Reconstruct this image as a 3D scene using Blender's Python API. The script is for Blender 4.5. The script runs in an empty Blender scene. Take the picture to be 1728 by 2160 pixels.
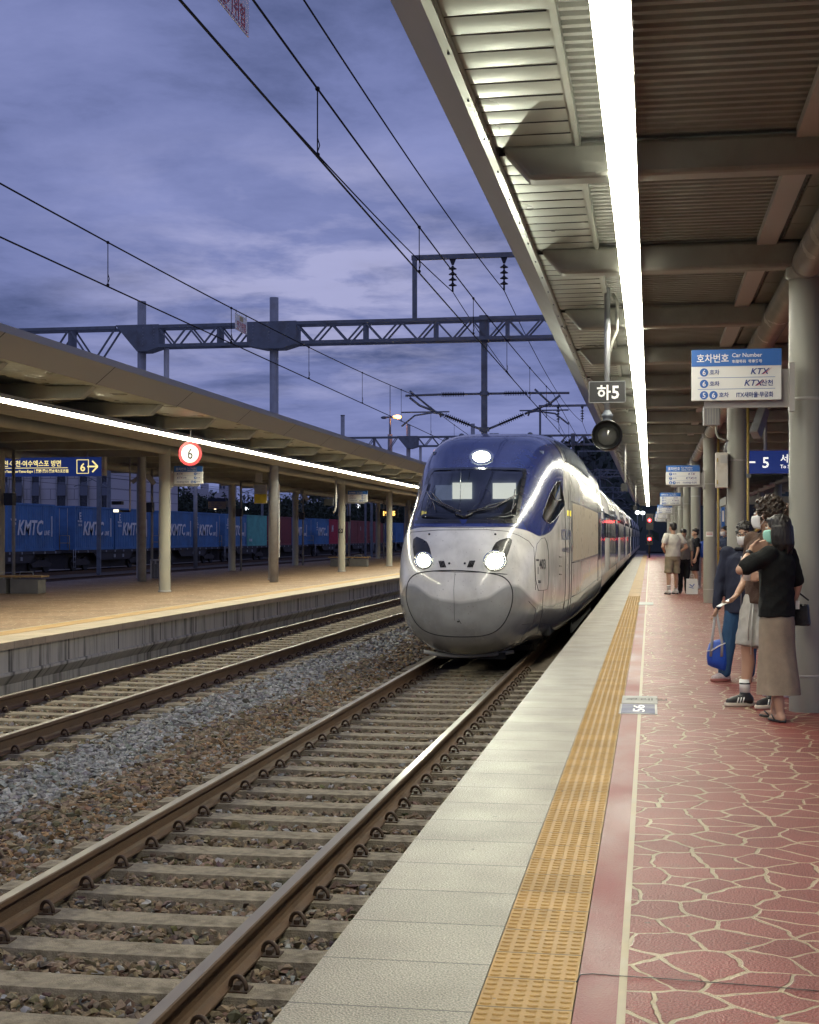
import bpy, bmesh, math, random
import numpy as np
from mathutils import Vector, Matrix
R = math.radians
SC = bpy.context.scene
COL = SC.collection
random.seed(7)
RNG = np.random.default_rng(11)

# ------------------------------------------------------------------ camera, sky, sun, exposure
YAW = R(9.61)
CAMZ, FPX = 1.5, 3000.0
cd = bpy.data.cameras.new('camera')
cam = bpy.data.objects.new('camera', cd)
COL.objects.link(cam)
cam.location = (0, 0, CAMZ)
cam.rotation_euler = (R(90), 0, YAW)
cd.sensor_fit = 'HORIZONTAL'
cd.sensor_width = 36
cd.lens = 36 * FPX / 1728
cd.shift_y = 51 / 1728
cd.clip_start = 0.1
cd.clip_end = 5000
SC.camera = cam
SC.view_settings.view_transform = 'Standard'
SC.view_settings.look = 'None'
SC.view_settings.exposure = 0.26
SC.view_settings.gamma = 1.0
SC.render.engine = 'CYCLES'
SC.cycles.max_bounces = 6
SC.cycles.diffuse_bounces = 3
SC.cycles.glossy_bounces = 3
SC.cycles.transmission_bounces = 4
SC.cycles.transparent_max_bounces = 8
SC.cycles.sample_clamp_indirect = 4.0
SC.cycles.use_denoising = True
SC.cycles.caustics_reflective = False
SC.cycles.caustics_refractive = False

W = bpy.data.worlds.new('World')
SC.world = W
W.use_nodes = True


def world():
    nt = W.node_tree
    n, l = nt.nodes, nt.links
    n.clear()
    out = n.new('ShaderNodeOutputWorld')
    tc = n.new('ShaderNodeTexCoord')
    sky = n.new('ShaderNodeTexSky')
    sky.sky_type = 'NISHITA'
    sky.sun_disc = False
    sky.sun_elevation = R(1.0)
    sky.sun_rotation = R(-40)
    sky.air_density = 2.0
    sky.ozone_density = 6.0
    bgs = n.new('ShaderNodeBackground')
    bgs.inputs['Strength'].default_value = 0.05
    l.new(sky.outputs[0], bgs.inputs[0])
    sep = n.new('ShaderNodeSeparateXYZ')
    l.new(tc.outputs['Generated'], sep.inputs[0])

    def m(op, a, b=None, c=None):
        k = n.new('ShaderNodeMath')
        k.operation = op
        for i, v in enumerate((a, b, c)):
            if v is None:
                continue
            if isinstance(v, (int, float)):
                k.inputs[i].default_value = v
            else:
                l.new(v, k.inputs[i])
        return k.outputs[0]
    z = m('MAXIMUM', sep.outputs[2], 0.0)
    k = m('DIVIDE', 1.0, m('ADD', z, 0.10))
    cx = m('MULTIPLY', sep.outputs[0], k)
    cy = m('MULTIPLY', sep.outputs[1], k)
    cmb = n.new('ShaderNodeCombineXYZ')
    l.new(cx, cmb.inputs[0])
    l.new(cy, cmb.inputs[1])
    cmb.inputs[2].default_value = 3.7

    def noise(scale, det, rough, dist, off):
        mp = n.new('ShaderNodeMapping')
        mp.inputs['Location'].default_value = off
        l.new(cmb.outputs[0], mp.inputs[0])
        t = n.new('ShaderNodeTexNoise')
        t.inputs['Scale'].default_value = scale
        t.inputs['Detail'].default_value = det
        t.inputs['Roughness'].default_value = rough
        t.inputs['Distortion'].default_value = dist
        l.new(mp.outputs[0], t.inputs['Vector'])
        return t.outputs[0]
    big = noise(0.7, 3, 0.5, 0.3, (2.2, 0.4, 0))
    mid = noise(1.9, 7, 0.62, 0.15, (5.0, 1.3, 0))
    cl = m('ADD', m('MULTIPLY', big, 0.45), m('MULTIPLY', mid, 0.55))
    ramp = n.new('ShaderNodeValToRGB')
    r = ramp.color_ramp
    r.elements[0].position = 0.38
    r.elements[0].color = (0.070, 0.090, 0.198, 1)
    r.elements[1].position = 0.63
    r.elements[1].color = (0.195, 0.222, 0.43, 1)
    e = r.elements.new(0.5)
    e.color = (0.142, 0.168, 0.345, 1)
    l.new(cl, ramp.inputs[0])
    # thin, bright breaks low over the station
    low = m('MULTIPLY', m('GREATER_THAN', z, 0.0), 1.0)
    band = m('SUBTRACT', 1.0, m('MULTIPLY', m('ABSOLUTE', m('SUBTRACT', z, 0.175)), 9.0))
    band = m('MAXIMUM', band, 0.0)
    ex = m('SUBTRACT', 1.0, m('MULTIPLY', m('ABSOLUTE', m('SUBTRACT', sep.outputs[0], -0.22)), 5.0))
    ex = m('MAXIMUM', ex, 0.0)
    fine = noise(2.6, 6, 0.6, 0.2, (9.0, 2.0, 0))
    fr = n.new('ShaderNodeMapRange')
    fr.inputs[1].default_value = 0.44
    fr.inputs[2].default_value = 0.74
    l.new(fine, fr.inputs[0])
    brk = m('MULTIPLY', m('MULTIPLY', m('MULTIPLY', band, ex), fr.outputs[0]), low)
    mix = n.new('ShaderNodeMixRGB')
    l.new(m('MINIMUM', m('MULTIPLY', brk, 1.4), 0.6), mix.inputs[0])
    l.new(ramp.outputs[0], mix.inputs[1])
    mix.inputs[2].default_value = (0.42, 0.42, 0.62, 1)
    bgc = n.new('ShaderNodeBackground')
    bgc.inputs['Strength'].default_value = 1.12
    l.new(mix.outputs[0], bgc.inputs[0])
    add = n.new('ShaderNodeAddShader')
    l.new(bgs.outputs[0], add.inputs[0])
    l.new(bgc.outputs[0], add.inputs[1])
    l.new(bgc.outputs[0], out.inputs[0])
    ms = n.new('ShaderNodeMixShader')
    ms.inputs[0].default_value = 0.06
    l.new(bgc.outputs[0], ms.inputs[1])
    l.new(bgs.outputs[0], ms.inputs[2])
    l.new(ms.outputs[0], out.inputs[0])


world()
sd = bpy.data.lights.new('sun', 'SUN')
sd.energy = 0.08
sd.angle = R(20)
sd.color = (1.0, 0.9, 0.85)
sun = bpy.data.objects.new('sun', sd)
COL.objects.link(sun)
sun.rotation_euler = (R(80), 0, R(40))

# ------------------------------------------------------------------ pixel <-> world helpers (photo 1728x2160)
S_, C_ = math.sin(YAW), math.cos(YAW)


def raydir(px, py):
    a, b = (px - 864) / FPX, (1131 - py) / FPX
    return Vector((-S_ + a * C_, C_ + a * S_, b))


def at_depth(px, py, d):
    v = raydir(px, py) * d
    return Vector((v.x, v.y, v.z + CAMZ))


def at_x(px, X):
    v = raydir(px, 0)
    return v.y * X / v.x


def at_z(px, py, Z):
    v = raydir(px, py)
    k = (Z - CAMZ) / v.z
    return Vector((v.x * k, v.y * k, Z))


def at_y(px, py, Y):
    v = raydir(px, py)
    k = Y / v.y
    return Vector((v.x * k, Y, CAMZ + v.z * k))


# ------------------------------------------------------------------ mesh builder
class MB:
    def __init__(s):
        s.v, s.f, s.mi, s.sm = [], [], [], []

    def add(s, vs, fs, mi=0, smooth=False):
        b = len(s.v)
        s.v.extend(tuple(p) for p in vs)
        for f in fs:
            s.f.append(tuple(i + b for i in f))
            s.mi.append(mi)
            s.sm.append(smooth)
        return b

    def box(s, x0, x1, y0, y1, z0, z1, mi=0):
        vs = [(x, y, z) for z in (z0, z1) for y in (y0, y1) for x in (x0, x1)]
        s.add(vs, [(0, 2, 3, 1), (4, 5, 7, 6), (0, 1, 5, 4), (2, 6, 7, 3), (0, 4, 6, 2), (1, 3, 7, 5)], mi)
        return s

    def cbox(s, c, size, mi=0):
        return s.box(c[0] - size[0] / 2, c[0] + size[0] / 2, c[1] - size[1] / 2, c[1] + size[1] / 2, c[2] - size[2] / 2, c[2] + size[2] / 2, mi)

    def prism(s, poly, axis, a, b, mi=0, smooth=False):
        """poly: 2-D outline; extruded from a to b along axis 'x','y' or 'z' (poly in the two other axes, in xyz order)."""
        def P(u, v, t):
            return {'x': (t, u, v), 'y': (u, t, v), 'z': (u, v, t)}[axis]
        n = len(poly)
        vs = [P(u, v, a) for u, v in poly] + [P(u, v, b) for u, v in poly]
        base = len(s.v)
        fs = [(i, (i + 1) % n, n + (i + 1) % n, n + i) for i in range(n)]
        s.add(vs, fs, mi, smooth)
        s.f.append(tuple(base + i for i in range(n))[::-1]); s.mi.append(mi); s.sm.append(False)
        s.f.append(tuple(base + n + i for i in range(n))); s.mi.append(mi); s.sm.append(False)
        return s

    def tube(s, pts, r, n=8, mi=0, cap=True, smooth=True, flat=None):
        """round tube through pts; r a number or one per point; flat=(sx,sy) squashes."""
        pts = [Vector(p) for p in pts]
        rs = r if isinstance(r, (list, tuple)) else [r] * len(pts)
        t0 = (pts[1] - pts[0]).normalized()
        up = Vector((0, 0, 1)) if abs(t0.z) < 0.95 else Vector((0, 1, 0))
        a = t0.cross(up).normalized()
        rings = []
        for i, p in enumerate(pts):
            if i == 0:
                t = pts[1] - pts[0]
            elif i == len(pts) - 1:
                t = pts[-1] - pts[-2]
            else:
                t = (pts[i + 1] - pts[i]).normalized() + (pts[i] - pts[i - 1]).normalized()
            t = t.normalized() if t.length > 1e-9 else t0
            a = (a - t * a.dot(t))
            a = a.normalized() if a.length > 1e-6 else t.orthogonal().normalized()
            b = t.cross(a)
            sx, sy = flat or (1, 1)
            rings.append([p + a * (math.cos(2 * math.pi * k / n) * rs[i] * sx) + b * (math.sin(2 * math.pi * k / n) * rs[i] * sy) for k in range(n)])
        base = len(s.v)
        s.loft(rings, mi, smooth)
        if cap:
            s.f.append(tuple(base + k for k in range(n))[::-1]); s.mi.append(mi); s.sm.append(False)
            e = base + n * (len(pts) - 1)
            s.f.append(tuple(e + k for k in range(n))); s.mi.append(mi); s.sm.append(False)
        return s

    def loft(s, rings, mi=0, smooth=True, closed=True):
        n = len(rings[0])
        vs = [p for r in rings for p in r]
        fs = []
        for i in range(len(rings) - 1):
            for k in range(n if closed else n - 1):
                k2 = (k + 1) % n
                fs.append((i * n + k, i * n + k2, (i + 1) * n + k2, (i + 1) * n + k))
        return s.add(vs, fs, mi, smooth)

    def lathe(s, prof, c, n=16, mi=0, axis='z', smooth=True):
        rings = []
        for r, h in prof:
            ring = []
            for k in range(n):
                a = 2 * math.pi * k / n
                u, v = r * math.cos(a), r * math.sin(a)
                p = {'z': (u, v, h), 'y': (u, h, v), 'x': (h, u, v)}[axis]
                ring.append((c[0] + p[0], c[1] + p[1], c[2] + p[2]))
            rings.append(ring)
        s.loft(rings, mi, smooth)
        return s

    def cyl(s, c, r, h, n=16, mi=0, axis='z', smooth=True):
        return s.lathe([(1e-4, 0), (r, 0), (r, 0), (r, h), (r, h), (1e-4, h)], c, n, mi, axis, smooth) if False else s._cyl(c, r, h, n, mi, axis, smooth)

    def _cyl(s, c, r, h, n, mi, axis, smooth):
        d = {'z': (0, 0, h), 'y': (0, h, 0), 'x': (h, 0, 0)}[axis]
        return s.tube([c, (c[0] + d[0], c[1] + d[1], c[2] + d[2])], r, n, mi, True, smooth)

    def bar(s, p0, p1, w, h=None, mi=0):
        """square bar between two points"""
        h = h or w
        p0, p1 = Vector(p0), Vector(p1)
        t = (p1 - p0).normalized()
        up = Vector((0, 0, 1)) if abs(t.z) < 0.98 else Vector((0, 1, 0))
        a = t.cross(up).normalized() * (w / 2)
        b = a.cross(t).normalized() * (h / 2)
        vs = []
        for p in (p0, p1):
            vs += [p - a - b, p + a - b, p + a + b, p - a + b]
        s.add(vs, [(3, 2, 1, 0), (4, 5, 6, 7), (0, 1, 5, 4), (1, 2, 6, 5), (2, 3, 7, 6), (3, 0, 4, 7)], mi)
        return s

    def grid(s, rows, mi=0, smooth=True):
        return s.loft(rows, mi, smooth, closed=False)

    def ball(s, c, r, n=10, mi=0, sc=(1, 1, 1)):
        prof = [(max(1e-4, math.sin(math.pi * i / n)) * 1.0, -math.cos(math.pi * i / n)) for i in range(n + 1)]
        rings = [[(c[0] + r * sc[0] * q * math.cos(2 * math.pi * k / (n + 4)), c[1] + r * sc[1] * q * math.sin(2 * math.pi * k / (n + 4)), c[2] + r * sc[2] * h) for k in range(n + 4)] for q, h in prof]
        s.loft(rings, mi, True)
        return s

    def mesh(s, name, mats):
        me = bpy.data.meshes.new(name)
        me.from_pydata(s.v, [], s.f)
        for m in (mats if isinstance(mats, (list, tuple)) else [mats]):
            me.materials.append(m)
        me.polygons.foreach_set('material_index', s.mi)
        me.polygons.foreach_set('use_smooth', s.sm)
        me.update()
        return me

    def build(s, name, mats, parent=None, loc=None, bevel=0, fixn=False):
        me = s.mesh(name, mats)
        if fixn:
            b = bmesh.new(); b.from_mesh(me)
            bmesh.ops.recalc_face_normals(b, faces=b.faces)
            b.to_mesh(me); b.free()
        return link(name, me, parent, loc, bevel)


def link(name, me, parent=None, loc=None, bevel=0):
    o = bpy.data.objects.new(name, me)
    COL.objects.link(o)
    if parent is not None:
        o.parent = parent
        # geometry given in world space: undo the parent's own place (parents are unrotated Empties unless noted)
        if loc is None and not parent.get('_local'):
            o.matrix_parent_inverse = Matrix.Translation(parent_world(parent)).inverted()
        if parent.get('_local'):
            o['_local'] = 1
    if loc is not None:
        o.location = loc
    if bevel:
        b = o.modifiers.new('edge', 'BEVEL')
        b.width = bevel
        b.segments = 2
        b.limit_method = 'ANGLE'
    return o


def parent_world(p):
    v = Vector((0, 0, 0))
    while p is not None:
        v += Vector(p.location) + (p.matrix_parent_inverse.to_translation() if p.parent else Vector((0, 0, 0)))
        p = p.parent
    return v


def thing(name, label, cat, loc=(0, 0, 0), rz=0, group=None, local=False):
    o = bpy.data.objects.new(name, None)
    COL.objects.link(o)
    o.location = loc
    o.rotation_euler = (0, 0, rz)
    o.empty_display_size = 0.2
    if local:
        o['_local'] = 1
    return tag(o, label, cat, group)


def tag(o, label=None, cat=None, group=None, kind=None):
    if label: o['label'] = label
    if cat: o['category'] = cat
    if group: o['group'] = group
    if kind: o['kind'] = kind
    return o


def struct(o, label=None):
    o['kind'] = 'structure'
    if label: o['label'] = label
    return o


def dup(o, loc=None, label=None, parent=None, rz=None):
    c = o.copy()
    COL.objects.link(c)
    if parent is not None:
        c.parent = parent
        c.matrix_parent_inverse = o.matrix_parent_inverse
    if loc is not None:
        c.location = loc
    if rz is not None:
        c.rotation_euler = (0, 0, rz)
    if label:
        c['label'] = label
    for ch in list(o.children):
        dup(ch, parent=c)
    return c


# ------------------------------------------------------------------ materials
def _in(b, k, v):
    if k in b.inputs:
        b.inputs[k].default_value = v


def mat(name, col, rough=0.6, metal=0.0, var=0.12, vscale=4.0, bump=0.0, bscale=60.0, emit=None, estr=0.0, dirt=None, dscale=1.5, spec=0.5, coat=0.0, stretch=(1, 1, 1), rvar=0.1):
    m = bpy.data.materials.new(name)
    m.use_nodes = True
    n, l = m.node_tree.nodes, m.node_tree.links
    b = n['Principled BSDF']
    b.inputs['Roughness'].default_value = rough
    b.inputs['Metallic'].default_value = metal
    _in(b, 'Specular IOR Level', spec)
    _in(b, 'Coat Weight', coat)
    _in(b, 'Coat Roughness', 0.05)
    c4 = (*col, 1)
    tc = n.new('ShaderNodeTexCoord')
    mp = n.new('ShaderNodeMapping')
    mp.inputs['Scale'].default_value = stretch
    l.new(tc.outputs['Object'], mp.inputs[0])
    src = None
    if var > 0:
        t = n.new('ShaderNodeTexNoise')
        t.inputs['Scale'].default_value = vscale
        t.inputs['Detail'].default_value = 5
        l.new(mp.outputs[0], t.inputs['Vector'])
        mr = n.new('ShaderNodeMapRange')
        mr.inputs[1].default_value, mr.inputs[2].default_value = 0.3, 0.7
        mr.inputs[3].default_value, mr.inputs[4].default_value = 1 - var, 1 + var
        l.new(t.outputs[0], mr.inputs[0])
        mx = n.new('ShaderNodeVectorMath')
        mx.operation = 'SCALE'
        mx.inputs[0].default_value = col
        l.new(mr.outputs[0], mx.inputs['Scale'])
        src = mx.outputs[0]
        if rvar:
            rr = n.new('ShaderNodeMapRange')
            rr.inputs[1].default_value, rr.inputs[2].default_value = 0.3, 0.7
            rr.inputs[3].default_value, rr.inputs[4].default_value = max(0.02, rough - rvar), min(1, rough + rvar)
            l.new(t.outputs[0], rr.inputs[0])
            l.new(rr.outputs[0], b.inputs['Roughness'])
    if dirt is not None:
        t2 = n.new('ShaderNodeTexNoise')
        t2.inputs['Scale'].default_value = dscale
        t2.inputs['Detail'].default_value = 7
        t2.inputs['Roughness'].default_value = 0.65
        l.new(mp.outputs[0], t2.inputs['Vector'])
        r2 = n.new('ShaderNodeMapRange')
        r2.inputs[1].default_value, r2.inputs[2].default_value = 0.50, 0.68
        r2.inputs[4].default_value = dirt[3] if len(dirt) > 3 else 0.6
        l.new(t2.outputs[0], r2.inputs[0])
        mix = n.new('ShaderNodeMixRGB')
        l.new(r2.outputs[0], mix.inputs[0])
        if src is None:
            mix.inputs[1].default_value = c4
        else:
            l.new(src, mix.inputs[1])
        mix.inputs[2].default_value = (*dirt[:3], 1)
        src = mix.outputs[0]
    if src is not None:
        l.new(src, b.inputs['Base Color'])
    else:
        b.inputs['Base Color'].default_value = c4
    if bump > 0:
        t3 = n.new('ShaderNodeTexNoise')
        t3.inputs['Scale'].default_value = bscale
        t3.inputs['Detail'].default_value = 3
        l.new(mp.outputs[0], t3.inputs['Vector'])
        bp = n.new('ShaderNodeBump')
        bp.inputs['Strength'].default_value = bump
        bp.inputs['Distance'].default_value = 0.01
        l.new(t3.outputs[0], bp.inputs['Height'])
        l.new(bp.outputs[0], b.inputs['Normal'])
    if emit is not None:
        b.inputs['Emission Color'].default_value = (*emit, 1)
        b.inputs['Emission Strength'].default_value = estr
    return m


M = {}
M['steel'] = mat('canopy_steel', (0.315, 0.322, 0.285), 0.5, 0.0, 0.12, 2.0, 0.05, 80, dirt=(0.17, 0.155, 0.12, 0.5), dscale=1.2)
M['column'] = mat('column_paint', (0.315, 0.315, 0.275), 0.42, 0.0, 0.08, 3.0, 0.08, 90, dirt=(0.22, 0.21, 0.17, 0.35), dscale=1.5, stretch=(1, 1, 0.5))
M['column_far'] = mat('far_column_lit_paint', (0.43, 0.42, 0.345), 0.45, 0.0, 0.08, 3.0, 0.08, 90, dirt=(0.27, 0.25, 0.19, 0.35), dscale=1.5, stretch=(1, 1, 0.5))  # lighter copy of the column paint, brighter lighting put into the colour
M['pipe'] = mat('roof_pipe_paint', (0.40, 0.38, 0.33), 0.24, 0.35, 0.08, 3.0, rvar=.05)
M['panel'] = mat('ceiling_panel', (0.30, 0.29, 0.25), 0.4, 0.2, 0.1, 2.0)
M['deck'] = mat('roof_deck_paint', (0.275, 0.285, 0.255), 0.6, 0.0, 0.12, 2.5, 0, dirt=(0.18, 0.175, 0.15, 0.6), dscale=0.9)
M['fascia'] = mat('fascia_panel', (0.34, 0.325, 0.29), 0.55, 0.0, 0.06, 1.0)
M['soffit'] = mat('soffit_aluminium', (0.40, 0.43, 0.385), 0.34, 0.3, 0.08, 1.5, dirt=(0.4, 0.38, 0.32, 0.4), dscale=1.3)
M['galv'] = mat('galvanised_steel', (0.34, 0.35, 0.37), 0.5, 0.25, 0.12, 6.0, dirt=(0.24, 0.22, 0.21, 0.5), dscale=2.5)
M['galv_dark'] = mat('weathered_steel', (0.16, 0.18, 0.21), 0.55, 0.2, 0.15, 5.0, dirt=(0.10, 0.095, 0.09, 0.6), dscale=3)
M['wire'] = mat('wire_metal', (0.02, 0.02, 0.024), 0.8, 0.0, 0.0, spec=0.1)
M['black'] = mat('black_plastic', (0.015, 0.015, 0.017), 0.45, 0, 0.1)
M['dark'] = mat('dark_steel', (0.03, 0.03, 0.033), 0.6, 0.2, 0.15)
M['white'] = mat('white_paint', (0.74, 0.74, 0.71), 0.45, 0, 0.05)
M['sign_white'] = mat('sign_white', (0.72, 0.72, 0.70), 0.35, 0, 0.03)
M['sign_blue'] = mat('sign_blue', (0.035, 0.14, 0.46), 0.35, 0, 0.04)
M['navy_text'] = mat('navy_lettering', (0.03, 0.06, 0.24), 0.4, 0, 0.0)
M['white_text'] = mat('white_lettering', (0.8, 0.8, 0.8), 0.4, 0, 0.0)
M['red_text'] = mat('red_lettering', (0.45, 0.02, 0.03), 0.4, 0, 0.0)
M['bracket'] = mat('bracket_paint', (0.45, 0.44, 0.42), 0.45, 0, 0.08)
M['concrete'] = mat('sleeper_concrete', (0.265, 0.228, 0.172), 0.92, 0, 0.28, 16, 0.9, 110, dirt=(0.10, 0.078, 0.054, 0.85), dscale=6, spec=.25)
M['rust'] = mat('rusty_rail', (0.115, 0.066, 0.036), 0.7, 0.1, 0.25, 10, 0.25, 60, dirt=(0.055, 0.035, 0.024, 0.7), dscale=5, stretch=(3, .6, 3))
M['railtop'] = mat('worn_rail_head', (0.20, 0.165, 0.14), 0.38, 0.6, 0.15, 6, stretch=(6, 0.5, 1), rvar=0.04)
M['clip'] = mat('rail_clip_steel', (0.075, 0.048, 0.032), 0.6, 0.3, 0.3, 30)
M['led_side'] = mat('lit_tube_side', (0.8, 0.8, 0.8), 0.5, 0, 0, emit=(0.93, 1.0, 0.85), estr=1.2)
M['led_far'] = mat('lit_far_tube_diffuser', (0.8, 0.8, 0.8), 0.5, 0, 0, emit=(1.0, 0.955, 0.72), estr=92.0)
M['led'] = mat('lit_tube_diffuser', (0.8, 0.8, 0.8), 0.5, 0, 0, emit=(1.0, 0.965, 0.79), estr=37.0)


# ------------------------------------------------------------------ lettering
def text_mesh(items, mat_, bold=0.0, depth=0.002):
    """items: (string, x, z, size, align, shear, xscale) in a plane facing -Y. Returns a MB."""
    mb = MB()
    for it in items:
        s, x, z, size, al = it[:5]
        shear = it[5] if len(it) > 5 else 0
        xs = it[6] if len(it) > 6 else 1
        c = bpy.data.curves.new('t', 'FONT')
        c.body = s
        c.size = size
        c.align_x = al
        c.shear = shear
        c.extrude = depth / 2
        c.offset = bold * size
        c.resolution_u = 2
        o = bpy.data.objects.new('t', c)
        me = o.to_mesh()
        mb.add([(x + v.co.x * xs, -v.co.z, z + v.co.y) for v in me.vertices], [tuple(p.vertices) for p in me.polygons])
        o.to_mesh_clear()
        bpy.data.objects.remove(o)
        bpy.data.curves.remove(c)
    return mb


def shift(mb, dx, dy, dz):
    mb.v = [(a + dx, b + dy, c + dz) for a, b, c in mb.v]
    return mb
# ------------------------------------------------------------------ ground, ballast, platforms, tracks
RAILZ, T1 = -0.53, -2.83          # near track: rail-top height and centre line
RAILZ2, T2 = -0.42, -6.90         # second track
P2Z, P2X = 0.10, -8.50            # far platform: height and edge
GAUGE = 0.7525


def spotted(nt, src, scale=5.0, size=0.035, dark=(.05, .045, .04), stain=.28):
    """dark chewing-gum spots and a few blotchy stains over a colour"""
    n, l = nt.nodes, nt.links
    tc = n.new('ShaderNodeTexCoord')
    v = n.new('ShaderNodeTexVoronoi'); v.voronoi_dimensions = '2D'; v.inputs['Scale'].default_value = scale
    l.new(tc.outputs['Object'], v.inputs['Vector'])
    sp = n.new('ShaderNodeSeparateColor'); l.new(v.outputs['Color'], sp.inputs[0])
    th = n.new('ShaderNodeMath'); th.operation = 'MULTIPLY'; l.new(sp.outputs[0], th.inputs[0]); th.inputs[1].default_value = size * 2
    lt = n.new('ShaderNodeMath'); lt.operation = 'LESS_THAN'; l.new(v.outputs['Distance'], lt.inputs[0]); l.new(th.outputs[0], lt.inputs[1])
    k = n.new('ShaderNodeMath'); k.operation = 'GREATER_THAN'; l.new(sp.outputs[1], k.inputs[0]); k.inputs[1].default_value = .72
    a = n.new('ShaderNodeMath'); a.operation = 'MULTIPLY'; l.new(lt.outputs[0], a.inputs[0]); l.new(k.outputs[0], a.inputs[1])
    a2 = n.new('ShaderNodeMath'); a2.operation = 'MULTIPLY'; l.new(a.outputs[0], a2.inputs[0]); a2.inputs[1].default_value = .6
    t = n.new('ShaderNodeTexNoise'); t.inputs['Scale'].default_value = 3.3; t.inputs['Detail'].default_value = 8; t.inputs['Roughness'].default_value = .7
    l.new(tc.outputs['Object'], t.inputs['Vector'])
    r = n.new('ShaderNodeMapRange'); r.inputs[1].default_value, r.inputs[2].default_value, r.inputs[4].default_value = .56, .74, stain
    l.new(t.outputs[0], r.inputs[0])
    mx = n.new('ShaderNodeMath'); mx.operation = 'MAXIMUM'; l.new(a2.outputs[0], mx.inputs[0]); l.new(r.outputs[0], mx.inputs[1])
    m = n.new('ShaderNodeMixRGB'); l.new(mx.outputs[0], m.inputs[0]); l.new(src, m.inputs[1]); m.inputs[2].default_value = (*dark, 1)
    return m.outputs[0]


def paving_mat(name, stone, stone2, line, scale=4.4, lw=0.031, rough=0.36, bump=0.5, dist=0.10):
    m = bpy.data.materials.new(name)
    m.use_nodes = True
    n, l = m.node_tree.nodes, m.node_tree.links
    b = n['Principled BSDF']
    tc = n.new('ShaderNodeTexCoord')
    ns = n.new('ShaderNodeTexNoise')
    ns.inputs['Scale'].default_value = 5.0
    ns.inputs['Detail'].default_value = 2
    l.new(tc.outputs['Object'], ns.inputs['Vector'])
    off = n.new('ShaderNodeVectorMath'); off.operation = 'SUBTRACT'
    l.new(ns.outputs['Color'], off.inputs[0]); off.inputs[1].default_value = (0.5, 0.5, 0.5)
    sc = n.new('ShaderNodeVectorMath'); sc.operation = 'SCALE'; sc.inputs['Scale'].default_value = dist
    l.new(off.outputs[0], sc.inputs[0])
    ad = n.new('ShaderNodeVectorMath'); ad.operation = 'ADD'
    l.new(tc.outputs['Object'], ad.inputs[0]); l.new(sc.outputs[0], ad.inputs[1])
    v = n.new('ShaderNodeTexVoronoi'); v.voronoi_dimensions = '2D'; v.feature = 'DISTANCE_TO_EDGE'
    v.inputs['Scale'].default_value = scale
    v.inputs['Randomness'].default_value = 0.95
    l.new(ad.outputs[0], v.inputs['Vector'])
    v2 = n.new('ShaderNodeTexVoronoi'); v2.voronoi_dimensions = '2D'; v2.feature = 'F1'
    v2.inputs['Scale'].default_value = scale
    v2.inputs['Randomness'].default_value = 0.95
    l.new(ad.outputs[0], v2.inputs['Vector'])
    wn = n.new('ShaderNodeTexNoise'); wn.inputs['Scale'].default_value = 3.0
    l.new(tc.outputs['Object'], wn.inputs['Vector'])
    wm = n.new('ShaderNodeMapRange'); wm.inputs[1].default_value, wm.inputs[2].default_value = 0.35, 0.65
    wm.inputs[3].default_value, wm.inputs[4].default_value = lw * 0.6, lw * 1.5
    l.new(wn.outputs[0], wm.inputs[0])
    mr = n.new('ShaderNodeMapRange'); mr.interpolation_type = 'SMOOTHSTEP'
    l.new(v.outputs['Distance'], mr.inputs[0])
    l.new(wm.outputs[0], mr.inputs[1])
    a2 = n.new('ShaderNodeMath'); a2.operation = 'ADD'; a2.inputs[1].default_value = 0.016
    l.new(wm.outputs[0], a2.inputs[0]); l.new(a2.outputs[0], mr.inputs[2])
    g = n.new('ShaderNodeTexNoise'); g.inputs['Scale'].default_value = 95; g.inputs['Detail'].default_value = 2
    l.new(tc.outputs['Object'], g.inputs['Vector'])
    mixs = n.new('ShaderNodeMixRGB'); mixs.inputs[1].default_value = (*stone, 1); mixs.inputs[2].default_value = (*stone2, 1)
    sp = n.new('ShaderNodeSeparateColor'); l.new(v2.outputs['Color'], sp.inputs[0])
    gm = n.new('ShaderNodeMath'); gm.operation = 'MULTIPLY_ADD'; gm.inputs[1].default_value = 0.55
    gr = n.new('ShaderNodeMapRange'); gr.inputs[1].default_value, gr.inputs[2].default_value = 0.35, 0.65
    gr.inputs[3].default_value, gr.inputs[4].default_value = -0.3, 0.75
    l.new(g.outputs[0], gr.inputs[0])
    l.new(sp.outputs[0], gm.inputs[0]); l.new(gr.outputs[0], gm.inputs[2])
    l.new(gm.outputs[0], mixs.inputs[0])
    mixl = n.new('ShaderNodeMixRGB')
    l.new(mr.outputs[0], mixl.inputs[0]); mixl.inputs[1].default_value = (*line, 1); l.new(mixs.outputs[0], mixl.inputs[2])
    # worn patches
    dn = n.new('ShaderNodeTexNoise'); dn.inputs['Scale'].default_value = 1.1; dn.inputs['Detail'].default_value = 5
    l.new(tc.outputs['Object'], dn.inputs['Vector'])
    dr = n.new('ShaderNodeMapRange'); dr.inputs[1].default_value, dr.inputs[2].default_value = 0.35, 0.7
    dr.inputs[3].default_value, dr.inputs[4].default_value = 1.12, 0.8
    l.new(dn.outputs[0], dr.inputs[0])
    fin = n.new('ShaderNodeVectorMath'); fin.operation = 'SCALE'
    l.new(mixl.outputs[0], fin.inputs[0]); l.new(dr.outputs[0], fin.inputs['Scale'])
    l.new(spotted(m.node_tree, fin.outputs[0], stain=.22), b.inputs['Base Color'])
    _in(b, 'Specular IOR Level', 0.38)
    rr = n.new('ShaderNodeMapRange'); rr.inputs[3].default_value, rr.inputs[4].default_value = rough - 0.04, rough + 0.14
    l.new(dn.outputs[0], rr.inputs[0]); l.new(rr.outputs[0], b.inputs['Roughness'])
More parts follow.
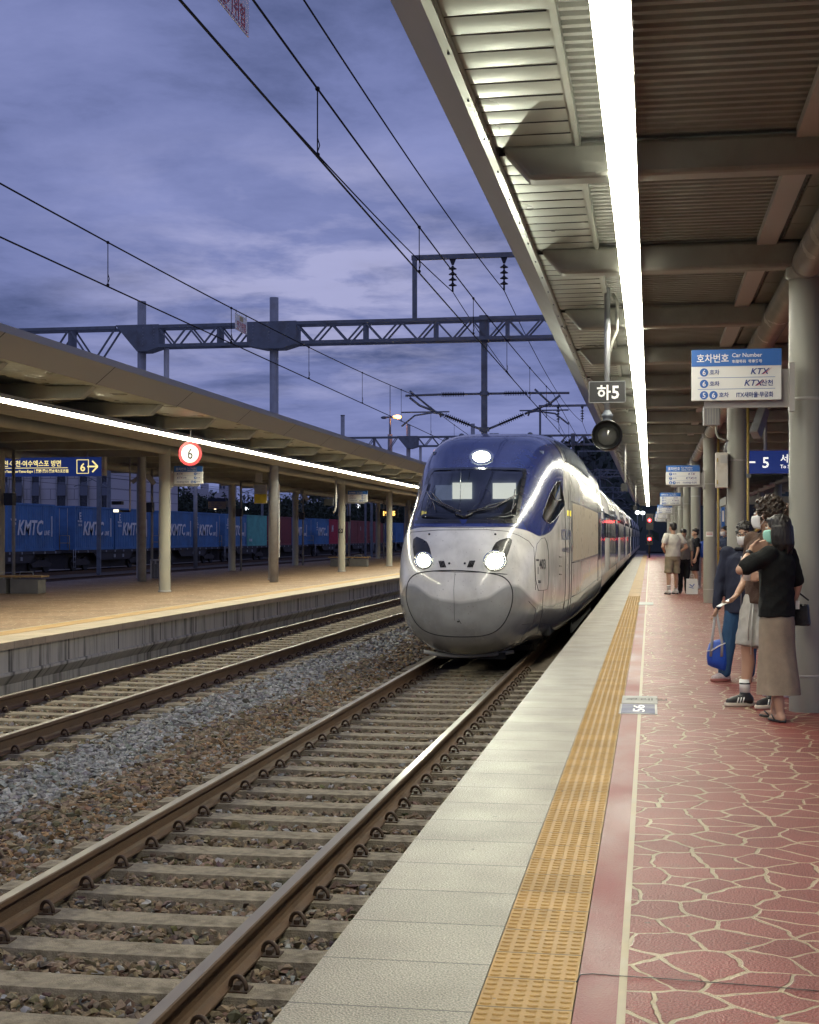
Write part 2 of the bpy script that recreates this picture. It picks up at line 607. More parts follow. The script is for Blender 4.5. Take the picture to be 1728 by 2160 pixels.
    hs = n.new('ShaderNodeMath'); hs.operation = 'MULTIPLY_ADD'; hs.inputs[1].default_value = 0.8
    l.new(g.outputs[0], hs.inputs[0]); l.new(mr.outputs[0], hs.inputs[2])
    bp = n.new('ShaderNodeBump'); bp.inputs['Strength'].default_value = bump; bp.inputs['Distance'].default_value = 0.011
    l.new(hs.outputs[0], bp.inputs['Height']); l.new(bp.outputs[0], b.inputs['Normal'])
    return m


M['paving'] = paving_mat('red_crazy_paving', (0.165, 0.021, 0.020), (0.275, 0.065, 0.056), (0.45, 0.365, 0.235), rough=0.35, bump=1.0)
M['paving2'] = paving_mat('brown_crazy_paving', (0.185, 0.115, 0.068), (0.29, 0.18, 0.105), (0.40, 0.31, 0.20), rough=0.55)


def slab_mat(name, c, joint, pitch, y0, rough, grain=0.18, jw=0.006, bump=0.25):
    """stone slabs with a joint every `pitch` metres along Y"""
    m = mat(name, c, rough, 0, 0.0)
    n, l = m.node_tree.nodes, m.node_tree.links
    b = n['Principled BSDF']
    tc = n.new('ShaderNodeTexCoord')
    sp = n.new('ShaderNodeSeparateXYZ'); l.new(tc.outputs['Object'], sp.inputs[0])
    a = n.new('ShaderNodeMath'); a.operation = 'SUBTRACT'; l.new(sp.outputs[1], a.inputs[0]); a.inputs[1].default_value = y0
    d = n.new('ShaderNodeMath'); d.operation = 'DIVIDE'; l.new(a.outputs[0], d.inputs[0]); d.inputs[1].default_value = pitch
    fl = n.new('ShaderNodeMath'); fl.operation = 'FLOOR'; l.new(d.outputs[0], fl.inputs[0])
    fr = n.new('ShaderNodeMath'); fr.operation = 'FRACT'; l.new(d.outputs[0], fr.inputs[0])
    pp = n.new('ShaderNodeMath'); pp.operation = 'PINGPONG'; l.new(fr.outputs[0], pp.inputs[0]); pp.inputs[1].default_value = 0.5
    jn = n.new('ShaderNodeMath'); jn.operation = 'LESS_THAN'; l.new(pp.outputs[0], jn.inputs[0]); jn.inputs[1].default_value = jw / pitch / 2 * 1.6
    wn = n.new('ShaderNodeTexWhiteNoise'); wn.noise_dimensions = '1D'; l.new(fl.outputs[0], wn.inputs['W'])
    g1 = n.new('ShaderNodeTexNoise'); g1.inputs['Scale'].default_value = 130; g1.inputs['Detail'].default_value = 2
    l.new(tc.outputs['Object'], g1.inputs['Vector'])
    g2 = n.new('ShaderNodeTexNoise'); g2.inputs['Scale'].default_value = 2.2; g2.inputs['Detail'].default_value = 6
    l.new(tc.outputs['Object'], g2.inputs['Vector'])

    def mr(src, a0, a1, b0, b1):
        k = n.new('ShaderNodeMapRange'); l.new(src, k.inputs[0])
        for i, v in zip((1, 2, 3, 4), (a0, a1, b0, b1)):
            k.inputs[i].default_value = v
        return k.outputs[0]
    s1 = n.new('ShaderNodeMath'); s1.operation = 'MULTIPLY'
    l.new(mr(g1.outputs[0], 0.3, 0.7, 1 - grain, 1 + grain), s1.inputs[0])
    l.new(mr(wn.outputs[0], 0, 1, 0.93, 1.07), s1.inputs[1])
    s2 = n.new('ShaderNodeMath'); s2.operation = 'MULTIPLY'; l.new(s1.outputs[0], s2.inputs[0])
    l.new(mr(g2.outputs[0], 0.35, 0.7, 1.06, 0.86), s2.inputs[1])
    cs = n.new('ShaderNodeVectorMath'); cs.operation = 'SCALE'; cs.inputs[0].default_value = c; l.new(s2.outputs[0], cs.inputs['Scale'])
    mx = n.new('ShaderNodeMixRGB'); l.new(jn.outputs[0], mx.inputs[0]); l.new(cs.outputs[0], mx.inputs[1]); mx.inputs[2].default_value = (*joint, 1)
    l.new(spotted(m.node_tree, mx.outputs[0], dark=(.09, .078, .06)), b.inputs['Base Color'])
    l.new(mr(g2.outputs[0], 0.3, 0.7, rough - 0.03, rough + 0.05), b.inputs['Roughness'])
    bp = n.new('ShaderNodeBump'); bp.inputs['Strength'].default_value = bump; bp.inputs['Distance'].default_value = 0.007 if grain > .3 else 0.003
    sb = n.new('ShaderNodeMath'); sb.operation = 'SUBTRACT'; l.new(g1.outputs[0], sb.inputs[0]); l.new(jn.outputs[0], sb.inputs[1])
    l.new(sb.outputs[0], bp.inputs['Height']); l.new(bp.outputs[0], b.inputs['Normal'])
    return m


M['granite'] = slab_mat('granite_edge', (0.268, 0.238, 0.188), (0.06, 0.055, 0.045), 0.5, 4.70 + .25, 0.46, 0.62, bump=0.8)
M['tactile'] = slab_mat('tactile_tile', (0.385, 0.222, 0.052), (0.10, 0.065, 0.02), 0.3, 4.66 + .15, 0.55, 0.10)
M['pinkband'] = mat('red_border', (0.195, 0.034, 0.034), 0.5, 0, 0.14, 2.2, 0.25, 120, dirt=(0.24, 0.08, 0.07, 0.6), dscale=2.0, stretch=(1, 0.5, 1))
M['tanline'] = mat('tan_line', (0.37, 0.31, 0.20), 0.5, 0, 0.15, 6)
M['ballast_bed'] = mat('ballast_bed', (0.10, 0.078, 0.055), 0.95, 0, 0.5, 24, 1.0, 30, dirt=(0.14, 0.12, 0.10, 0.8), dscale=11)
M['ground'] = mat('ground_soil', (0.06, 0.055, 0.05), 0.95, 0, 0.3, 0.3)

g = MB()
g.box(-1500, 1500, -60, 3000, -1.6, -1.45)
struct(g.build('ground', M['ground']))


def bed_z(x, y):
    """height of the ballast between the platforms"""
    def bump(a, b, h, s):
        return h / (1 + np.exp(-(x - a) / s)) / (1 + np.exp((x - b) / s))
    z = -0.80 + 0 * x
    z = z + bump(-5.9, -4.35, 0.085, 0.10)
    z = z + bump(-9.2, -5.4, 0.10, 0.12)
    z = z - bump(-1.75, 1, 0.05, 0.05)
    z = z + bump(-4.1, -1.55, 0.045, 0.05)
    return z + 0.018 * np.sin(x * 7.3 + y * 1.9) * np.sin(y * 2.7 + x)


xs = np.linspace(-8.6, -0.6, 90)
ys = np.concatenate([np.linspace(-6, 40, 230), np.linspace(41, 230, 60)])
rows = []
for y in ys:
    z = bed_z(xs, y)
    rows.append([(float(a), float(y), float(c)) for a, c in zip(xs, z)])
g = MB(); g.grid(rows)
struct(g.build('ballast_bed', M['ballast_bed']))
g = MB(); g.box(-70, -18.6, -20, 260, -1.0, -0.72)
struct(g.build('freight_yard_bed', M['ballast_bed']))


def sleeper_tops():
    return [6.67 + 0.59 * k for k in range(-8, 29)]


SL1 = sleeper_tops()
SL2 = [7.0 + 0.59 * k for k in range(-8, 96)]


# ---- loose stones
def stones():
    shapes, tris = [], []
    while len(shapes) < 20:
        nv = 10
        q = RNG.normal(size=(nv, 3)); q /= np.linalg.norm(q, axis=1)[:, None]
        bm_ = bmesh.new()
        vs_ = [bm_.verts.new(c) for c in q * np.array([1.0, .8, .62])]
        r_ = bmesh.ops.convex_hull(bm_, input=vs_)
        bmesh.ops.triangulate(bm_, faces=bm_.faces)
        bm_.verts.index_update()
        if len(bm_.faces) == 2 * nv - 4 and len(bm_.verts) == nv:
            shapes.append(np.array([v.co[:] for v in bm_.verts]) * RNG.uniform(.8, 1.2, 3))
            tris.append(np.array([[v.index for v in f.verts] for f in bm_.faces]))
        bm_.free()
    tris = np.array(tris)
    pos, rad = [], []

    def zone(x0, x1, y0, y1, n, r0, r1):
        x = RNG.uniform(x0, x1, n); y = RNG.uniform(y0, y1, n); r = RNG.uniform(r0, r1, n)
        pos.append(np.stack([x, y], 1)); rad.append(r)
    zone(-4.4, -0.9, 2.5, 9, 21000, .013, .030)
    zone(-6.6, -4.2, 5.0, 10, 11500, .016, .036)
    zone(-4.4, -0.9, 9, 16, 12000, .016, .033)
    zone(-6.0, -4.2, 10, 16, 8500, .019, .038)
    zone(-8.5, -6.0, 8, 16, 12500, .018, .036)
    zone(-4.4, -0.9, 16, 23, 6000, .020, .036)
    zone(-6.0, -4.2, 16, 26, 8500, .022, .042)
    zone(-8.5, -6.0, 16, 30, 11000, .024, .040)
    zone(-8.5, -4.2, 26, 45, 8000, .028, .046)
    p = np.concatenate(pos); r = np.concatenate(rad)
    x, y = p[:, 0], p[:, 1]
    z = bed_z(x, y) + RNG.uniform(-0.012, 0.022, len(x))
    keep = np.ones(len(x), bool)
    for (tc_, rz, sl) in ((T1, RAILZ, SL1), (T2, RAILZ2, SL2)):
        sa = np.array(sl)
        on = (np.abs(x - tc_) < 1.24) & (np.min(np.abs(y[:, None] - sa[None, :]), axis=1) < 0.125 + r * 0.3)
        keep &= ~on
        for s in (-1, 1):
            rl = np.abs(x - (tc_ + s * GAUGE)) < 0.07 + r
            keep &= ~rl
        intrack = np.abs(x - tc_) < 1.2
        zt = rz - 0.172
        z = np.where(intrack, zt - 0.030 - r * 0.45 + RNG.uniform(-0.02, 0.020, len(x)), z)
    x, y, z, r = x[keep], y[keep], z[keep], r[keep]
    N = len(x)
    # colour of each stone
    t = RNG.uniform(0, 1, (N, 1))
    brown = np.array([0.185, 0.138, 0.092]) * (0.40 + 1.0 * t) + RNG.normal(0, 0.008, (N, 3))
    grey = np.array([0.27, 0.27, 0.27]) * (0.5 + 0.85 * t) + RNG.normal(0, 0.008, (N, 3))
    pale = np.array([0.24, 0.225, 0.20]) * (0.5 + 0.8 * t)
    orange = np.array([0.23, 0.14, 0.07]) * (0.5 + 0.9 * t)
    mixg = np.clip(1.0 - np.abs(x + 5.35 + 0.12 * np.sin(y * .9)) / 0.55, 0, 1) + np.clip(1 - np.abs(x + 8.0) / 0.35, 0, 1)
    pick = RNG.uniform(0, 1, N)
    col = np.where((pick < np.clip(mixg * 1.4, 0.06, 0.9))[:, None], grey, brown)
    col = np.where(((pick > 0.93) & (np.abs(x - T1) > 0.8))[:, None], pale, col)
    og = (pick > 0.5) & (pick < 0.70) & (np.abs(x + 4.35) < 0.3)
    col = np.where(og[:, None], orange, col)
    pk = RNG.integers(0, 20, N)
    ang = RNG.uniform(0, 2 * np.pi, (N, 3))
    S = np.array(shapes)[pk]
    cx, sx = np.cos(ang[:, 0]), np.sin(ang[:, 0]); cz, sz = np.cos(ang[:, 1]), np.sin(ang[:, 1])
    X_, Y_, Z_ = S[..., 0], S[..., 1], S[..., 2]
    Y1 = Y_ * cx[:, None] - Z_ * sx[:, None]; Z1 = Y_ * sx[:, None] + Z_ * cx[:, None]
    X2 = X_ * cz[:, None] - Y1 * sz[:, None]; Y2 = X_ * sz[:, None] + Y1 * cz[:, None]
    V = np.stack([X2, Y2, Z1 * 0.85], -1) * r[:, None, None] * 1.62 + np.stack([x, y, z], -1)[:, None, :]
    V = V.reshape(-1, 3)
    F = (tris[pk] + (np.arange(N) * nv)[:, None, None]).reshape(-1, 3)
    me = bpy.data.meshes.new('gravel')
    me.vertices.add(len(V)); me.vertices.foreach_set('co', V.astype(np.float32).ravel())
    me.loops.add(F.size); me.loops.foreach_set('vertex_index', F.astype(np.int32).ravel())
    me.polygons.add(len(F)); me.polygons.foreach_set('loop_start', np.arange(0, F.size, 3, dtype=np.int32))
    me.polygons.foreach_set('use_smooth', np.zeros(len(F), bool))
    me.update(calc_edges=True)
    at = me.attributes.new('stone', 'FLOAT_COLOR', 'POINT')
    ca = np.concatenate([np.clip(np.repeat(col, nv, axis=0), 0.01, 1), np.ones((len(V), 1))], 1)
    at.data.foreach_set('color', ca.astype(np.float32).ravel())
    m = mat('ballast_stone', (0.2, 0.2, 0.2), 0.85, 0, 0)
    n, l = m.node_tree.nodes, m.node_tree.links
    a = n.new('ShaderNodeAttribute'); a.attribute_name = 'stone'
    tn = n.new('ShaderNodeTexNoise'); tn.inputs['Scale'].default_value = 45; tn.inputs['Detail'].default_value = 4
    tcn = n.new('ShaderNodeTexCoord'); l.new(tcn.outputs['Object'], tn.inputs['Vector'])
    mr = n.new('ShaderNodeMapRange'); mr.inputs[1].default_value, mr.inputs[2].default_value, mr.inputs[3].default_value, mr.inputs[4].default_value = 0.3, 0.7, 0.65, 1.3
    l.new(tn.outputs[0], mr.inputs[0])
    sc = n.new('ShaderNodeVectorMath'); sc.operation = 'SCALE'; l.new(a.outputs['Color'], sc.inputs[0]); l.new(mr.outputs[0], sc.inputs['Scale'])
    l.new(sc.outputs[0], n['Principled BSDF'].inputs['Base Color'])
    me.materials.append(m)
    o = link('gravel', me)
    tag(o, 'crushed stone ballast, brown by the near track and grey between the tracks', 'gravel', None, 'stuff')


def MBico():
    b = bmesh.new()
    bmesh.ops.create_icosphere(b, subdivisions=1, radius=1)
    r = ([v.co[:] for v in b.verts], [[v.index for v in f.verts] for f in b.faces])
    b.free()
    return r


stones()


# ---- rails and sleepers
RAILPROF = [(-.037, -.006), (-.030, 0), (.030, 0), (.037, -.006), (.037, -.034), (.012, -.046), (.009, -.06), (.009, -.13), (.020, -.150), (.070, -.161), (.070, -.172), (-.070, -.172), (-.070, -.161), (-.020, -.150), (-.009, -.13), (-.009, -.06), (-.012, -.046), (-.037, -.034)]


def rail(x, z, label, y0=-6, y1=230):
    b = MB()
    n = len(RAILPROF)
    ysr = [y0, 60, y1]
    rings = [[(x + u, y, z + v) for u, v in RAILPROF] for y in ysr]
    base = b.loft(rings, 0, False)
    for i in range(len(b.f)):
        k = i % n
        if k == 1 or k == 0:
            b.mi[i] = 1
    b.f.append(tuple(range(n))[::-1]); b.mi.append(0); b.sm.append(False)
    o = b.build('rail', [M['rust'], M['railtop']])
    tag(o, label, 'rail', 'running rails')


rail(T1 + GAUGE, RAILZ, 'shiny-topped steel rail nearest the platform with the waiting people')
rail(T1 - GAUGE, RAILZ, 'shiny-topped rail under the train on its far side from the people')
rail(T2 + GAUGE, RAILZ2, 'brown rusty rail of the empty track, the one nearer the train')
rail(T2 - GAUGE, RAILZ2, 'brown rusty rail of the empty track beside the opposite platform wall')


def sleeper_proto(x, y, rz, label, group):
    zt = rz - 0.172
    t = thing('concrete_sleeper', label, 'sleeper', (x, y, zt), 0, group)
    b = MB()
    sec = [(-.15, -.22), (.15, -.22), (.115, 0), (-.115, 0)]
    rings = []
    for u, dz in ((-1.2, -.0), (-.55, 0), (-.35, -.004), (.35, -.004), (.55, 0), (1.2, 0)):
        rings.append([(x + u, y + p, zt + q + (dz if q == 0 else 0) - 0.001) for p, q in sec])
    b.loft(rings, 0, False)
    b.f.append((0, 1, 2, 3)); b.mi.append(0); b.sm.append(False)
    e = 4 * 5
    b.f.append((e + 3, e + 2, e + 1, e)); b.mi.append(0); b.sm.append(False)
    b.build('block', M['concrete'], t, fixn=True)
    for s in (-1, 1):
        for q in (-1, 1):
            c = MB()
            cx = x + s * GAUGE + q * 0.105
            for dy in (-.012,):
                pts = []
                for k in range(11):
                    a = math.pi * (1.12 * k / 10 - .06)
                    pts.append((cx + q * (.004 - .046 * math.cos(a)), y + dy + .02 * math.cos(a), zt + .016 + .052 * max(math.sin(a), -.1)))
                c.tube(pts, 0.0120, 7)
            c.box(cx - 0.016, cx + 0.016, y - 0.03, y + 0.03, zt - 0.002, zt + 0.030)
            c.box(cx - 0.055, cx + 0.06, y - 0.055, y + 0.055, zt - 0.001, zt + 0.006)
            c.build('rail_clip', M['clip'], t)
    return t


for tc_, rz, sl, lab, grp in ((T1, RAILZ, SL1, 'worn concrete sleeper across the track in front of the train', 'sleepers of the near track'), (T2, RAILZ2, SL2, 'brown concrete sleeper across the empty middle track', 'sleepers of the empty track')):
    p = None
    for y in sl:
        if p is None:
            p = sleeper_proto(tc_, y, rz, lab, grp)
        else:
            dup(p, (tc_, y, rz - 0.172))

# ---- near platform
YP0, YP1 = -6, 118
g = MB(); g.box(-1.05, 7.4, YP0, YP1, -1.4, -0.05)
struct(g.build('platform_base', M['granite']))
g = MB(); g.box(-1.15, -0.5517, YP0, YP1, -0.16, 0)
struct(g.build('platform_edge', M['granite']))


def tactile(x0, x1, z, ynear0, ynear1, name):
    b = MB()
    b.box(x0, x1, YP0, YP1, z - 0.05, z + 0.002)
    n = 6
    k0 = int((ynear0 - 4.66) / 0.3); k1 = int((ynear1 - 4.66) / 0.3)
    tile_w = x1 - x0
    for k in range(k0, k1):
        for i in range(n):
            for j in range(n):
                cx = x0 + tile_w * (i + .5) / n
                cy = 4.66 + 0.3 * k + 0.3 * (j + .5) / n
                r = []
                for rr, h in ((.0205, .0012), (.0165, .0052), (.007, .0064)):
                    r.append([(cx + rr * math.cos(q * math.pi / 4), cy + rr * 0.62 * math.sin(q * math.pi / 4), z + h) for q in range(8)])
                s = b.loft(r, 0, True)
                b.f.append(tuple(s + 16 + q for q in range(8))); b.mi.append(0); b.sm.append(True)
    struct(b.build(name, M['tactile']))


tactile(-0.5477, -0.2425, 0.0, 3.2, 36, 'tactile_strip')
g = MB(); g.box(-0.2385, -0.1035, YP0, YP1, -0.06, 0.001)
struct(g.build('border_band', M['pinkband']))
g = MB(); g.box(-0.1035, -0.0765, YP0, YP1, -0.06, 0.002)
struct(g.build('border_line', M['tanline']))
g = MB(); g.box(-0.0765, 7.4, YP0, YP1, -0.06, 0.0)
struct(g.build('platform_paving', M['paving']))
# far end of the near platform: unlit ramp
g = MB(); g.prism([(YP1, -1.4), (YP1, 0), (YP1 + 12, -0.9), (YP1 + 12, -1.4)], 'x', -1.1, 7.4)
struct(g.build('platform_ramp', M['granite']))
# expansion joint running across the paving
pts = [at_z(px, py, 0.003) for px, py in ((1217, 2072), (1224, 2056), (1250, 2054), (1300, 2058), (1400, 2064), (1500, 2072), (1620, 2081), (1700, 2088), (1760, 2094))]
g = MB(); g.tube(pts, 0.0028, 6, flat=(1, .5))
struct(g.build('pavement_joint', M['black']))

# floor plates with the car number
t = thing('floor_plate', 'bare metal floor plate beside the blue numbered plate', 'floor plate', (-0.1, 13.1, 0))
b = MB(); b.box(-0.255, 0.065, 12.88, 13.48, -0.01, 0.006); b.build('plate', mat('brushed_plate', (0.28, 0.28, 0.27), 0.55, 0.1, 0.2, 30), t, bevel=0.002)
b = text_mesh([('코레일', 0, 0, .12, 'CENTER', 0, 1.2)], M['dark'], 0.0)
b.v = [(x - 0.03, 13.12 + z * 1.6, 0.0075 + y * 0.2) for x, y, z in b.v]; b.build('lettering', M['dark'], t)
t = thing('floor_plate', 'blue floor plate with white car numbers let into the red paving', 'floor plate', (-0.1, 12.5, 0))
b = MB(); b.box(-0.265, 0.06, 12.12, 12.84, -0.01, 0.005); b.build('frame', mat('plate_frame', (0.32, 0.32, 0.32), 0.5, 0.2), t)
b = MB(); b.box(-0.245, 0.04, 12.16, 12.80, 0.004, 0.0075); b.build('plate', mat('blue_plate', (0.045, 0.055, 0.15), 0.55, 0.0), t)
b = text_mesh([('5', -0.10, -0.16, .44, 'CENTER', 0, 1.0), ('6', 0.10, -0.16, .44, 'CENTER', 0, 1.0)], M['white_text'], 0.01)
b.v = [(-0.10 - z * 0.32, 12.48 + x * 1.25, 0.009 + y * .2) for x, y, z in b.v]; b.build('lettering', M['white_text'], t)
# second plate farther off
t = thing('floor_plate', 'bare metal floor plate on the border band well beyond the first two', 'floor plate', (-0.1, 32, 0))
b = MB(); b.box(-0.255, 0.065, 31.4, 32.6, -0.01, 0.006); b.build('plate', mat('brushed_plate_far', (0.28, 0.28, 0.27), 0.55, 0.1), t)

# ---- far platform
t2 = MB()
prof = [(-8.62, -1.4), (-8.62, -0.52), (-8.50, -0.38), (-8.50, -0.34), (-8.53, -0.335), (-8.53, -0.02), (-18.3, -0.02), (-18.3, -1.4)]
M['wallconc'] = mat('stained_platform_wall', (0.46, 0.43, 0.375), 0.85, 0, 0.14, 3, 0.3, 40, dirt=(0.040, 0.037, 0.032, 0.95), dscale=2.2, stretch=(.2, 2.2, 0.16))
t2.prism([(x, z) for x, z in prof], 'y', -2, 150)
struct(t2.build('platform_wall', M['wallconc'], fixn=True))
g = MB()
g.box(-9.1, -8.45, -2, 150, -0.015, 0.085)
struct(g.build('platform_edge', slab_mat('far_edge_stone', (0.42, 0.33, 0.22), (0.1, 0.08, 0.06), 1.0, 0, 0.6)))
g = MB(); g.box(-9.45, -9.1, -2, 150, -0.025, P2Z - 0.01)
struct(g.build('tactile_strip', slab_mat('far_tactile', (0.42, 0.25, 0.075), (0.2, 0.12, 0.05), 0.3, 0, 0.6)))
g = MB(); g.box(-9.50, -9.45, -2, 150, -0.025, P2Z - 0.008)
struct(g.build('border_line', M['tanline']))
g = MB(); g.box(-18.3, -9.50, -2, 150, -0.025, P2Z - 0.012)
struct(g.build('platform_paving', M['paving2']))
# wall pilaster seams
b = MB()
for k in range(60):
    y = 6 + k * 2.0
    b.box(-8.612, -8.524, y, y + 0.018, -0.33, -0.03)
struct(b.build('platform_wall_joint', M['dark']))
# ------------------------------------------------------------------ near canopy
YC0, YC1 = -3.0, 112.0
COLY = [12.6 + 10.0 * k for k in range(-1, 10)]
BEAMY = [12.6 - 3.333 + 3.3333 * k for k in range(-3, 31)]


def corrugated(x0, x1, y0, y1, z, pitch, depth):
    b = MB()
    n = int((y1 - y0) / pitch)
    r0, r1 = [], []
    for k in range(n):
        y = y0 + k * pitch
        for dy, dz in ((0, 0), (.40, 0), (.50, depth), (.90, depth)):
            r0.append((x0, y + dy * pitch, z + dz)); r1.append((x1, y + dy * pitch, z + dz))
    b.loft([r0, r1], 0, False, closed=False)
    return b


cn = thing('platform_canopy', 'grey steel canopy over the red paved platform with the lit white strip', 'canopy', (1.3, 50, 0))
b = MB()
b.prism([(-1.03, 4.0), (-1.34, 4.30), (-1.34, 4.42), (-1.0, 4.15)], 'y', YC0, YC1)
b.build('fascia', M['fascia'], cn, fixn=True)
b = MB()
b.box(-1.045, -0.985, YC0, YC1, 3.972, 3.999)
b.box(-1.005, -0.99, YC0, YC1, 3.955, 3.972)
b.build('gutter_trim', M['soffit'], cn)
bolt = MB()
for k in range(60):
    bolt.ball((-1.015, 4 + k * 0.8, 3.97), 0.010, 6)
bolt.build('rivet', M['galv_dark'], cn)
b = corrugated(-0.44, 7.4, YC0, YC1, 4.06, 0.118, 0.035)
b.build('roof_deck', M['deck'], cn)
b = MB(); b.box(-1.0, 7.4, YC0, YC1, 4.13, 4.2); b.build('roof', M['fascia'], cn)
# aluminium soffit: lapped slats between the beams
for k in range(len(BEAMY) - 1):
    y0, y1 = BEAMY[k] + 0.10, BEAMY[k + 1] - 0.10
    b = MB()
    n = 12
    p = (y1 - y0) / n
    for i in range(n):
        ya = y0 + i * p
        rows = []
        for q in range(7):
            u = q / 6
            y = ya + 0.007 + (p - 0.014) * u
            zz = 4.016 - 0.005 * math.sin(math.pi * u) - 0.003 * u
            rows.append([(-0.985, y, zz), (-0.475, y, zz + 0.004)])
        b.grid(rows, 0, True)
        b.box(-0.985, -0.49, ya - 0.004, ya + 0.004, 4.011, 4.03, 1)
    b.box(-0.475, -0.44, y0, y1, 4.0, 4.06, 0)
    b.build('soffit_panel', [M['soffit'], M['dark']], cn)
for y in BEAMY:
    b = MB()
    b.prism([(-0.945, 4.03), (-0.93, 3.985), (-0.77, 3.80), (1.25, 3.80), (1.25, 4.03)], 'y', y - 0.10, y + 0.10)
    b.build('cross_beam', M['steel'], cn, bevel=0.035, fixn=True)
    b = MB()
    b.box(1.39, 7.2, y - 0.10, y + 0.10, 3.80, 4.03)
    b.build('cross_beam', M['steel'], cn, bevel=0.035)
b = MB()
for i in range(len(BEAMY) - 1):
    b.box(0.90, 1.06, BEAMY[i] + 0.11, BEAMY[i + 1] - 0.11, 3.99, 4.055)
b.build('purlin', M['bracket'], cn)
b = MB()
b.box(1.07, 1.10, YC0, YC1, 4.035, 4.06)
b.build('gutter_gap', M['black'], cn)
b = MB()
b.tube([(1.32, YC0, 3.82), (1.32, YC1, 3.82)], 0.135, 24)
for yj in COLY:
    b.tube([(1.32, yj - .22, 3.82), (1.32, yj - .2, 3.82)], 0.142, 24)
    b.tube([(1.32, yj + .2, 3.82), (1.32, yj + .22, 3.82)], 0.142, 24)
b.build('roof_pipe', M['pipe'], cn)
for i in range(len(BEAMY) - 1):
    b = MB()
    y0, y1 = BEAMY[i] + .11, BEAMY[i + 1] - .11
    for k in range(5):
        ya = y0 + (y1 - y0) * k / 5
        b.box(1.12, 2.35, ya + .008, ya + (y1 - y0) / 5 - .008, 4.03, 4.05)
    b.build('ceiling_panel', M['panel'], cn)
b = MB()
b.tube([(5.4, YC0, 3.82), (5.4, YC1, 3.82)], 0.135, 12)
b.build('roof_pipe', M['column'], cn)

labs = ['grey round column just behind the camera on the red platform', 'big grey round column beside the woman in black, carrying the nearest car number sign',
        'grey round column with the cream electrical cabinet, second from the near one', 'pale round column with a small white notice, beyond the person with the blue bag']
for i, y in enumerate(COLY):
    lab = labs[i] if i < 4 else 'slim grey column in the receding row along the red platform'
    t = thing('canopy_column', lab, 'column', (1.32, y, 0), 0, 'canopy columns of the near platform' if i >= 4 else None)
    b = MB()
    b.tube([(1.32, y, 0.0), (1.32, y, 3.72)], 0.145, 28, cap=False)
    b.build('shaft', M['column'], t)
    b = MB()
    b.lathe([(0.146, 0.30), (0.149, 0.305), (0.149, 0.315), (0.146, 0.32)], (1.32, y, 0), 28)
    b.lathe([(0.146, 2.66), (0.150, 2.665), (0.150, 2.68), (0.146, 2.685)], (1.32, y, 0), 28)
    b.build('weld_ring', M['bracket'], t)
    b = MB()
    b.lathe([(0.145, 3.70), (0.17, 3.72), (0.17, 3.80)], (1.32, y, 0), 28)
    b.build('cap', M['column'], t)
for i, y in enumerate(COLY):
    t = thing('canopy_column', 'shaded grey column in the rear row of the near platform', 'column', (5.4, y, 0), 0, 'rear columns of the near platform')
    b = MB()
    b.tube([(5.4, y, 0.0), (5.4, y, 3.75)], 0.145, 16, cap=False)
    b.build('shaft', M['column'], t)

def strip_light(xa, xb, z, y0, y1, label, lit_side, lamp='led'):
    t = thing('strip_light', label, 'strip light', ((xa + xb) / 2, y0, z))
    b = MB()
    n = max(1, int((y1 - y0) / 2.4))
    L = (y1 - y0) / n
    for k in range(n):
        ya, yb = y0 + k * L + 0.002, y0 + (k + 1) * L - 0.002
        b.add([(xa, ya, z), (xb, ya, z), (xb, yb, z), (xa, yb, z)], [(0, 3, 2, 1)])
        if lit_side < 0:
            b.add([(xa, ya, z), (xa, yb, z), (xa, yb, z + 0.045), (xa, ya, z + 0.045)], [(0, 1, 2, 3)], 1)
        elif lit_side > 0:
            b.add([(xb, ya, z), (xb, yb, z), (xb, yb, z + 0.045), (xb, ya, z + 0.045)], [(3, 2, 1, 0)], 1)
    b.build('diffuser', [M[lamp], M['led_side']], t)
    h = MB()
    h.box(xa + (0.012 if lit_side else -.003), xb + 0.004, y0, y1, z + (0.046 if lit_side else .003), z + 0.075)
    h.build('housing', M['bracket'], t)
    if lit_side < 0:
        e = MB()
        for k in range(int((y1 - y0) / 0.6)):
            yy = y0 + k * 0.6
            e.box(xb + 0.001, xb + 0.006, yy + 0.01, yy + 0.57, z - 0.004, z + 0.05)
            e.box(xa - 0.004, xa + 0.004, yy - 0.01, yy + 0.012, z - 0.003, z + 0.05)
        e.build('edge_trim', M['bracket'], t)
    hg = MB()
    k = 0
    y = y0 + 1.0
    while y < y1:
        hg.tube([((xa + xb) / 2, y, z + 0.07), ((xa + xb) / 2, y, 4.06)], 0.008, 5)
        y += 3.333
    hg.build('hanger_rod', M['galv_dark'], t)
    return t


strip_light(-0.253, -0.082, 3.75, YC0 + 1, 108, 'long lit white strip under the canopy over the red platform', -1)

# ------------------------------------------------------------------ far canopy
Y20, Y21 = -2, 140
cf = thing('platform_canopy', 'grey canopy of the opposite platform with its slanted fascia and lit edge strip', 'canopy', (-12.1, 60, P2Z))
b = MB()
b.prism([(-8.92, 3.98), (-8.59, 4.25), (-8.59, 4.36), (-8.95, 4.14)], 'y', Y20, Y21)
b.build('fascia', M['fascia'], cf, fixn=True)
b = MB()
for k in range(36):
    y = 14 + 4.0 * k
    d = 0.004
    b.add([(-8.923, y, 3.975), (-8.923, y + .03, 3.975), (-8.588, y + .03, 4.254), (-8.588, y, 4.254)], [(0, 1, 2, 3), (3, 2, 1, 0)][:1])
b.v = [(x + 0.003, y, z - 0.003) for x, y, z in b.v]
b.build('fascia_joint', M['dark'], cf)
b = MB()
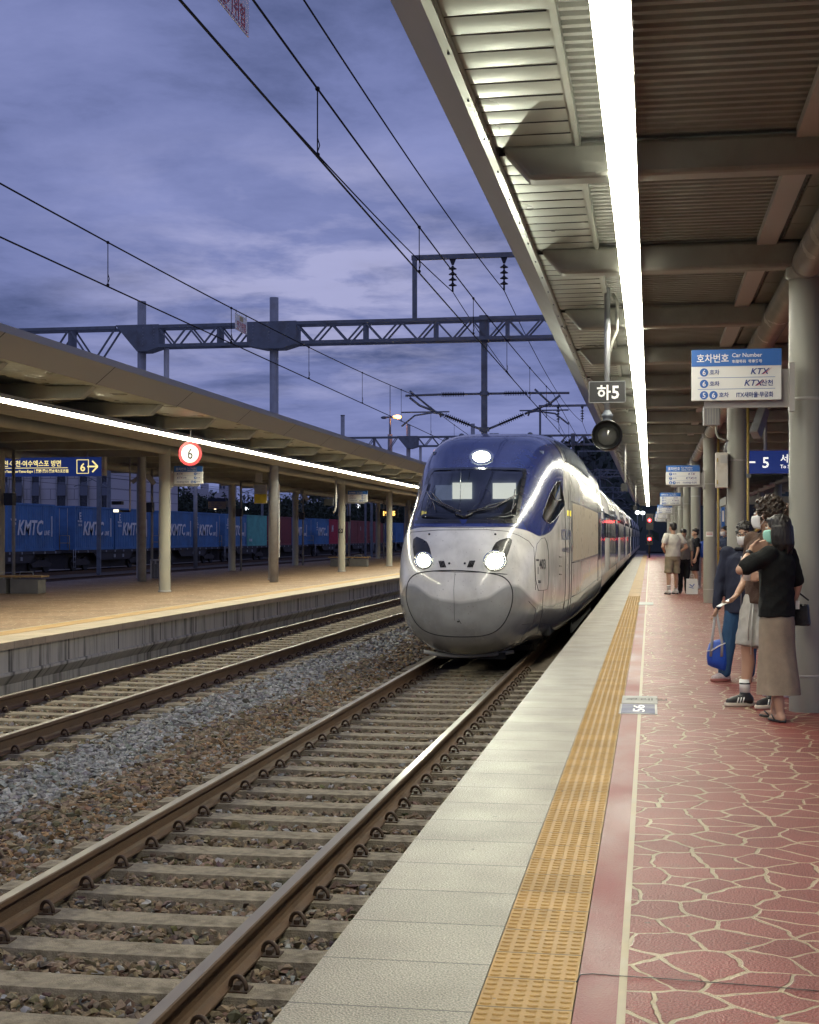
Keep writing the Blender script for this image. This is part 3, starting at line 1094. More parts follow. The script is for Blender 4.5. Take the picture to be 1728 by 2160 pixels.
# lit soffit near the edge
n = int((Y21 - Y20) / 0.27)
for i in range(n):
    ya = Y20 + i * 0.27
    rows = []
    for q in range(4):
        u = q / 3
        y = ya + 0.26 * u
        zz = 4.03 - 0.014 * math.sin(math.pi * u)
        rows.append([(-10.0, y, zz), (-8.93, y, zz - 0.04)])
    b.grid(rows, 0, True)
b.build('soffit_panel', M['soffit'], cf)
b = corrugated(-19.4, -9.9, Y20, Y21, 4.10, 0.16, 0.035); b.build('roof_deck', M['deck'], cf)
b = MB(); b.box(-19.5, -8.95, Y20, Y21, 4.16, 4.22); b.build('roof', M['fascia'], cf)
b = MB(); b.box(-19.6, -19.45, Y20, Y21, 3.95, 4.22); b.build('rear_fascia', M['fascia'], cf)
for k in range(-5, 34):
    y = 22.4 + 3.31 * k
    b = MB()
    b.prism([(-9.08, 4.0), (-9.10, 3.97), (-9.32, 3.78), (-19.2, 3.78), (-19.2, 4.05), (-10.0, 4.05), (-9.9, 4.0)], 'y', y - 0.10, y + 0.10)
    b.build('cross_beam', M['steel'], cf, bevel=0.03, fixn=True)
for x in (-12.1, -16.8):
    b = MB()
    b.tube([(x, Y20, 3.70), (x, Y21, 3.70)], 0.135, 14)
    b.build('roof_pipe', M['column'], cf)
b = MB()
b.prism([(-10.32, 3.745), (-10.30, 3.652), (-10.34, 3.65), (-11.3, 3.66), (-11.3, 3.70), (-10.4, 3.745)], 'y', Y20, Y21)
b.build('light_tray', M['column'], cf, fixn=True)
strip_light(-10.295, -10.18, 3.70, Y20 + 1, Y21 - 4, 'long lit white strip along the edge of the opposite canopy', 0, 'led_far')

fl = {1: 'pale round column by the opposite platform edge, holding the red ringed disc sign', 2: 'pale column of the opposite platform with the yellow box and hazard stripe', 3: 'opposite pale column with a small square notice and a car number sign', 4: 'pale front column of the opposite platform nearest to the train nose'}
FCOL = [34.4 + 10.45 * k for k in range(-1, 10)]
for i, y in enumerate(FCOL):
    t = thing('canopy_column', fl.get(i, 'pale front column of the opposite platform, hidden or far along'), 'column', (-12.1, y, P2Z), 0, None if i in fl else 'far front columns of the opposite platform')
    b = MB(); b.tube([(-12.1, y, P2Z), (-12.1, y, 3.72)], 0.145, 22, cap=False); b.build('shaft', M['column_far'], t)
    b = MB(); b.lathe([(0.146, P2Z - .012), (.165, P2Z - .012), (.165, P2Z + .03), (.146, P2Z + .035)], (-12.1, y, 0), 20); b.build('base_ring', M['bracket'], t)
BCOL = [34.9 + 10.5 * k for k in range(-1, 10)]
bl = {1: 'rear column of the opposite platform behind the bench under the blue sign', 2: 'rear opposite column beside the wire litter bin', 3: 'rear opposite column carrying an unlit brown sign panel', 4: 'rear opposite column just behind the far bench'}
for i, y in enumerate(BCOL):
    t = thing('canopy_column', bl.get(i, 'rear column of the opposite platform, far along the row'), 'column', (-16.8, y, P2Z), 0, None if i in bl else 'far rear columns of the opposite platform')
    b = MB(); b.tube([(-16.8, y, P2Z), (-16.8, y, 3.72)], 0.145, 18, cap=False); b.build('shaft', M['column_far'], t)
    b = MB(); b.tube([(-16.45, y + 0.1, P2Z), (-16.45, y + 0.1, 3.75)], 0.045, 10); b.build('drain_pipe', M['galv'], t)
    b = MB(); b.box(-16.56, -16.32, y - .25, y - .02, 2.30, 2.62); b.build('loudspeaker', M['black'], t)
# ------------------------------------------------------------------ signs and fittings
M['disc'] = mat('number_disc_blue', (0.03, 0.12, 0.42), 0.4, 0, 0)
M['cream_box'] = mat('cream_enamel', (0.55, 0.52, 0.46), 0.45, 0, 0.08, 5, dirt=(0.35, 0.28, 0.2, 0.5), dscale=3)
M['brass'] = mat('yellow_pipe', (0.45, 0.33, 0.10), 0.35, 0.2, 0.1)


def disc(mb, x, y, z, r, n=20):
    mb.tube([(x, y, z), (x, y - 0.0025, z)], r, n, smooth=False)


def car_sign(x0, x1, z0, z1, y, rows, label, colx, right=True, back=True, name='car_number_sign'):
    """white board with a blue head: rows of (numbers, name text, train text kind)"""
    t = thing(name, label, 'sign', (x0, y, z0), 0, None)
    w, h = x1 - x0, z1 - z0
    b = MB(); b.box(x0, x1, y, y + 0.035, z0, z1); b.build('board', M['sign_white'], t, bevel=0.004)
    hb = MB(); hb.box(x0, x1, y - 0.003, y - 0.0005, z0 + h * 0.672, z1); hb.build('header_band', M['sign_blue'], t)
    tw = text_mesh([('호차번호', x0 + w * .055, z0 + h * .76, h * .185, 'LEFT', 0, .92), ('Car Number', x0 + w * .45, z0 + h * .845, h * .11, 'LEFT'), ('车厢号码  号車番号', x0 + w * .45, z0 + h * .735, h * .068, 'LEFT')], M['white_text'], 0.012)
    shift(tw, 0, y - 0.0045, 0).build('lettering', M['white_text'], hb and t)
    rh = h * .672 / 3
    tx, ds, nm, rd, ln = [], MB(), [], MB(), MB()
    for i, (nums, kind) in enumerate(rows):
        zc = z0 + h * .672 - rh * (i + .52)
        if i:
            ln.box(x0 + w * .07, x0 + w * .93, y - 0.002, y - 0.0005, zc + rh * .5, zc + rh * .5 + h * .008)
        xn = x0 + w * (.14 if right else .72 - .0 * len(nums))
        if not right:
            xn = x0 + w * (.74 - .11 * (len(nums) - 1))
        for q, s in enumerate(nums):
            disc(ds, xn + q * w * .105, y - 0.0005, zc, h * .082)
            nm.append((s, xn + q * w * .105, zc - h * .05, h * .14, 'CENTER'))
        xl = xn + (len(nums) - 1) * w * .105 + w * .06
        tx.append(('호차', xl, zc - h * .038, h * .105, 'LEFT'))
        xr = x0 + w * (.91 if right else .09)
        al = 'RIGHT' if right else 'LEFT'
        if kind == 'K':
            tx.append(('KTX', xr - (w * .06 if right else 0), zc - h * .05, h * .165, al, .28, 1.05))
            xk = xr - (w * .06 if right else -w * .19)
        elif kind == 'S':
            if right:
                tx.append(('산천', xr, zc - h * .045, h * .125, 'RIGHT'))
                tx.append(('KTX', xr - w * .13, zc - h * .05, h * .165, 'RIGHT', .28, 1.05))
                xk = xr - w * .13
            else:
                tx.append(('KTX', xr, zc - h * .05, h * .165, 'LEFT', .28, 1.05))
                tx.append(('산천', xr + w * .22, zc - h * .045, h * .115, 'LEFT'))
                xk = xr + w * .19
        else:
            tx.append(('ITX새마을·무궁화', xr, zc - h * .045, h * .118, al, 0, .82))
            xk = None
        if xk is not None:
            v = [(xk - w * .065, zc - h * .052), (xk - w * .05, zc - h * .052), (xk + w * .055, zc + h * .085)]
            rd.prism(v, 'y', y - 0.0065, y - 0.005)
    shift(text_mesh(tx, None, 0.014), 0, y - 0.003, 0).build('lettering', M['navy_text'], t)
    ds.build('number_disc', M['disc'], t)
    shift(text_mesh(nm, None, 0.012), 0, y - 0.005, 0).build('number', M['white_text'], t)
    ln.build('row_line', M['disc'], t)
    rd.build('logo_swoosh', M['red_text'], t)
    if back:
        s = 1 if colx > x1 else -1
        xe = colx - s * 0.145
        bk = MB()
        xa = x1 if s > 0 else x0
        bk.box(min(xa - s * w * .85, xe), max(xa - s * w * .85, xe), y + 0.08, y + 0.11, z0 - h * .13, z1 - h * .38)
        bk.build('bracket_arm', M['bracket'], t)
        ch = MB(); ch.box(xe - 0.022, xe + 0.022, y + 0.05, y + 0.15, z0 - h * .22, z1 - h * .26); ch.build('mounting_channel', M['bracket'], t)
    return t


rows1 = [(['6'], 'K'), (['6'], 'S'), (['5', '6'], 'I')]
for i, (yy, nums, lab) in enumerate(((12.45, ('6', '6', '56'), 'big white and blue car number sign on the nearest column, reading 6'), (32.4, ('7', '7', '67'), 'white and blue car number sign reading 7 on the column with the small notice'),
                                    (52.5, ('8', '8', '78'), 'car number sign reading 8, third in the row on the near platform'), (72.5, ('9', '9', '89'), 'fourth car number sign, small, in the receding row'),
                                    (92.5, ('10', '10', '9'), 'fifth tiny car number sign far along the platform'), (109, ('11', '11', '10'), 'farthest tiny car number sign at the platform end'))):
    if i < 4:
        rws = [([nums[0]], 'K'), ([nums[1]], 'S'), (list(nums[2]), 'I')]
    else:
        rws = [([nums[0]], 'K'), ([nums[1]], 'S'), ([nums[2]], 'I')]
    car_sign(0.345, 1.085, 2.645, 3.075, yy - .18, rws, lab, 1.32)

# signs on the far platform (arm reaches right from the column)
car_sign(-11.85, -11.1, 2.82, 3.27, 34.4, [(['7'], 'K'), (['7'], 'S'), (['6', '7'], 'I')], 'car number sign under the red ringed disc on the opposite platform', -12.1, right=False)
car_sign(-11.85, -11.05, 2.86, 3.30, 55.3, [(['8'], 'K'), (['8'], 'S'), (['7', '8'], 'I')], 'opposite car number sign reading 8, beside the column with the square notice', -12.1, right=False)

# round speed sign with a red ring, hung by the canopy edge
xs_, ys_, zs_ = -9.89, 29.8, 3.30
t = thing('speed_limit_sign', 'round white sign with red ring and a black 6, hung by the opposite canopy edge', 'sign', (xs_, ys_, zs_))
b = MB(); b.tube([(xs_, ys_, zs_), (xs_, ys_ - .03, zs_)], 0.265, 40); b.build('red_ring', mat('sign_red', (0.50, 0.02, 0.03), 0.4, 0, 0), t)
b = MB(); b.tube([(xs_, ys_ - .032, zs_), (xs_, ys_ - .038, zs_)], 0.198, 40); b.build('face', M['sign_white'], t)
shift(text_mesh([('6', xs_, zs_ - .115, .33, 'CENTER', 0, .82)], None, 0.015), 0, ys_ - .04, 0).build('lettering', M['black'], t)
b = MB(); b.tube([(xs_, ys_ + .02, zs_), (xs_, ys_ + .02, 4.0)], 0.02, 8); b.build('hanger_rod', M['galv'], t)

# big blue direction sign, far platform
M['lit_navy'] = mat('backlit_navy', (0.02, 0.035, 0.17), 0.35, 0, 0, emit=(0.012, 0.03, 0.16), estr=0.5)
M['lit_yellow'] = mat('backlit_yellow', (0.7, 0.6, 0.2), 0.4, 0, 0, emit=(1.0, 0.82, 0.32), estr=0.9)
M['lit_white'] = mat('backlit_white', (0.8, 0.8, 0.8), 0.4, 0, 0, emit=(1, 1, 0.95), estr=0.75)
YS = 36.0
xr, xl = -14.33, -18.4
zt, zb = CAMZ + 168 / 3000 * 37.7, CAMZ + 128 / 3000 * 37.7
t = thing('direction_sign', 'long navy sign with yellow writing, boxed 6 and arrow, hanging over the opposite platform', 'sign', (-15, YS, zb))
b = MB(); b.box(xl, xr - 0.09, YS, YS + 0.16, zb, zt); b.build('sign_box', M['lit_navy'], t)
b = MB(); b.box(xr - 0.088, xr, YS - 0.005, YS + 0.165, zb, zt + .005); b.build('end_cap', M['bracket'], t)
H = zt - zb
tx = text_mesh([('전주·남원·곡성·순천·여천·여수엑스포 방면', xr - 1.22, zb + H * .55, H * .36, 'RIGHT', 0, .92), ('Jeonju·Namwon·Suncheon·Yeocheon·Yeosu-Expo│麗陽·麗川·麗水엑스포方面', xr - 1.02, zb + H * .20, H * .20, 'RIGHT', 0, .82),
                ('6', xr - .62, zb + H * .26, H * .60, 'CENTER')], None, .016)
tx.box(xl + .1, xr - 1.04, 0, 0.003, zb + H * .43, zb + H * .46)
tx = shift(tx, 0, YS - .004, 0)
tx.build('lettering', M['lit_yellow'], t)
fr = MB()
sq = H * .36
for k in range(4):
    a = [(-1, -1), (1, -1), (1, 1), (-1, 1)]
    p, q = a[k], a[(k + 1) % 4]
    fr.bar((xr - .62 + p[0] * sq * .9, YS - .004, zb + H * .5 + p[1] * sq), (xr - .62 + q[0] * sq * .9, YS - .004, zb + H * .5 + q[1] * sq), 0.016, 0.016)
fr.build('number_frame', M['lit_yellow'], t)
ar = MB()
cx, cz = xr - .33, zb + H * .5
ar.box(cx - .16, cx + .10, YS - .006, YS - .001, cz - .02, cz + .02)
ar.bar((cx + .13, YS - .004, cz), (cx - .02, YS - .004, cz + .15), 0.005, 0.04)
ar.bar((cx + .13, YS - .004, cz), (cx - .02, YS - .004, cz - .15), 0.005, 0.04)
ar.build('arrow', M['lit_yellow'], t)
b = MB()
for x in (-14.85, -17.4):
    b.tube([(x, YS + .08, zt), (x, YS + .08, 3.78)], 0.03, 8)
b.build('hanger_rod', M['galv'], t)

# navy sign near platform: "5 Seoul"
YS = 27.2
zt, zb = CAMZ + 177 / 3000 * 27, CAMZ + 130 / 3000 * 27
t = thing('direction_sign', 'navy hanging sign with a white 5, half hidden behind the nearest column', 'sign', (3, YS, zb))
b = MB(); b.box(1.72, 5.0, YS, YS + .16, zb, zt); b.build('sign_box', M['lit_navy'], t)
b = MB(); b.box(1.70, 1.718, YS - .004, YS + .165, zb - .01, zt + .01); b.build('end_cap', M['bracket'], t)
H = zt - zb
tx = text_mesh([('5', 2.12, zb + H * .25, H * .66, 'CENTER'), ('서울·용산', 2.38, zb + H * .50, H * .40, 'LEFT'), ('To Seoul·Yongsan', 2.38, zb + H * .22, H * .22, 'LEFT')], None, .012)
tx.box(1.79, 1.93, 0, 0.003, zb + H * .46, zb + H * .53)
shift(tx, 0, YS - .004, 0).build('lettering', M['lit_white'], t)
b = MB()
for x in (2.12, 4.4):
    b.tube([(x, YS + .08, zt), (x, YS + .08, 4.06)], 0.03, 8)
b.build('hanger_rod', M['galv'], t)

# hanging black plate and repeater signal
Y0 = 14.75
xc = -0.437
t = thing('stop_marker_sign', 'black hanging plate with white lettering and 5, under the canopy edge', 'sign', (xc, Y0, 2.98))
b = MB(); b.tube([(xc, Y0 + .04, 2.80), (xc, Y0 + .04, 4.06)], 0.030, 14); b.build('pole', M['galv'], t)
b = MB(); b.box(xc - .185, xc + .185, Y0, Y0 + .012, 2.875, 3.09); b.build('plate', M['black'], t, bevel=.003)
e = MB()
for (a0, a1, c0, c1) in ((-.185, .185, 2.873, 2.878), (-.185, .185, 3.088, 3.093), (-.187, -.182, 2.873, 3.093), (.182, .187, 2.873, 3.093)):
    e.box(xc + a0, xc + a1, Y0 - .002, Y0 + .014, c0, c1)
e.build('plate_edge', M['galv'], t)
shift(text_mesh([('하', xc - .035, 2.915, .165, 'CENTER', 0, .95), ('5', xc + .085, 2.915, .185, 'CENTER', 0, .95)], None, .022), 0, Y0 - .003, 0).build('lettering', M['white_text'], t)
b = MB(); b.tube([(xc + .055, Y0 + .06, 4.0), (xc + .10, Y0 + .06, 3.92), (xc + .10, Y0 + .06, 3.62), (xc + .05, Y0 + .06, 3.5), (xc + .01, Y0 + .04, 3.3)], 0.016, 8); b.build('cable_conduit', M['column'], t)
t = thing('repeater_signal', 'round unlit black signal lamp hanging under the black plate', 'signal', (xc, Y0, 2.52))
cz = 2.535
b = MB()
b.lathe([(0.018, 0), (0.05, -.06), (0.06, -.065), (.06, -.09), (.05, -.095), (.05, -.13)], (xc, Y0 + .04, 2.82), 14); b.build('hanger', M['galv_dark'], t)
b = MB()
b.lathe([(0.10, .0), (0.155, -.005), (0.158, -.10), (0.150, -.155), (.144, -.155), (.12, -.11), (.098, -.03)], (xc, Y0 + .06, cz), 32, axis='y'); b.build('hood', mat('signal_hood', (.006, .006, .006), .35, 0, .1, spec=.25), t)
b = MB(); b.tube([(xc, Y0 + .06, cz), (xc, Y0 + .16, cz)], 0.155, 24); b.build('housing', M['black'], t)
b = MB(); b.lathe([(.099, -.028), (.07, -.045), (.035, -.056), (1e-4, -.06)], (xc, Y0 + .06, cz), 28, axis='y'); b.build('lens', mat('signal_lens', (.10, .10, .09), .08, 0, 0, coat=1), t)

# fittings on the second column
t = thing('platform_loudspeaker', 'grey ribbed box on a pole arm above the cream cabinet', 'loudspeaker', (0.93, 22.3, 3.1))
b = MB(); b.box(0.80, 1.06, 22.28, 22.40, 3.20, 3.49); b.build('housing', M['galv'], t, bevel=.012)
b = MB()
for k in range(6):
    b.box(0.815 + k * .041, 0.83 + k * .041, 22.272, 22.281, 3.22, 3.47)
b.build('rib', M['bracket'], t)
b = MB(); b.tube([(0.86, 22.4, 3.49), (0.86, 22.4, 3.60), (1.2, 22.5, 3.62)], .012, 8); b.build('arm', M['galv'], t)
b = MB(); b.tube([(1.0, 22.36, 3.2), (1.0, 22.36, 3.10), (1.03, 22.36, 3.02), (1.12, 22.37, 2.98), (1.185, 22.38, 2.96)], .018, 10); b.build('conduit', M['column'], t)
t = thing('electrical_cabinet', 'cream metal cabinet strapped to the side of the second column', 'cabinet', (1.09, 22.4, 2.3))
b = MB(); b.box(0.995, 1.175, 22.32, 22.56, 2.245, 2.785); b.build('cabinet_body', M['cream_box'], t, bevel=.005)
b = MB(); b.box(1.06, 1.165, 22.312, 22.319, 2.62, 2.745); b.build('hatch', M['bracket'], t, bevel=.003)
b = MB(); b.box(1.01, 1.025, 22.308, 22.319, 2.64, 2.70); b.box(1.01, 1.025, 22.308, 22.319, 2.30, 2.36); b.build('latch', M['brass'], t)
b = MB(); b.tube([(1.12, 22.4, 2.785), (1.13, 22.38, 2.88), (1.17, 22.37, 2.98)], .01, 8); b.tube([(1.145, 22.4, 2.785), (1.16, 22.38, 2.9), (1.18, 22.37, 2.97)], .01, 8); b.build('conduit', M['galv'], t)
t = thing('conduit_pipe', 'yellow lit conduit pipe up the inner side of the second column', 'pipe', (1.5, 22.6, 0))
b = MB(); b.tube([(1.485, 22.5, 0), (1.485, 22.5, 3.8)], .022, 10); b.build('pipe', M['brass'], t)
b = MB(); b.box(1.46, 1.53, 22.47, 22.55, 2.4, 2.46); b.box(1.46, 1.53, 22.47, 22.55, 1.2, 1.26); b.build('clamp', M['galv_dark'], t)
t = thing('conduit_pipe', 'yellow conduit pipe beside the third column with the notice', 'pipe', (1.5, 32.6, 0))
b = MB(); b.tube([(1.50, 32.5, 0), (1.50, 32.5, 3.8)], .026, 10); b.build('pipe', M['brass'], t)
t = thing('cctv_camera', 'grey box camera tilted down beyond the second column', 'camera', (1.75, 23.5, 3.3))
b = MB(); b.bar((1.66, 23.4, 3.12), (1.82, 23.7, 3.55), .14, .18); b.build('housing', M['galv'], t, bevel=.01)
b = MB(); b.tube([(1.78, 23.7, 3.5), (1.80, 23.7, 4.05)], .02, 8); b.build('arm', M['galv_dark'], t)
t = thing('notice_sticker', 'small white notice sticker with printed lines on the third column', 'notice', (1.32, 32.4, 1.5))
b = MB()
rows = [[(1.32 - .145 * math.sin(a) * 1.01, 32.6 - .145 * math.cos(a) * 1.01, z) for a in np.linspace(.65, -.45, 9)] for z in (1.49, 1.60)]
b.grid(rows); b.build('sheet', M['sign_white'], t)
b = MB()
for z in (1.565, 1.535):
    rows = [[(1.32 - .145 * math.sin(a) * 1.02, 32.6 - .145 * math.cos(a) * 1.02, z + h) for a in np.linspace(.55, -.35, 9)] for h in (0, .012)]
    b.grid(rows)
b.build('printed_line', M['red_text'], t)
t = thing('no_smoking_plate', 'small white square plate with a dark mark beside the third column', 'plate', (1.56, 31.9, .65))
b = MB(); b.box(1.515, 1.63, 32.3, 32.31, .40, .56); b.build('plate', M['sign_white'], t)
b = MB(); b.lathe([(.030, 0), (.044, 0), (.044, -.003), (.030, -.003)], (1.572, 32.299, .48), 16, axis='y'); b.bar((1.545, 32.297, .505), (1.60, 32.297, .455), .003, .012); b.build('mark', M['dark'], t)
# waiting shelter panel, far behind the columns
t = thing('stair_enclosure', 'dark glazed stair enclosure with yellow handrail behind the waiting people', 'stairwell', (3.6, 45, 0))
M['shelter'] = mat('dark_blue_panel', (0.012, 0.02, 0.045), 0.3, 0, 0.1)
b = MB(); b.box(2.4, 4.7, 46, 64, 0, 2.5); b.build('wall_panel', M['shelter'], t)
b = MB(); b.box(2.35, 4.75, 45.9, 64.1, 2.5, 2.75); b.build('roof', M['deck'], t)
b = MB()
for k in range(6):
    b.box(2.37, 2.40, 46 + k * 3.5, 46.08 + k * 3.5, 0, 2.5)
    b.box(2.4 + k * .45, 2.43 + k * .45, 45.94, 45.985, 0, 2.5)
b.build('mullion', M['galv'], t)
b = MB()
b.tube([(2.02, 30, 1.55), (2.55, 30, 1.83), (2.62, 30, 1.84), (2.66, 30, 1.78), (2.66, 30, .9)], .03, 10)
b.tube([(2.62, 30, 1.8), (2.62, 30, 0)], .03, 10)
b.tube([(2.02, 30, 1.55), (2.02, 30, 0)], .03, 10)
b.build('handrail', M['brass'], t)
t = thing('blue_info_board', 'tall thin blue information board beyond the second column', 'board', (2.0, 40, 1.2))
b = MB(); b.box(1.93, 2.02, 40, 40.06, .55, 2.3); b.build('board', M['sign_blue'], t)
b = MB(); b.box(1.95, 2.0, 39.985, 39.999, 1.9, 2.2); b.box(1.95, 2.0, 39.985, 39.999, 1.5, 1.75); b.build('printed_line', M['white_text'], t)
t = thing('lit_panel', 'small glowing yellow light in the dark beyond the columns', 'lamp', (1.85, 36, 1.7))
b = MB(); b.box(2.13, 2.17, 42, 42.05, 1.62, 1.76); b.build('lamp', mat('yellow_lamp', (.8, .6, .2), .5, 0, 0, emit=(1, .7, .15), estr=2.5), t)
b = MB(); b.box(2.11, 2.19, 42.05, 42.1, 1.60, 1.80); b.build('housing', M['black'], t)

# hooked poles on the canopy edge farther away
for yy, lab in ((36, 'thin hanging pole with a lamp hook under the canopy beyond the signal'), (62, 'short hanging pole far along the canopy edge')):
    t = thing('hanging_pole', lab, 'pole', (-.62, yy, 3))
    b = MB(); b.tube([(-.62, yy, 3.95), (-.62, yy, 2.75)], .025, 8); b.build('pole', M['bracket'], t)
    b = MB(); b.box(-.74, -.50, yy - .1, yy + .1, 3.93, 3.99); b.build('mount', M['galv'], t)
    b = MB(); b.box(-.72, -.56, yy - .1, yy + .02, 2.62, 2.82); b.build('camera', M['black'], t)

# ------------------------------------------------------------------ far-platform furniture
def bench(x, y, L, rz, label):
    t = thing('platform_bench', label, 'bench', (x, y, P2Z - .012), 0, None)
    z0 = P2Z - .012
    M.setdefault('bench_wood', mat('bench_wood', (0.34, 0.22, 0.08), 0.5, 0, .2, 6, stretch=(1, 8, 8)))
    M.setdefault('bench_base', mat('bench_base_stone', (0.17, 0.165, 0.15), 0.8, 0, .15))
    b = MB()
    for k in range(4):
        b.box(x - L / 2, x + L / 2, y - .25 + k * .125, y - .14 + k * .125, z0 + .40, z0 + .45)
    b.build('seat', M['bench_wood'], t, bevel=.006)
    for s in (-1, 1):
        b = MB(); b.box(x + s * L * .24 - L * .21, x + s * L * .24 + L * .21, y - .22, y + .22, z0, z0 + .36); b.build('base', M['bench_base'], t, bevel=.01)
        b = MB(); b.box(x + s * L * .24 - .02 - s * L * .18, x + s * L * .24 + .02 - s * L * .18, y - .24, y + .24, z0 + .36, z0 + .40); b.build('seat_support', M['galv'], t)
        b = MB(); b.tube([(x + s * L * .22 - .18, y, z0 + .45), (x + s * L * .22 - .16, y, z0 + .53), (x + s * L * .22 + .16, y, z0 + .53), (x + s * L * .22 + .18, y, z0 + .45)], .014, 8); b.build('arm_rail', M['galv'], t)


bench(-15.55, 33.0, 1.75, 0, 'wooden topped bench with stone base, under the long navy sign')
bench(-13.85, 65.0, 1.1 * 1.75, 0, 'small wooden topped bench far along the opposite platform')
t = thing('litter_bin', 'wire mesh litter bin beside the rear opposite column', 'bin', (-16.0, 45.3, P2Z))
b = MB()
x, y, z = -16.0, 45.0, P2Z - .012
for (dx, dy) in ((-.22, -.22), (.22, -.22), (-.22, .22), (.22, .22)):
    b.box(x + dx - .02, x + dx + .02, y + dy - .02, y + dy + .02, z, z + .62)
b.build('frame', M['bracket'], t)
b = MB(); b.box(x - .2, x + .2, y - .2, y + .2, z + .03, z + .5); b.build('liner', mat('bin_liner', (.12, .12, .12), .4, 0, .3, 12, .5, 20), t)
b = MB(); b.box(x - .25, x + .25, y - .25, y + .25, z + .60, z + .645); b.build('lid', M['galv'], t)
b = MB()
for k in range(9):
    b.box(x - .2 + k * .05 - .004, x - .2 + k * .05 + .004, y - .226, y - .218, z + .05, z + .6)
b.build('mesh_panel', M['galv'], t)
# column 2 fittings on the far side
t = thing('yellow_box', 'yellow and grey switch box fixed to the opposite column', 'switch box', (-12.5, 44.7, 2.6))
b = MB(); b.box(-12.66, -12.24, 44.62, 44.69, 2.56, 3.17); b.build('backboard', M['cream_box'], t)
b = MB(); b.box(-12.65, -12.25, 44.56, 44.619, 2.57, 2.86); b.build('front', mat('yellow_enamel', (.52, .40, .03), .45, 0, .2, 8), t, bevel=.01)
b = MB(); b.box(-12.65, -12.25, 44.58, 44.619, 2.87, 3.16); b.build('upper_front', M['galv'], t, bevel=.01)
t = thing('hazard_board', 'red and yellow striped hazard board on the opposite column', 'warning board', (-11.93, 44.65, 1.3))
b = MB(); b.box(-11.99, -11.86, 44.66, 44.68, .82, 1.55); b.build('board', mat('hazard_yellow', (.6, .42, .03), .5, 0, .05), t)
b = MB()
for k in range(6):
    z = .84 + k * .118
    b.prism([(-11.99, z), (-11.86, z + .05), (-11.86, z + .105), (-11.99, z + .055)], 'y', 44.652, 44.659)
b.build('stripe', mat('hazard_red', (.42, .02, .02), .5, 0, .05), t)
b = MB(); b.box(-11.858, -11.83, 44.66, 44.70, .82, 3.2); b.build('edge_plate', M['sign_white'], t)
b = MB()
b = text_mesh([(s, -11.90, 2.75 - i * .17, .13, 'CENTER') for i, s in enumerate('전기위험접근금지')], None, .01)
shift(b, 0, 44.655, 0).build('lettering', mat('blue_letter', (.03, .1, .4), .5, 0, 0), t)
t = thing('cctv_camera', 'pair of grey security cameras at the head of the yellow box column', 'camera', (-12.0, 44.6, 3.5))
b = MB(); b.tube([(-11.93, 44.6, 3.62), (-11.9, 44.5, 3.3)], .04, 8); b.build('housing', M['galv'], t)
b = MB(); b.box(-12.62, -12.42, 44.6, 44.75, 3.25, 3.55); b.build('junction_box', M['bracket'], t)
t = thing('square_notice', 'small dark square notice on the opposite column by the 8 sign', 'notice', (-12.1, 55.1, 1.5))
b = MB(); b.box(-12.20, -12.02, 55.13, 55.14, 1.62, 1.80); b.build('plate', M['dark'], t)
b = MB(); b.lathe([(.035, 0), (.055, 0), (.055, -.003), (.035, -.003)], (-12.11, 55.129, 1.71), 16, axis='y'); b.build('mark', M['bracket'], t)
t = thing('hanging_pole', 'bent hanging pole with loudspeaker under the opposite canopy edge', 'pole', (-11.0, 50, 3))
b = MB(); b.tube([(-11.15, 50, 3.75), (-11.15, 50, 2.55), (-11.18, 50, 2.42), (-11.25, 50, 2.35)], .035, 10); b.build('pole', M['bracket'], t)
b = MB(); b.box(-11.55, -11.25, 49.9, 50.1, 2.6, 2.85); b.build('loudspeaker', M['black'], t)
b = MB(); b.box(-11.35, -10.95, 49.9, 50.1, 3.72, 3.80); b.build('mount', M['galv'], t)
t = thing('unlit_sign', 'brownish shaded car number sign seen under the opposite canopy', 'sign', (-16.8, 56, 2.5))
b = MB(); b.box(-17.9, -17.15, 56.2, 56.24, 2.62, 3.06); b.build('board', mat('shaded_board', (.42, .33, .24), .5, 0, .05), t)  # white board and blue header coloured darker, shade put into both tones
b = MB(); b.box(-17.9, -17.15, 56.19, 56.199, 2.92, 3.06); b.build('header_band', mat('shaded_blue', (.05, .07, .16), .5, 0, .05), t)
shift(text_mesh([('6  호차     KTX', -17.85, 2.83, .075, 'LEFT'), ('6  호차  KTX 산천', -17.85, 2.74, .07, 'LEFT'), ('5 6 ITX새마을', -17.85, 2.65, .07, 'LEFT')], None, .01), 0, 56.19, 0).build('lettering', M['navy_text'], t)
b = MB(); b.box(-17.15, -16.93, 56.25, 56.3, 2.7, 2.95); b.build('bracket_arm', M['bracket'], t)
# LED clock
t = thing('led_clock', 'orange LED clock showing 19:45 under the opposite canopy', 'clock', (-13.0, 70, 2.6))
b = MB(); b.box(-13.35, -12.45, 70.0, 70.15, 2.45, 2.85); b.build('case', M['black'], t)
shift(text_mesh([('19:45', -12.9, 2.535, .30, 'CENTER', 0, 1.0)], None, .03), 0, 69.99, 0).build('digit', mat('led_orange', (.9, .5, .1), .5, 0, 0, emit=(1, .55, .12), estr=3.0), t)
b = MB(); b.tube([(-12.9, 70.1, 2.85), (-12.9, 70.1, 3.8)], .025, 8); b.build('hanger_rod', M['galv'], t)
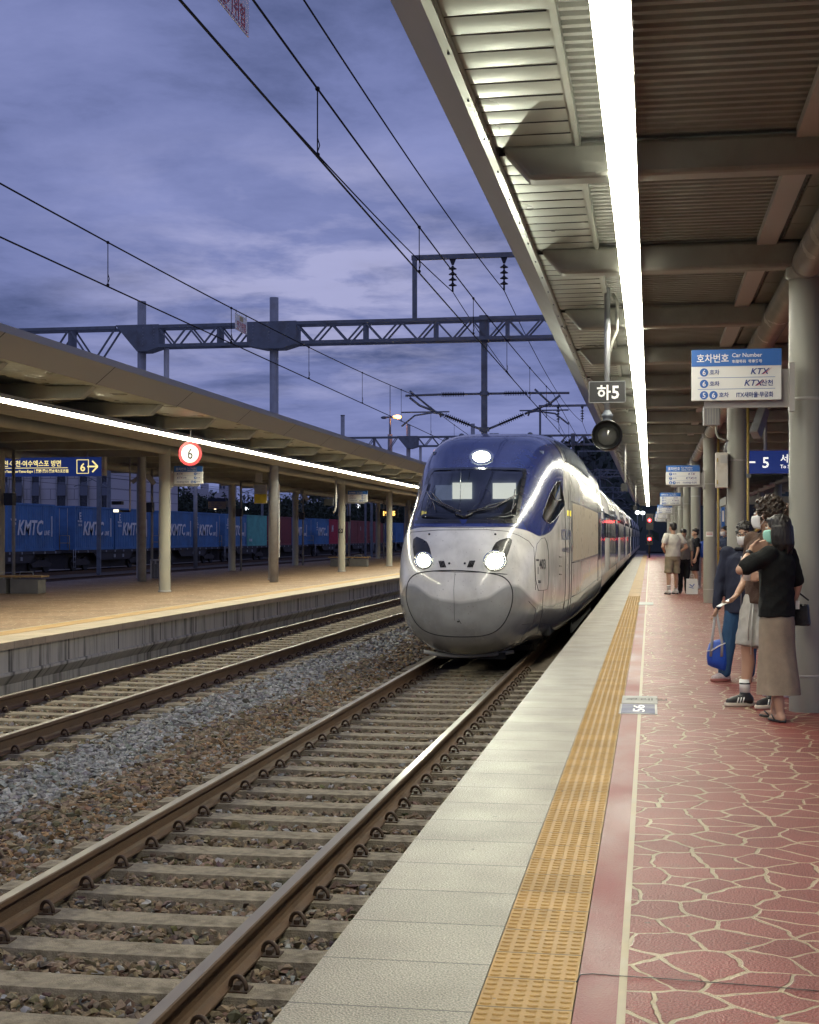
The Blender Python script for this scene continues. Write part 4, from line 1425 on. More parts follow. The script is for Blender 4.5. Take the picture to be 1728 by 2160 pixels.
# cctv at the rear columns
for x, y, lab in ((-16.6, 45.1, 'grey twin camera heads at the top of the column by the litter bin'), (-16.6, 66.5, 'camera head on the rear opposite column behind the far bench')):
    t = thing('cctv_camera', lab, 'camera', (x, y, 3.2))
    b = MB(); b.bar((x - .35, y - .15, 3.28), (x - .05, y - .05, 3.50), .12, .14); b.build('housing', M['bracket'], t)
    b = MB(); b.bar((x + .18, y - .15, 3.52), (x + .40, y - .05, 3.22), .16, .16); b.build('second_head', M['bracket'], t)
    b = MB(); b.tube([(x + .05, y, 3.1), (x + .05, y, 3.7)], .03, 8); b.build('mount', M['galv_dark'], t)
t = thing('hanging_camera', 'small dark camera with a lamp hanging by the navy sign', 'camera', (-14.8, 41, 2.2))
b = MB(); b.tube([(-14.95, 39.5, 3.75), (-14.95, 39.5, 2.25)], .025, 8); b.build('pole', M['bracket'], t)
b = MB(); b.box(-15.5, -15.2, 39.45, 39.65, 2.42, 2.52); b.box(-15.35, -14.97, 39.5, 39.6, 2.20, 2.26); b.build('bracket', M['black'], t)
b = MB(); b.box(-15.42, -15.3, 39.4, 39.5, 2.2, 2.28); b.build('lamp', mat('small_lamp', (.8, .8, .6), .5, 0, 0, emit=(1, .9, .7), estr=1.5), t)
# ------------------------------------------------------------------ gantries and overhead line
GY = 42.1
MG, MGD = M['galv'], M['galv_dark']


def truss(x0, x1, y, z0, z1, w, panel):
    b = MB()
    for yy in (y - w / 2, y + w / 2):
        for zz in (z0, z1):
            b.box(x0, x1, yy - .045, yy + .045, zz - .05, zz + .05)
    n = max(1, round((x1 - x0) / panel))
    p = (x1 - x0) / n
    for k in range(n):
        xa, xb = x0 + k * p, x0 + (k + 1) * p
        xm = (xa + xb) / 2
        for yy in (y - w / 2, y + w / 2):
            b.bar((xa, yy, z1), (xm, yy, z0), .05, .05)
            b.bar((xm, yy, z0), (xb, yy, z1), .05, .05)
        if k % 2 == 0:
            b.box(xa - .04, xa + .04, y - w / 2, y + w / 2, z0, z1)
    return b


def insulator(b, x, y, z0, z1, n=4, r=.12):
    """hanging string: bell discs"""
    h = (z1 - z0) / n
    for k in range(n):
        z = z0 + k * h
        b.lathe([(.025, z), (.03, z + h * .3), (r, z + h * .38), (r * .92, z + h * .5), (.045, z + h * .75), (.025, z + h)], (x, y, 0), 14)


def ribbed(b, p0, p1, n, r0, r1):
    p0, p1 = Vector(p0), Vector(p1)
    pts, rs = [], []
    for k in range(n):
        for u, r in ((0, r0), (.3, r0), (.35, r1), (.55, r1), (.6, r0)):
            pts.append(p0 + (p1 - p0) * ((k + u) / n)); rs.append(r)
    b.tube(pts, rs, 8)


def gantry(y, first, label, right_end=7.6):
    t = thing('catenary_gantry', label, 'gantry', (-11.3, y, P2Z))
    zt, zb = 7.95, 7.36
    for x, lab in ((-11.32, 0), (-15.55, 1)):
        b = MB(); b.tube([(x, y, P2Z), (x, y, 8.78)], .135, 18); b.build('post', MG, t)
    truss(-10.6, right_end, y, zb, zt, .5, 1.05).build('truss', MGD, t)
    truss(-14.95, -12.05, y, zb, zt, .5, .95).build('truss', MGD, t)
    b = truss(-30.0, -16.3, y, 6.85, zt, .5, 1.5)
    b.build('truss', MGD, t)
    b = MB(); b.tube([(right_end, y, 0), (right_end, y, 8.7)], .135, 14); b.build('post', MG, t)
    b = MB(); b.tube([(-30, y, -.7), (-30, y, 8.7)], .135, 14); b.build('post', MG, t)
    b = MB(); b.prism([(-12.1, zb - .06), (-11.6, zb - .17), (-11.0, zb - .17), (-10.55, zb - .04), (-10.55, zt + .07), (-12.1, zt + .07)], 'y', y - .30, y + .30)
    bb = MB()
    b.build('gusset_box', MGD, t, bevel=.01, fixn=True)
    b = MB(); b.prism([(-16.3, zt + .07), (-15.95, zt - .35), (-15.6, zb - .17), (-15.3, zb - .17), (-14.9, zb - .05), (-14.9, zt + .07)], 'y', y - .30, y + .30)
    b.build('gusset_box', MGD, t, bevel=.01, fixn=True)
    rv = MB()
    for gx in (-11.9, -11.4, -10.8, -15.4, -15.05):
        for k in range(6):
            rv.ball((gx, y - .305, zb + .05 + k * .1), .016, 5)
    rv.build('rivet', MG, t)
    b = MB(); b.tube([(-14.75, y, 4.3), (-14.75, y, 7.3)], .085, 12); b.tube([(-14.75, y, 4.2), (-14.75, y, 4.35)], .16, 12); b.build('strut', mat('pale_strut', (.5, .5, .5), .5, 0, .1), t)
    # drop tube with the two cantilevers
    x = -4.87
    b = MB(); b.box(x - .085, x + .085, y - .085, y + .085, 4.55, zt + .12); b.build('drop_tube', MGD, t)
    for w_, d_, za_, zc_ in ((.12, .12, 5.68, 5.80), (.14, .12, 4.62, 4.74), (.13, .2, zb - .08, zt + .10)):
        b = MB(); b.box(x - w_, x + w_, y - d_, y + d_, za_, zc_); b.build('clamp', MGD, t)
    for s, xe in ((-1, -7.25), (1, -2.35)):
        def member(nm, pts, r, m_=MGD):
            k_ = MB(); k_.tube(pts, r, 8); k_.build(nm, m_, t)
        member('cantilever_tube', [(x + s * .1, y, 5.74), (x + s * .6, y, 5.74)], .035)
        member('cantilever_tube', [(x + s * 1.3, y, 5.74), (xe, y, 5.72)], .035)
        member('cantilever_tube', [(x + s * .1, y, 4.68), (x + s * .45, y, 4.82)], .035)
        member('cantilever_tube', [(x + s * 1.2, y, 5.12), (x + s * 1.95, y, 5.42), (x + s * 2.25, y, 5.66)], .035)
        member('steady_bar', [(x + s * 1.5, y, 5.24), (x + s * 2.25, y, 5.86)] if s < 0 else [(x + s * 1.5, y, 5.85), (x + s * 2.0, y, 5.38)], .03)
        for p0_, p1_, n_ in (((x + s * .6, y, 5.74), (x + s * 1.3, y, 5.74), 14), ((x + s * .45, y, 4.82), (x + s * 1.2, y, 5.12), 12)):
            b = MB(); ribbed(b, p0_, p1_, n_, .03, .075); b.build('ribbed_insulator', M['dark'], t)
        member('registration_arm', [(x + s * 1.3, y, 5.06), (x + s * 1.35, y, 5.16), (x + s * 1.55, y, 5.20), (x + s * 2.1, y, 5.12), (x + s * 2.5, y, 4.80)], .026)
        member('registration_tube', [(x + s * 1.05, y, 5.22), (x + s * 2.5, y, 5.22)], .022)
    # feeder frame above the truss
    b = MB()
    b.bar((-6.97, y, zt), (-6.97, y, 9.86), .13, .13)
    b.box(-7.06, right_end, y - .07, y + .07, 9.78, 9.92)
    b.bar((right_end - .4, y, zt), (right_end - .4, y, 9.8), .13, .13)
    b.build('feeder_frame', MGD, t)
    for xi in (-5.82, -4.28):
        b = MB()
        b.prism([(xi - .1, 9.78), (xi + .1, 9.78), (xi + .03, 9.6), (xi - .03, 9.6)], 'y', y - .03, y + .03)
        insulator(b, xi, y, 8.92, 9.58, 4, .125)
        b.tube([(xi, y, 8.92), (xi, y, 8.80)], .03, 8)
        b.build('insulator_string', M['dark'], t)
    return t


gantry(GY, True, 'nearest overhead line gantry, a riveted truss spanning all tracks on round posts')
gantry(GY + 49.3, False, 'second overhead line gantry, seen just above the roof of the train')
gantry(GY + 98.6, False, 'third overhead line gantry, small against the dark hill')
gantry(GY + 148, False, 'fourth and farthest overhead line gantry before the dark hill')


def wire_line(x, zs, y0, y1, sup, sag, r, mb, n_per=24):
    """wire along Y at lateral x hung from supports every 49.3 m: z(y) = zs - sag parabola"""
    pts = []
    y = y0
    while y <= y1 + .01:
        u = ((y - GY) / 49.3) % 1.0
        pts.append((x, y, zs - sag * 4 * u * (1 - u)))
        y += 49.3 / n_per
    mb.tube(pts, r, 6)


for tcx, zc, zm, lab in ((T1, 4.79, 5.72, 'overhead contact and messenger wires above the train, with droppers'), (T2, 4.74, 5.70, 'overhead contact and messenger wires above the empty middle track')):
    t = thing('overhead_line', lab, 'overhead wire', (tcx, GY, 5))
    b = MB(); wire_line(tcx, zc, GY - 49.3, GY + 198, 0, 0.02, .010, b); b.build('contact_wire', M['wire'], t)
    b = MB(); wire_line(tcx, zm, GY - 49.3, GY + 198, 0, zm - zc - .55, .010, b); b.build('messenger_wire', M['wire'], t)
    for k in range(-9, 32):
        y = GY + 5.48 * (k + .5)
        if y > 200:
            break
        u = ((y - GY) / 49.3) % 1.0
        zz = zm - (zm - zc - .55) * 4 * u * (1 - u)
        d = MB()
        d.tube([(tcx, y, zc - .02), (tcx, y, zz)], .006, 5)
        d.ball((tcx, y, zc), .022, 5); d.ball((tcx, y, zz), .022, 5)
        d.tube([(tcx, y, zc + .02), (tcx + .02, y, zc + .08), (tcx, y, zc + .15)], .005, 5)
        d.build('dropper', M['wire'], t)
for xi, lab in ((-5.82, 'feeder cable hung from the insulator string nearer the opposite platform'), (-4.28, 'feeder cable hung from the insulator string nearer the train side')):
    b = MB(); wire_line(xi, 8.80, GY - 49.3, GY + 198, 0, .58, .014, b)
    o = b.build('feeder_cable', M['wire']); tag(o, lab, 'cable')

# hanging warning plates on the messenger wires (in the plane of the wire)
M['warn_red'] = mat('warning_red', (.42, .05, .06), .5, 0, 0)
for X, ya, yb_, zb_, zt_, lab in ((T1, 9.05, 9.82, 5.06, 5.36, 'white warning plate with red writing hanging high from the wire above the train track'), (T2, 23.15, 23.85, 4.99, 5.27, 'small white warning plate with red writing hung on the middle track wire')):
    t = thing('warning_plate', lab, 'warning sign', (X, ya, zb_))
    b = MB(); b.box(X - .004, X + .004, ya, yb_, zb_, zt_); b.build('plate', M['sign_white'], t)
    ym_ = (ya + yb_) / 2; hh_ = zt_ - zb_
    for sg_ in (1, -1):
        tm = text_mesh([('전기위험', 0, 0, hh_ * .52, 'CENTER', 0, 1.05)], None, .01)
        q = MB(); q.add([(X + sg_ * (.006 - y), ym_ + sg_ * x, zb_ + .045 + z) for x, y, z in tm.v], tm.f)
        q.build('lettering', M['warn_red'], t)
        q = MB()
        for k in range(12):
            y_ = ya + .02 + k * (yb_ - ya - .04) / 12
            q.box(X + sg_ * .0045, X + sg_ * .006, y_, y_ + .035, zb_ + .012, zb_ + .024)
        q.build('dashed_border', M['warn_red'], t)
        q = MB(); q.box(X + sg_ * .0045, X + sg_ * .006, ym_ - .10, ym_ + .10, zt_ - hh_ * .36, zt_ - .02); q.build('symbol_panel', M['brass'], t)
    b = MB()
    b.tube([(X, ya + .05, zt_), (X, ya + .05, zt_ + .06)], .006, 5); b.build('hook', M['wire'], t)
    b = MB()
    b.tube([(X, yb_ - .05, zt_), (X, yb_ - .05, zt_ + .06)], .006, 5); b.build('hook', M['wire'], t)

# yard lighting mast with an orange lamp
yM = 92.0
pm = at_y(823, 880, yM)
t = thing('lighting_mast', 'tall mast with a lit orange lamp beyond the opposite canopy', 'lamp mast', (pm.x, yM, 0))
b = MB(); b.tube([(pm.x, yM, P2Z), (pm.x, yM, 8.2)], .16, 12); b.tube([(pm.x, yM, 8.2), (pm.x, yM, pm.z)], .07, 10); b.build('mast', MG, t)
b = MB(); b.box(pm.x - .45, pm.x + .75, yM - .06, yM + .06, pm.z - .05, pm.z + .05); b.build('cross_arm', MGD, t)
b = MB(); b.ball((pm.x + .5, yM - .1, pm.z), .14, 8, sc=(2.1, 1, .9)); b.build('lamp', mat('sodium_lamp', (1, .5, .1), .5, 0, 0, emit=(1, .36, .06), estr=14), t)
b = MB(); b.ball((pm.x - .4, yM, pm.z - .02), .14, 8, sc=(1.6, 1, .7)); b.build('second_lamp', MGD, t)
b = MB(); b.tube([(pm.x, yM, pm.z), (pm.x, yM, pm.z + 2.1)], .025, 6); b.build('rod', MGD, t)
pm = at_y(723, 877, 92)
t = thing('steel_post', 'bare round steel post standing left of the second gantry', 'post', (pm.x, 92, 0))
b = MB(); b.tube([(pm.x, 92, P2Z), (pm.x, 92, pm.z)], .135, 14); b.build('post', MG, t)
b = MB(); b.tube([(pm.x, 92, pm.z), (pm.x, 92, pm.z + .05)], .15, 14); b.build('cap', MGD, t)

# red signal at the platform end
t = thing('track_signal', 'colour light signal with two red lamps at the far platform end', 'signal', (-.06, 100, 0))
Yg = 100.0
b = MB(); b.tube([(-.06, Yg + .1, 0), (-.06, Yg + .1, 3.0)], .06, 8); b.build('mast', M['dark'], t)
b = MB(); b.box(-.28, .20, Yg, Yg + .15, 1.95, 3.05); b.box(-.26, .18, Yg, Yg + .15, .9, 1.6); b.build('head', M['black'], t)
M['red_lamp'] = mat('red_signal_lamp', (.8, .02, .02), .5, 0, 0, emit=(1.0, .025, .03), estr=22)
for z in (2.60, 1.30):
    b = MB(); b.ball((-.05, Yg - .02, z), .105, 8, sc=(1, .4, 1)); b.build('red_lamp', M['red_lamp'], t)
# ------------------------------------------------------------------ the train
TX, TZ = T1, RAILZ


def pchip(xs, ys):
    xs, ys = np.array(xs, float), np.array(ys, float)
    h = np.diff(xs); d = np.diff(ys) / h
    m = np.zeros(len(xs))
    for i in range(1, len(xs) - 1):
        if d[i - 1] * d[i] > 0:
            w1, w2 = 2 * h[i] + h[i - 1], h[i] + 2 * h[i - 1]
            m[i] = (w1 + w2) / (w1 / d[i - 1] + w2 / d[i])
    m[0], m[-1] = d[0], d[-1] * 0

    def f(x):
        x = np.clip(np.asarray(x, float), xs[0], xs[-1])
        i = np.clip(np.searchsorted(xs, x) - 1, 0, len(h) - 1)
        t = (x - xs[i]) / h[i]
        return (ys[i] * (1 + 2 * t) * (1 - t) ** 2 + m[i] * h[i] * t * (1 - t) ** 2 + ys[i + 1] * t * t * (3 - 2 * t) + m[i + 1] * h[i] * t * t * (t - 1))
    return f


NY0, NY1 = 21.20, 41.6
f_zt = pchip([21.20, 21.24, 21.32, 21.50, 21.76, 22.6, 23.75, 24.5, 25.3, 26.6, 28.5, 31, 50], [0.70, .98, 1.22, 1.52, 1.80, 2.22, 2.66, 2.98, 3.25, 3.42, 3.52, 3.57, 3.57])
f_zb = pchip([21.20, 21.24, 21.34, 21.55, 21.85, 22.2, 22.8, 50], [0.55, 0.25, 0.05, -0.14, -0.27, -0.36, -0.40, -0.40])
f_hw = pchip([21.20, 21.225, 21.28, 21.42, 21.85, 22.35, 23.35, 24.9, 27, 30, 50], [0.06, .36, .56, .82, 1.01, 1.11, 1.19, 1.29, 1.385, 1.44, 1.44])
f_n = pchip([21.20, 22.5, 24.0, 25.6, 27.5, 50], [2.2, 2.7, 3.0, 4.3, 4.8, 4.8])
f_nb = pchip([21.20, 22.5, 24, 26, 50], [2.2, 2.6, 3.0, 4.0, 6.0])
f_zc = pchip([21.20, 22, 24, 50], [0.62, .72, .90, .95])


def tsec(y, ph):
    zt, zb, hw, n, nb, zc = (float(f(y)) for f in (f_zt, f_zb, f_hw, f_n, f_nb, f_zc))
    c, s = math.cos(ph), math.sin(ph)
    k = n if s >= 0 else nb
    x = hw * math.copysign(abs(c) ** (2 / k), c)
    z = zc + ((zt - zc) if s >= 0 else (zc - zb)) * math.copysign(abs(s) ** (2 / k), s)
    return (TX + x, y, z)


def tval(x, y, z):
    """implicit value (<1 inside); arrays"""
    zt, zb, hw, n, nb, zc = (f(y) for f in (f_zt, f_zb, f_hw, f_n, f_nb, f_zc))
    up = z >= zc
    k = np.where(up, n, nb)
    q = np.where(up, (z - zc) / np.maximum(zt - zc, 1e-3), (zc - z) / np.maximum(zc - zb, 1e-3))
    return (np.abs(x - TX) / hw) ** k + np.abs(q) ** k


def tnormal(p):
    e = 0.004
    x, y, z = p
    a = np.array([[x + e, y, z], [x - e, y, z], [x, y + e, z], [x, y - e, z], [x, y, z + e], [x, y, z - e]])
    v = tval(a[:, 0], a[:, 1], a[:, 2])
    g = Vector((v[0] - v[1], v[2] - v[3], v[4] - v[5]))
    return g.normalized() if g.length > 1e-9 else Vector((0, -1, 0))


_D = np.linspace(20.6, 44, 700)


def trace(px, py, off=0.0):
    d = raydir(px, py)
    P = np.array(d)
    X, Y, Z = P[0] * _D, P[1] * _D, P[2] * _D + CAMZ
    ok = (tval(X, np.maximum(Y, NY0), Z) < 1) & (Y > NY0)
    i = int(np.argmax(ok))
    if not ok[i]:
        # miss: take the closest approach
        v = tval(X, np.maximum(Y, NY0), Z) + (Y <= NY0) * 9
        i = int(np.argmin(v)); t = _D[i]
    else:
        a, b = _D[max(i - 1, 0)], _D[i]
        for _ in range(18):
            m_ = (a + b) / 2
            x, y, z = P[0] * m_, P[1] * m_, P[2] * m_ + CAMZ
            if y > NY0 and float(tval(np.array([x]), np.array([y]), np.array([z]))[0]) < 1:
                b = m_
            else:
                a = m_
        t = b
    p = Vector((P[0] * t, P[1] * t, P[2] * t + CAMZ))
    return p + tnormal(p) * off if off else p


def zx(x, y):
    """zoomed-crop pixel (600 px square at 820,860 shown at 1725) -> photo pixel"""
    return 820 + x * 600 / 1725, 860 + y * 600 / 1725


def side_x(y, z, sgn=1):
    zt, zb, hw, n, nb, zc = (float(f(y)) for f in (f_zt, f_zb, f_hw, f_n, f_nb, f_zc))
    k = n if z >= zc else nb
    q = (z - zc) / (zt - zc) if z >= zc else (zc - z) / (zc - zb)
    q = min(abs(q), 0.9999)
    return TX + sgn * hw * (1 - q ** k) ** (1 / k)


def mirror(p):
    return Vector((2 * TX - p[0], p[1], p[2]))


def patch(rows, nc, off, flipx=False, fn=None):
    """rows of (py, xl, xr) in zoomed-crop pixels -> grid of points on the body"""
    g_ = []
    for y, xl, xr in rows:
        r = []
        for k in range(nc):
            u = k / (nc - 1)
            px, py = zx(xl + (xr - xl) * u, y)
            p = trace(px, py, off)
            r.append(mirror(p) if flipx else p)
        g_.append(r)
    return g_


def fill_rows(poly, n):
    """closed outline in crop pixels -> rows (y, xl, xr)"""
    ys = [p[1] for p in poly]
    y0, y1 = min(ys) + .5, max(ys) - .5
    out = []
    for i in range(n):
        y = y0 + (y1 - y0) * i / (n - 1)
        xs = []
        for a, b in zip(poly, poly[1:] + poly[:1]):
            if (a[1] <= y < b[1]) or (b[1] <= y < a[1]):
                xs.append(a[0] + (b[0] - a[0]) * (y - a[1]) / (b[1] - a[1]))
        if len(xs) >= 2:
            out.append((y, min(xs), max(xs)))
    return out


def seam(pts, name, r, m_, parent, off=0.002, both=False, n=4, closed=False):
    """thin line on the body through crop pixels"""
    P = []
    q = pts + ([pts[0]] if closed else [])
    for a, b in zip(q, q[1:]):
        L = max(2, int(math.hypot(b[0] - a[0], b[1] - a[1]) / 14))
        for k in range(L):
            u = k / L
            P.append(trace(*zx(a[0] + (b[0] - a[0]) * u, a[1] + (b[1] - a[1]) * u), off))
    P.append(trace(*zx(*q[-1]), off))
    if both:
        b_ = MB(); b_.tube([mirror(p) for p in P], r, n); b_.build(name, m_, parent)
    b_ = MB(); b_.tube(P, r, n)
    return b_.build(name, m_, parent)


def smooth_loop(pts, it=2):
    for _ in range(it):
        q = []
        for a, b in zip(pts, pts[1:] + pts[:1]):
            q.append((a[0] * .75 + b[0] * .25, a[1] * .75 + b[1] * .25))
            q.append((a[0] * .25 + b[0] * .75, a[1] * .25 + b[1] * .75))
        pts = q
    return pts


# white and blue paint, colour turning grey below; the two boundaries are heights along the body
f_blue = pchip([21.2, 21.75, 22.1, 22.7, 23.6, 24.6, 25.3, 25.9, 26.5, 28, 50], [1.64, 1.64, 1.60, 1.50, 1.56, 1.78, 2.08, 2.62, 2.86, 2.92, 2.92])
f_grey = pchip([0, .4, .75, .85, 1.0, 1.1, 1.18, 3], [.50, .57, .76, .75, .58, .43, .33, .33])   # by distance from the centre line


def paint_mat():
    m = mat('train_paint', (.6, .6, .6), .22, 0, 0, coat=0.6)
    n, l = m.node_tree.nodes, m.node_tree.links
    b = n['Principled BSDF']

    def attr(nm, w=.008):
        a = n.new('ShaderNodeAttribute'); a.attribute_name = nm
        k = n.new('ShaderNodeMapRange'); l.new(a.outputs['Fac'], k.inputs[0])
        k.inputs[1].default_value, k.inputs[2].default_value = -w, w
        return k.outputs[0]
    tc = n.new('ShaderNodeTexCoord')
    t = n.new('ShaderNodeTexNoise'); t.inputs['Scale'].default_value = 2.5; t.inputs['Detail'].default_value = 6
    l.new(tc.outputs['Object'], t.inputs['Vector'])
    mr = n.new('ShaderNodeMapRange'); l.new(t.outputs[0], mr.inputs[0])
    for i, v in zip((1, 2, 3, 4), (.35, .75, 1.05, .72)):
        mr.inputs[i].default_value = v
    m1 = n.new('ShaderNodeMixRGB'); l.new(attr('blue'), m1.inputs[0])
    m1.inputs[1].default_value = (.88, .87, .83, 1); m1.inputs[2].default_value = (.030, .050, .215, 1)
    m2 = n.new('ShaderNodeMixRGB'); l.new(attr('grey', .03), m2.inputs[0])
    m2.inputs[1].default_value = (.38, .385, .375, 1); l.new(m1.outputs[0], m2.inputs[2])
    sc = n.new('ShaderNodeVectorMath'); sc.operation = 'SCALE'; l.new(m2.outputs[0], sc.inputs[0]); l.new(mr.outputs[0], sc.inputs['Scale'])
    t2 = n.new('ShaderNodeTexNoise'); t2.inputs['Scale'].default_value = 3.0; t2.inputs['Detail'].default_value = 9; t2.inputs['Roughness'].default_value = .72
    mp = n.new('ShaderNodeMapping'); mp.inputs['Scale'].default_value = (1, .6, .45)
    l.new(tc.outputs['Object'], mp.inputs[0]); l.new(mp.outputs[0], t2.inputs['Vector'])
    r2 = n.new('ShaderNodeMapRange'); l.new(t2.outputs[0], r2.inputs[0])
    for i, v in zip((1, 2, 3, 4), (.52, .80, 0, .32)):
        r2.inputs[i].default_value = v
    t3 = n.new('ShaderNodeTexVoronoi'); t3.inputs['Scale'].default_value = 26; l.new(tc.outputs['Object'], t3.inputs['Vector'])
    s3 = n.new('ShaderNodeSeparateColor'); l.new(t3.outputs['Color'], s3.inputs[0])
    k3 = n.new('ShaderNodeMath'); k3.operation = 'MULTIPLY'; l.new(s3.outputs[0], k3.inputs[0]); k3.inputs[1].default_value = .22
    l3 = n.new('ShaderNodeMath'); l3.operation = 'LESS_THAN'; l.new(t3.outputs['Distance'], l3.inputs[0]); l.new(k3.outputs[0], l3.inputs[1])
    g3 = n.new('ShaderNodeMath'); g3.operation = 'GREATER_THAN'; l.new(s3.outputs[1], g3.inputs[0]); g3.inputs[1].default_value = .6
    m3 = n.new('ShaderNodeMath'); m3.operation = 'MULTIPLY'; l.new(l3.outputs[0], m3.inputs[0]); l.new(g3.outputs[0], m3.inputs[1])
    m4 = n.new('ShaderNodeMath'); m4.operation = 'MULTIPLY'; l.new(m3.outputs[0], m4.inputs[0]); m4.inputs[1].default_value = .55
    mx_ = n.new('ShaderNodeMath'); mx_.operation = 'MAXIMUM'; l.new(m4.outputs[0], mx_.inputs[0]); l.new(r2.outputs[0], mx_.inputs[1])
    dm = n.new('ShaderNodeMixRGB'); l.new(mx_.outputs[0], dm.inputs[0]); l.new(sc.outputs[0], dm.inputs[1]); dm.inputs[2].default_value = (.14, .115, .085, 1)
    l.new(dm.outputs[0], b.inputs['Base Color'])
    rg = n.new('ShaderNodeMapRange'); l.new(mx_.outputs[0], rg.inputs[0]); rg.inputs[2].default_value = .5; rg.inputs[3].default_value = .2; rg.inputs[4].default_value = .5
    l.new(rg.outputs[0], b.inputs['Roughness'])
    return m


M['paint'] = paint_mat()
M['glass'] = bpy.data.materials.new('windscreen_glass')


def glass():
    m = M['glass']; m.use_nodes = True
    n, l = m.node_tree.nodes, m.node_tree.links
    n.clear()
    o = n.new('ShaderNodeOutputMaterial')
    tr = n.new('ShaderNodeBsdfTransparent'); tr.inputs[0].default_value = (.76, .80, .84, 1)
    gl = n.new('ShaderNodeBsdfGlossy'); gl.inputs['Roughness'].default_value = .03
    fr = n.new('ShaderNodeFresnel'); fr.inputs[0].default_value = 1.6
    mx = n.new('ShaderNodeMixShader'); l.new(fr.outputs[0], mx.inputs[0]); l.new(tr.outputs[0], mx.inputs[1]); l.new(gl.outputs[0], mx.inputs[2])
    l.new(mx.outputs[0], o.inputs[0])


glass()
M['dglass'] = mat('dark_tinted_glass', (.012, .014, .018), .06, 0, 0, coat=1)
M['tblack'] = mat('train_black_trim', (.014, .015, .018), .3, 0, .1, coat=.4)
M['seam'] = mat('panel_gap', (.02, .02, .022), .6, 0, 0)
M['under'] = mat('underframe_dark', (.03, .03, .032), .7, .1, .2, 5)
M['headlamp'] = mat('lit_headlamp', (1, 1, 1), .3, 0, 0, emit=(.93, 1, .74), estr=40)
M['cab_lit'] = mat('lit_cab_window', (.8, .8, .7), .5, 0, 0, emit=(.95, .95, .78), estr=.8)

tr = thing('high_speed_train', 'blue and white high speed train with headlights on, arriving at the red platform', 'train', (TX, 22, TZ))

ysn = [NY0 + (29.5 - NY0) * (k / 110) ** 2.3 for k in range(111)] + [29.5 + (NY1 - 29.5) * k / 24 for k in range(1, 25)]
NPH = 176
rings = [[tsec(y, 2 * math.pi * (k + .5) / NPH) for k in range(NPH)] for y in ysn]
WS = [(246, 372), (300, 366), (545, 362), (800, 366), (842, 374), (826, 470), (800, 600), (788, 684), (700, 690), (475, 692), (250, 690), (160, 684), (178, 600), (215, 470)]
cxw, cyw = 505, 530


def shrink(poly, k):
    return [(cxw + (x - cxw) * k, cyw + (y - cyw) * k) for x, y in poly]


WIN = shrink(WS, .93)
HOLE = shrink(WS, .965)


def in_poly(x, y, poly):
    c = False
    for a, b in zip(poly, poly[1:] + poly[:1]):
        if (a[1] > y) != (b[1] > y) and x < a[0] + (b[0] - a[0]) * (y - a[1]) / (b[1] - a[1]):
            c = not c
    return c


def to_crop(p):
    xc = p[0] * C_ + p[1] * S_
    d = -p[0] * S_ + p[1] * C_
    px, py = 864 + FPX * xc / d, 1131 - FPX * (p[2] - CAMZ) / d
    return (px - 820) * 1725 / 600, (py - 860) * 1725 / 600


b = MB()
b.loft(rings, 0, True)
b.f.append(tuple(range(NPH))[::-1]); b.mi.append(0); b.sm.append(True)
keep = []
for f_ in b.f:
    c = [sum(b.v[i][q] for i in f_) / len(f_) for q in range(3)]
    if 21.4 < c[1] < 24.6 and c[2] > 1.5 and abs(c[0] - TX) < 1.0 and in_poly(*to_crop(c), HOLE):
        keep.append(False)
    else:
        keep.append(True)
b.f = [f_ for f_, k in zip(b.f, keep) if k]; b.mi = [0] * len(b.f); b.sm = [True] * len(b.f)
body = b.build('power_car_body', M['paint'], tr, fixn=False)
me = body.data
va = np.array(b.v)
me.attributes.new('blue', 'FLOAT', 'POINT').data.foreach_set('value', (va[:, 2] - f_blue(va[:, 1])).astype(np.float32))
me.attributes.new('grey', 'FLOAT', 'POINT').data.foreach_set('value', (va[:, 2] - f_grey(np.abs(va[:, 0] - TX))).astype(np.float32))

# windscreen: black surround, clear pane, cab behind
def ring_patch(outer, inner, off):
    def dens(poly):
        q = []
        for a, c in zip(poly, poly[1:] + poly[:1]):
            for k in range(5):
                q.append((a[0] + (c[0] - a[0]) * k / 5, a[1] + (c[1] - a[1]) * k / 5))
        return q
    A, B = dens(outer), dens(inner)
    r = [[trace(*zx(a[0] + (c[0] - a[0]) * u, a[1] + (c[1] - a[1]) * u), off) for a, c in zip(A, B)] for u in (0, .5, 1)]
    q = MB(); q.loft(r, 0, True); return q


WS2 = smooth_loop(WS, 1)
ring_patch(shrink(WS2, 1.0), shrink(WS2, .925), .006).build('windscreen_surround', M['tblack'], tr)
b = MB(); b.grid(patch(fill_rows(shrink(WS2, .935), 22), 30, .003)[::-1]); b.build('windscreen', M['glass'], tr)
seam([(440, 370), (432, 640)], 'windscreen_divider', .004, M['tblack'], tr, .008)
cab = MB()
cab.box(TX - .98, TX + .98, 25.0, 25.1, 1.2, 3.0)
cab.box(TX - .95, TX + .95, 22.3, 25.0, 1.45, 1.5)
cab.build('cab_interior', mat('cab_wall', (.24, .28, .34), .7, 0, .1), tr)
q = MB()
for (xa, xb, ya, yb) in ((388, 505, 455, 553), (632, 772, 457, 552)):
    p0 = at_y(*zx(xa, ya), 24.98); p1 = at_y(*zx(xb, yb), 24.98)
    q.box(p0.x, p1.x, 24.96, 24.99, p1.z, p0.z)
q.build('cab_rear_window', M['cab_lit'], tr)
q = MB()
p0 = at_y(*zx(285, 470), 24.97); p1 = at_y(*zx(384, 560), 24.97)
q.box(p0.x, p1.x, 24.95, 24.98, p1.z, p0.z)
q.build('glowing_cab_locker', mat('glowing_cab_locker', (.35, .38, .42), .5, 0, .1, emit=(.3, .36, .5), estr=.3), tr)  # faint cab light put into the locker as its own glow
q = MB()
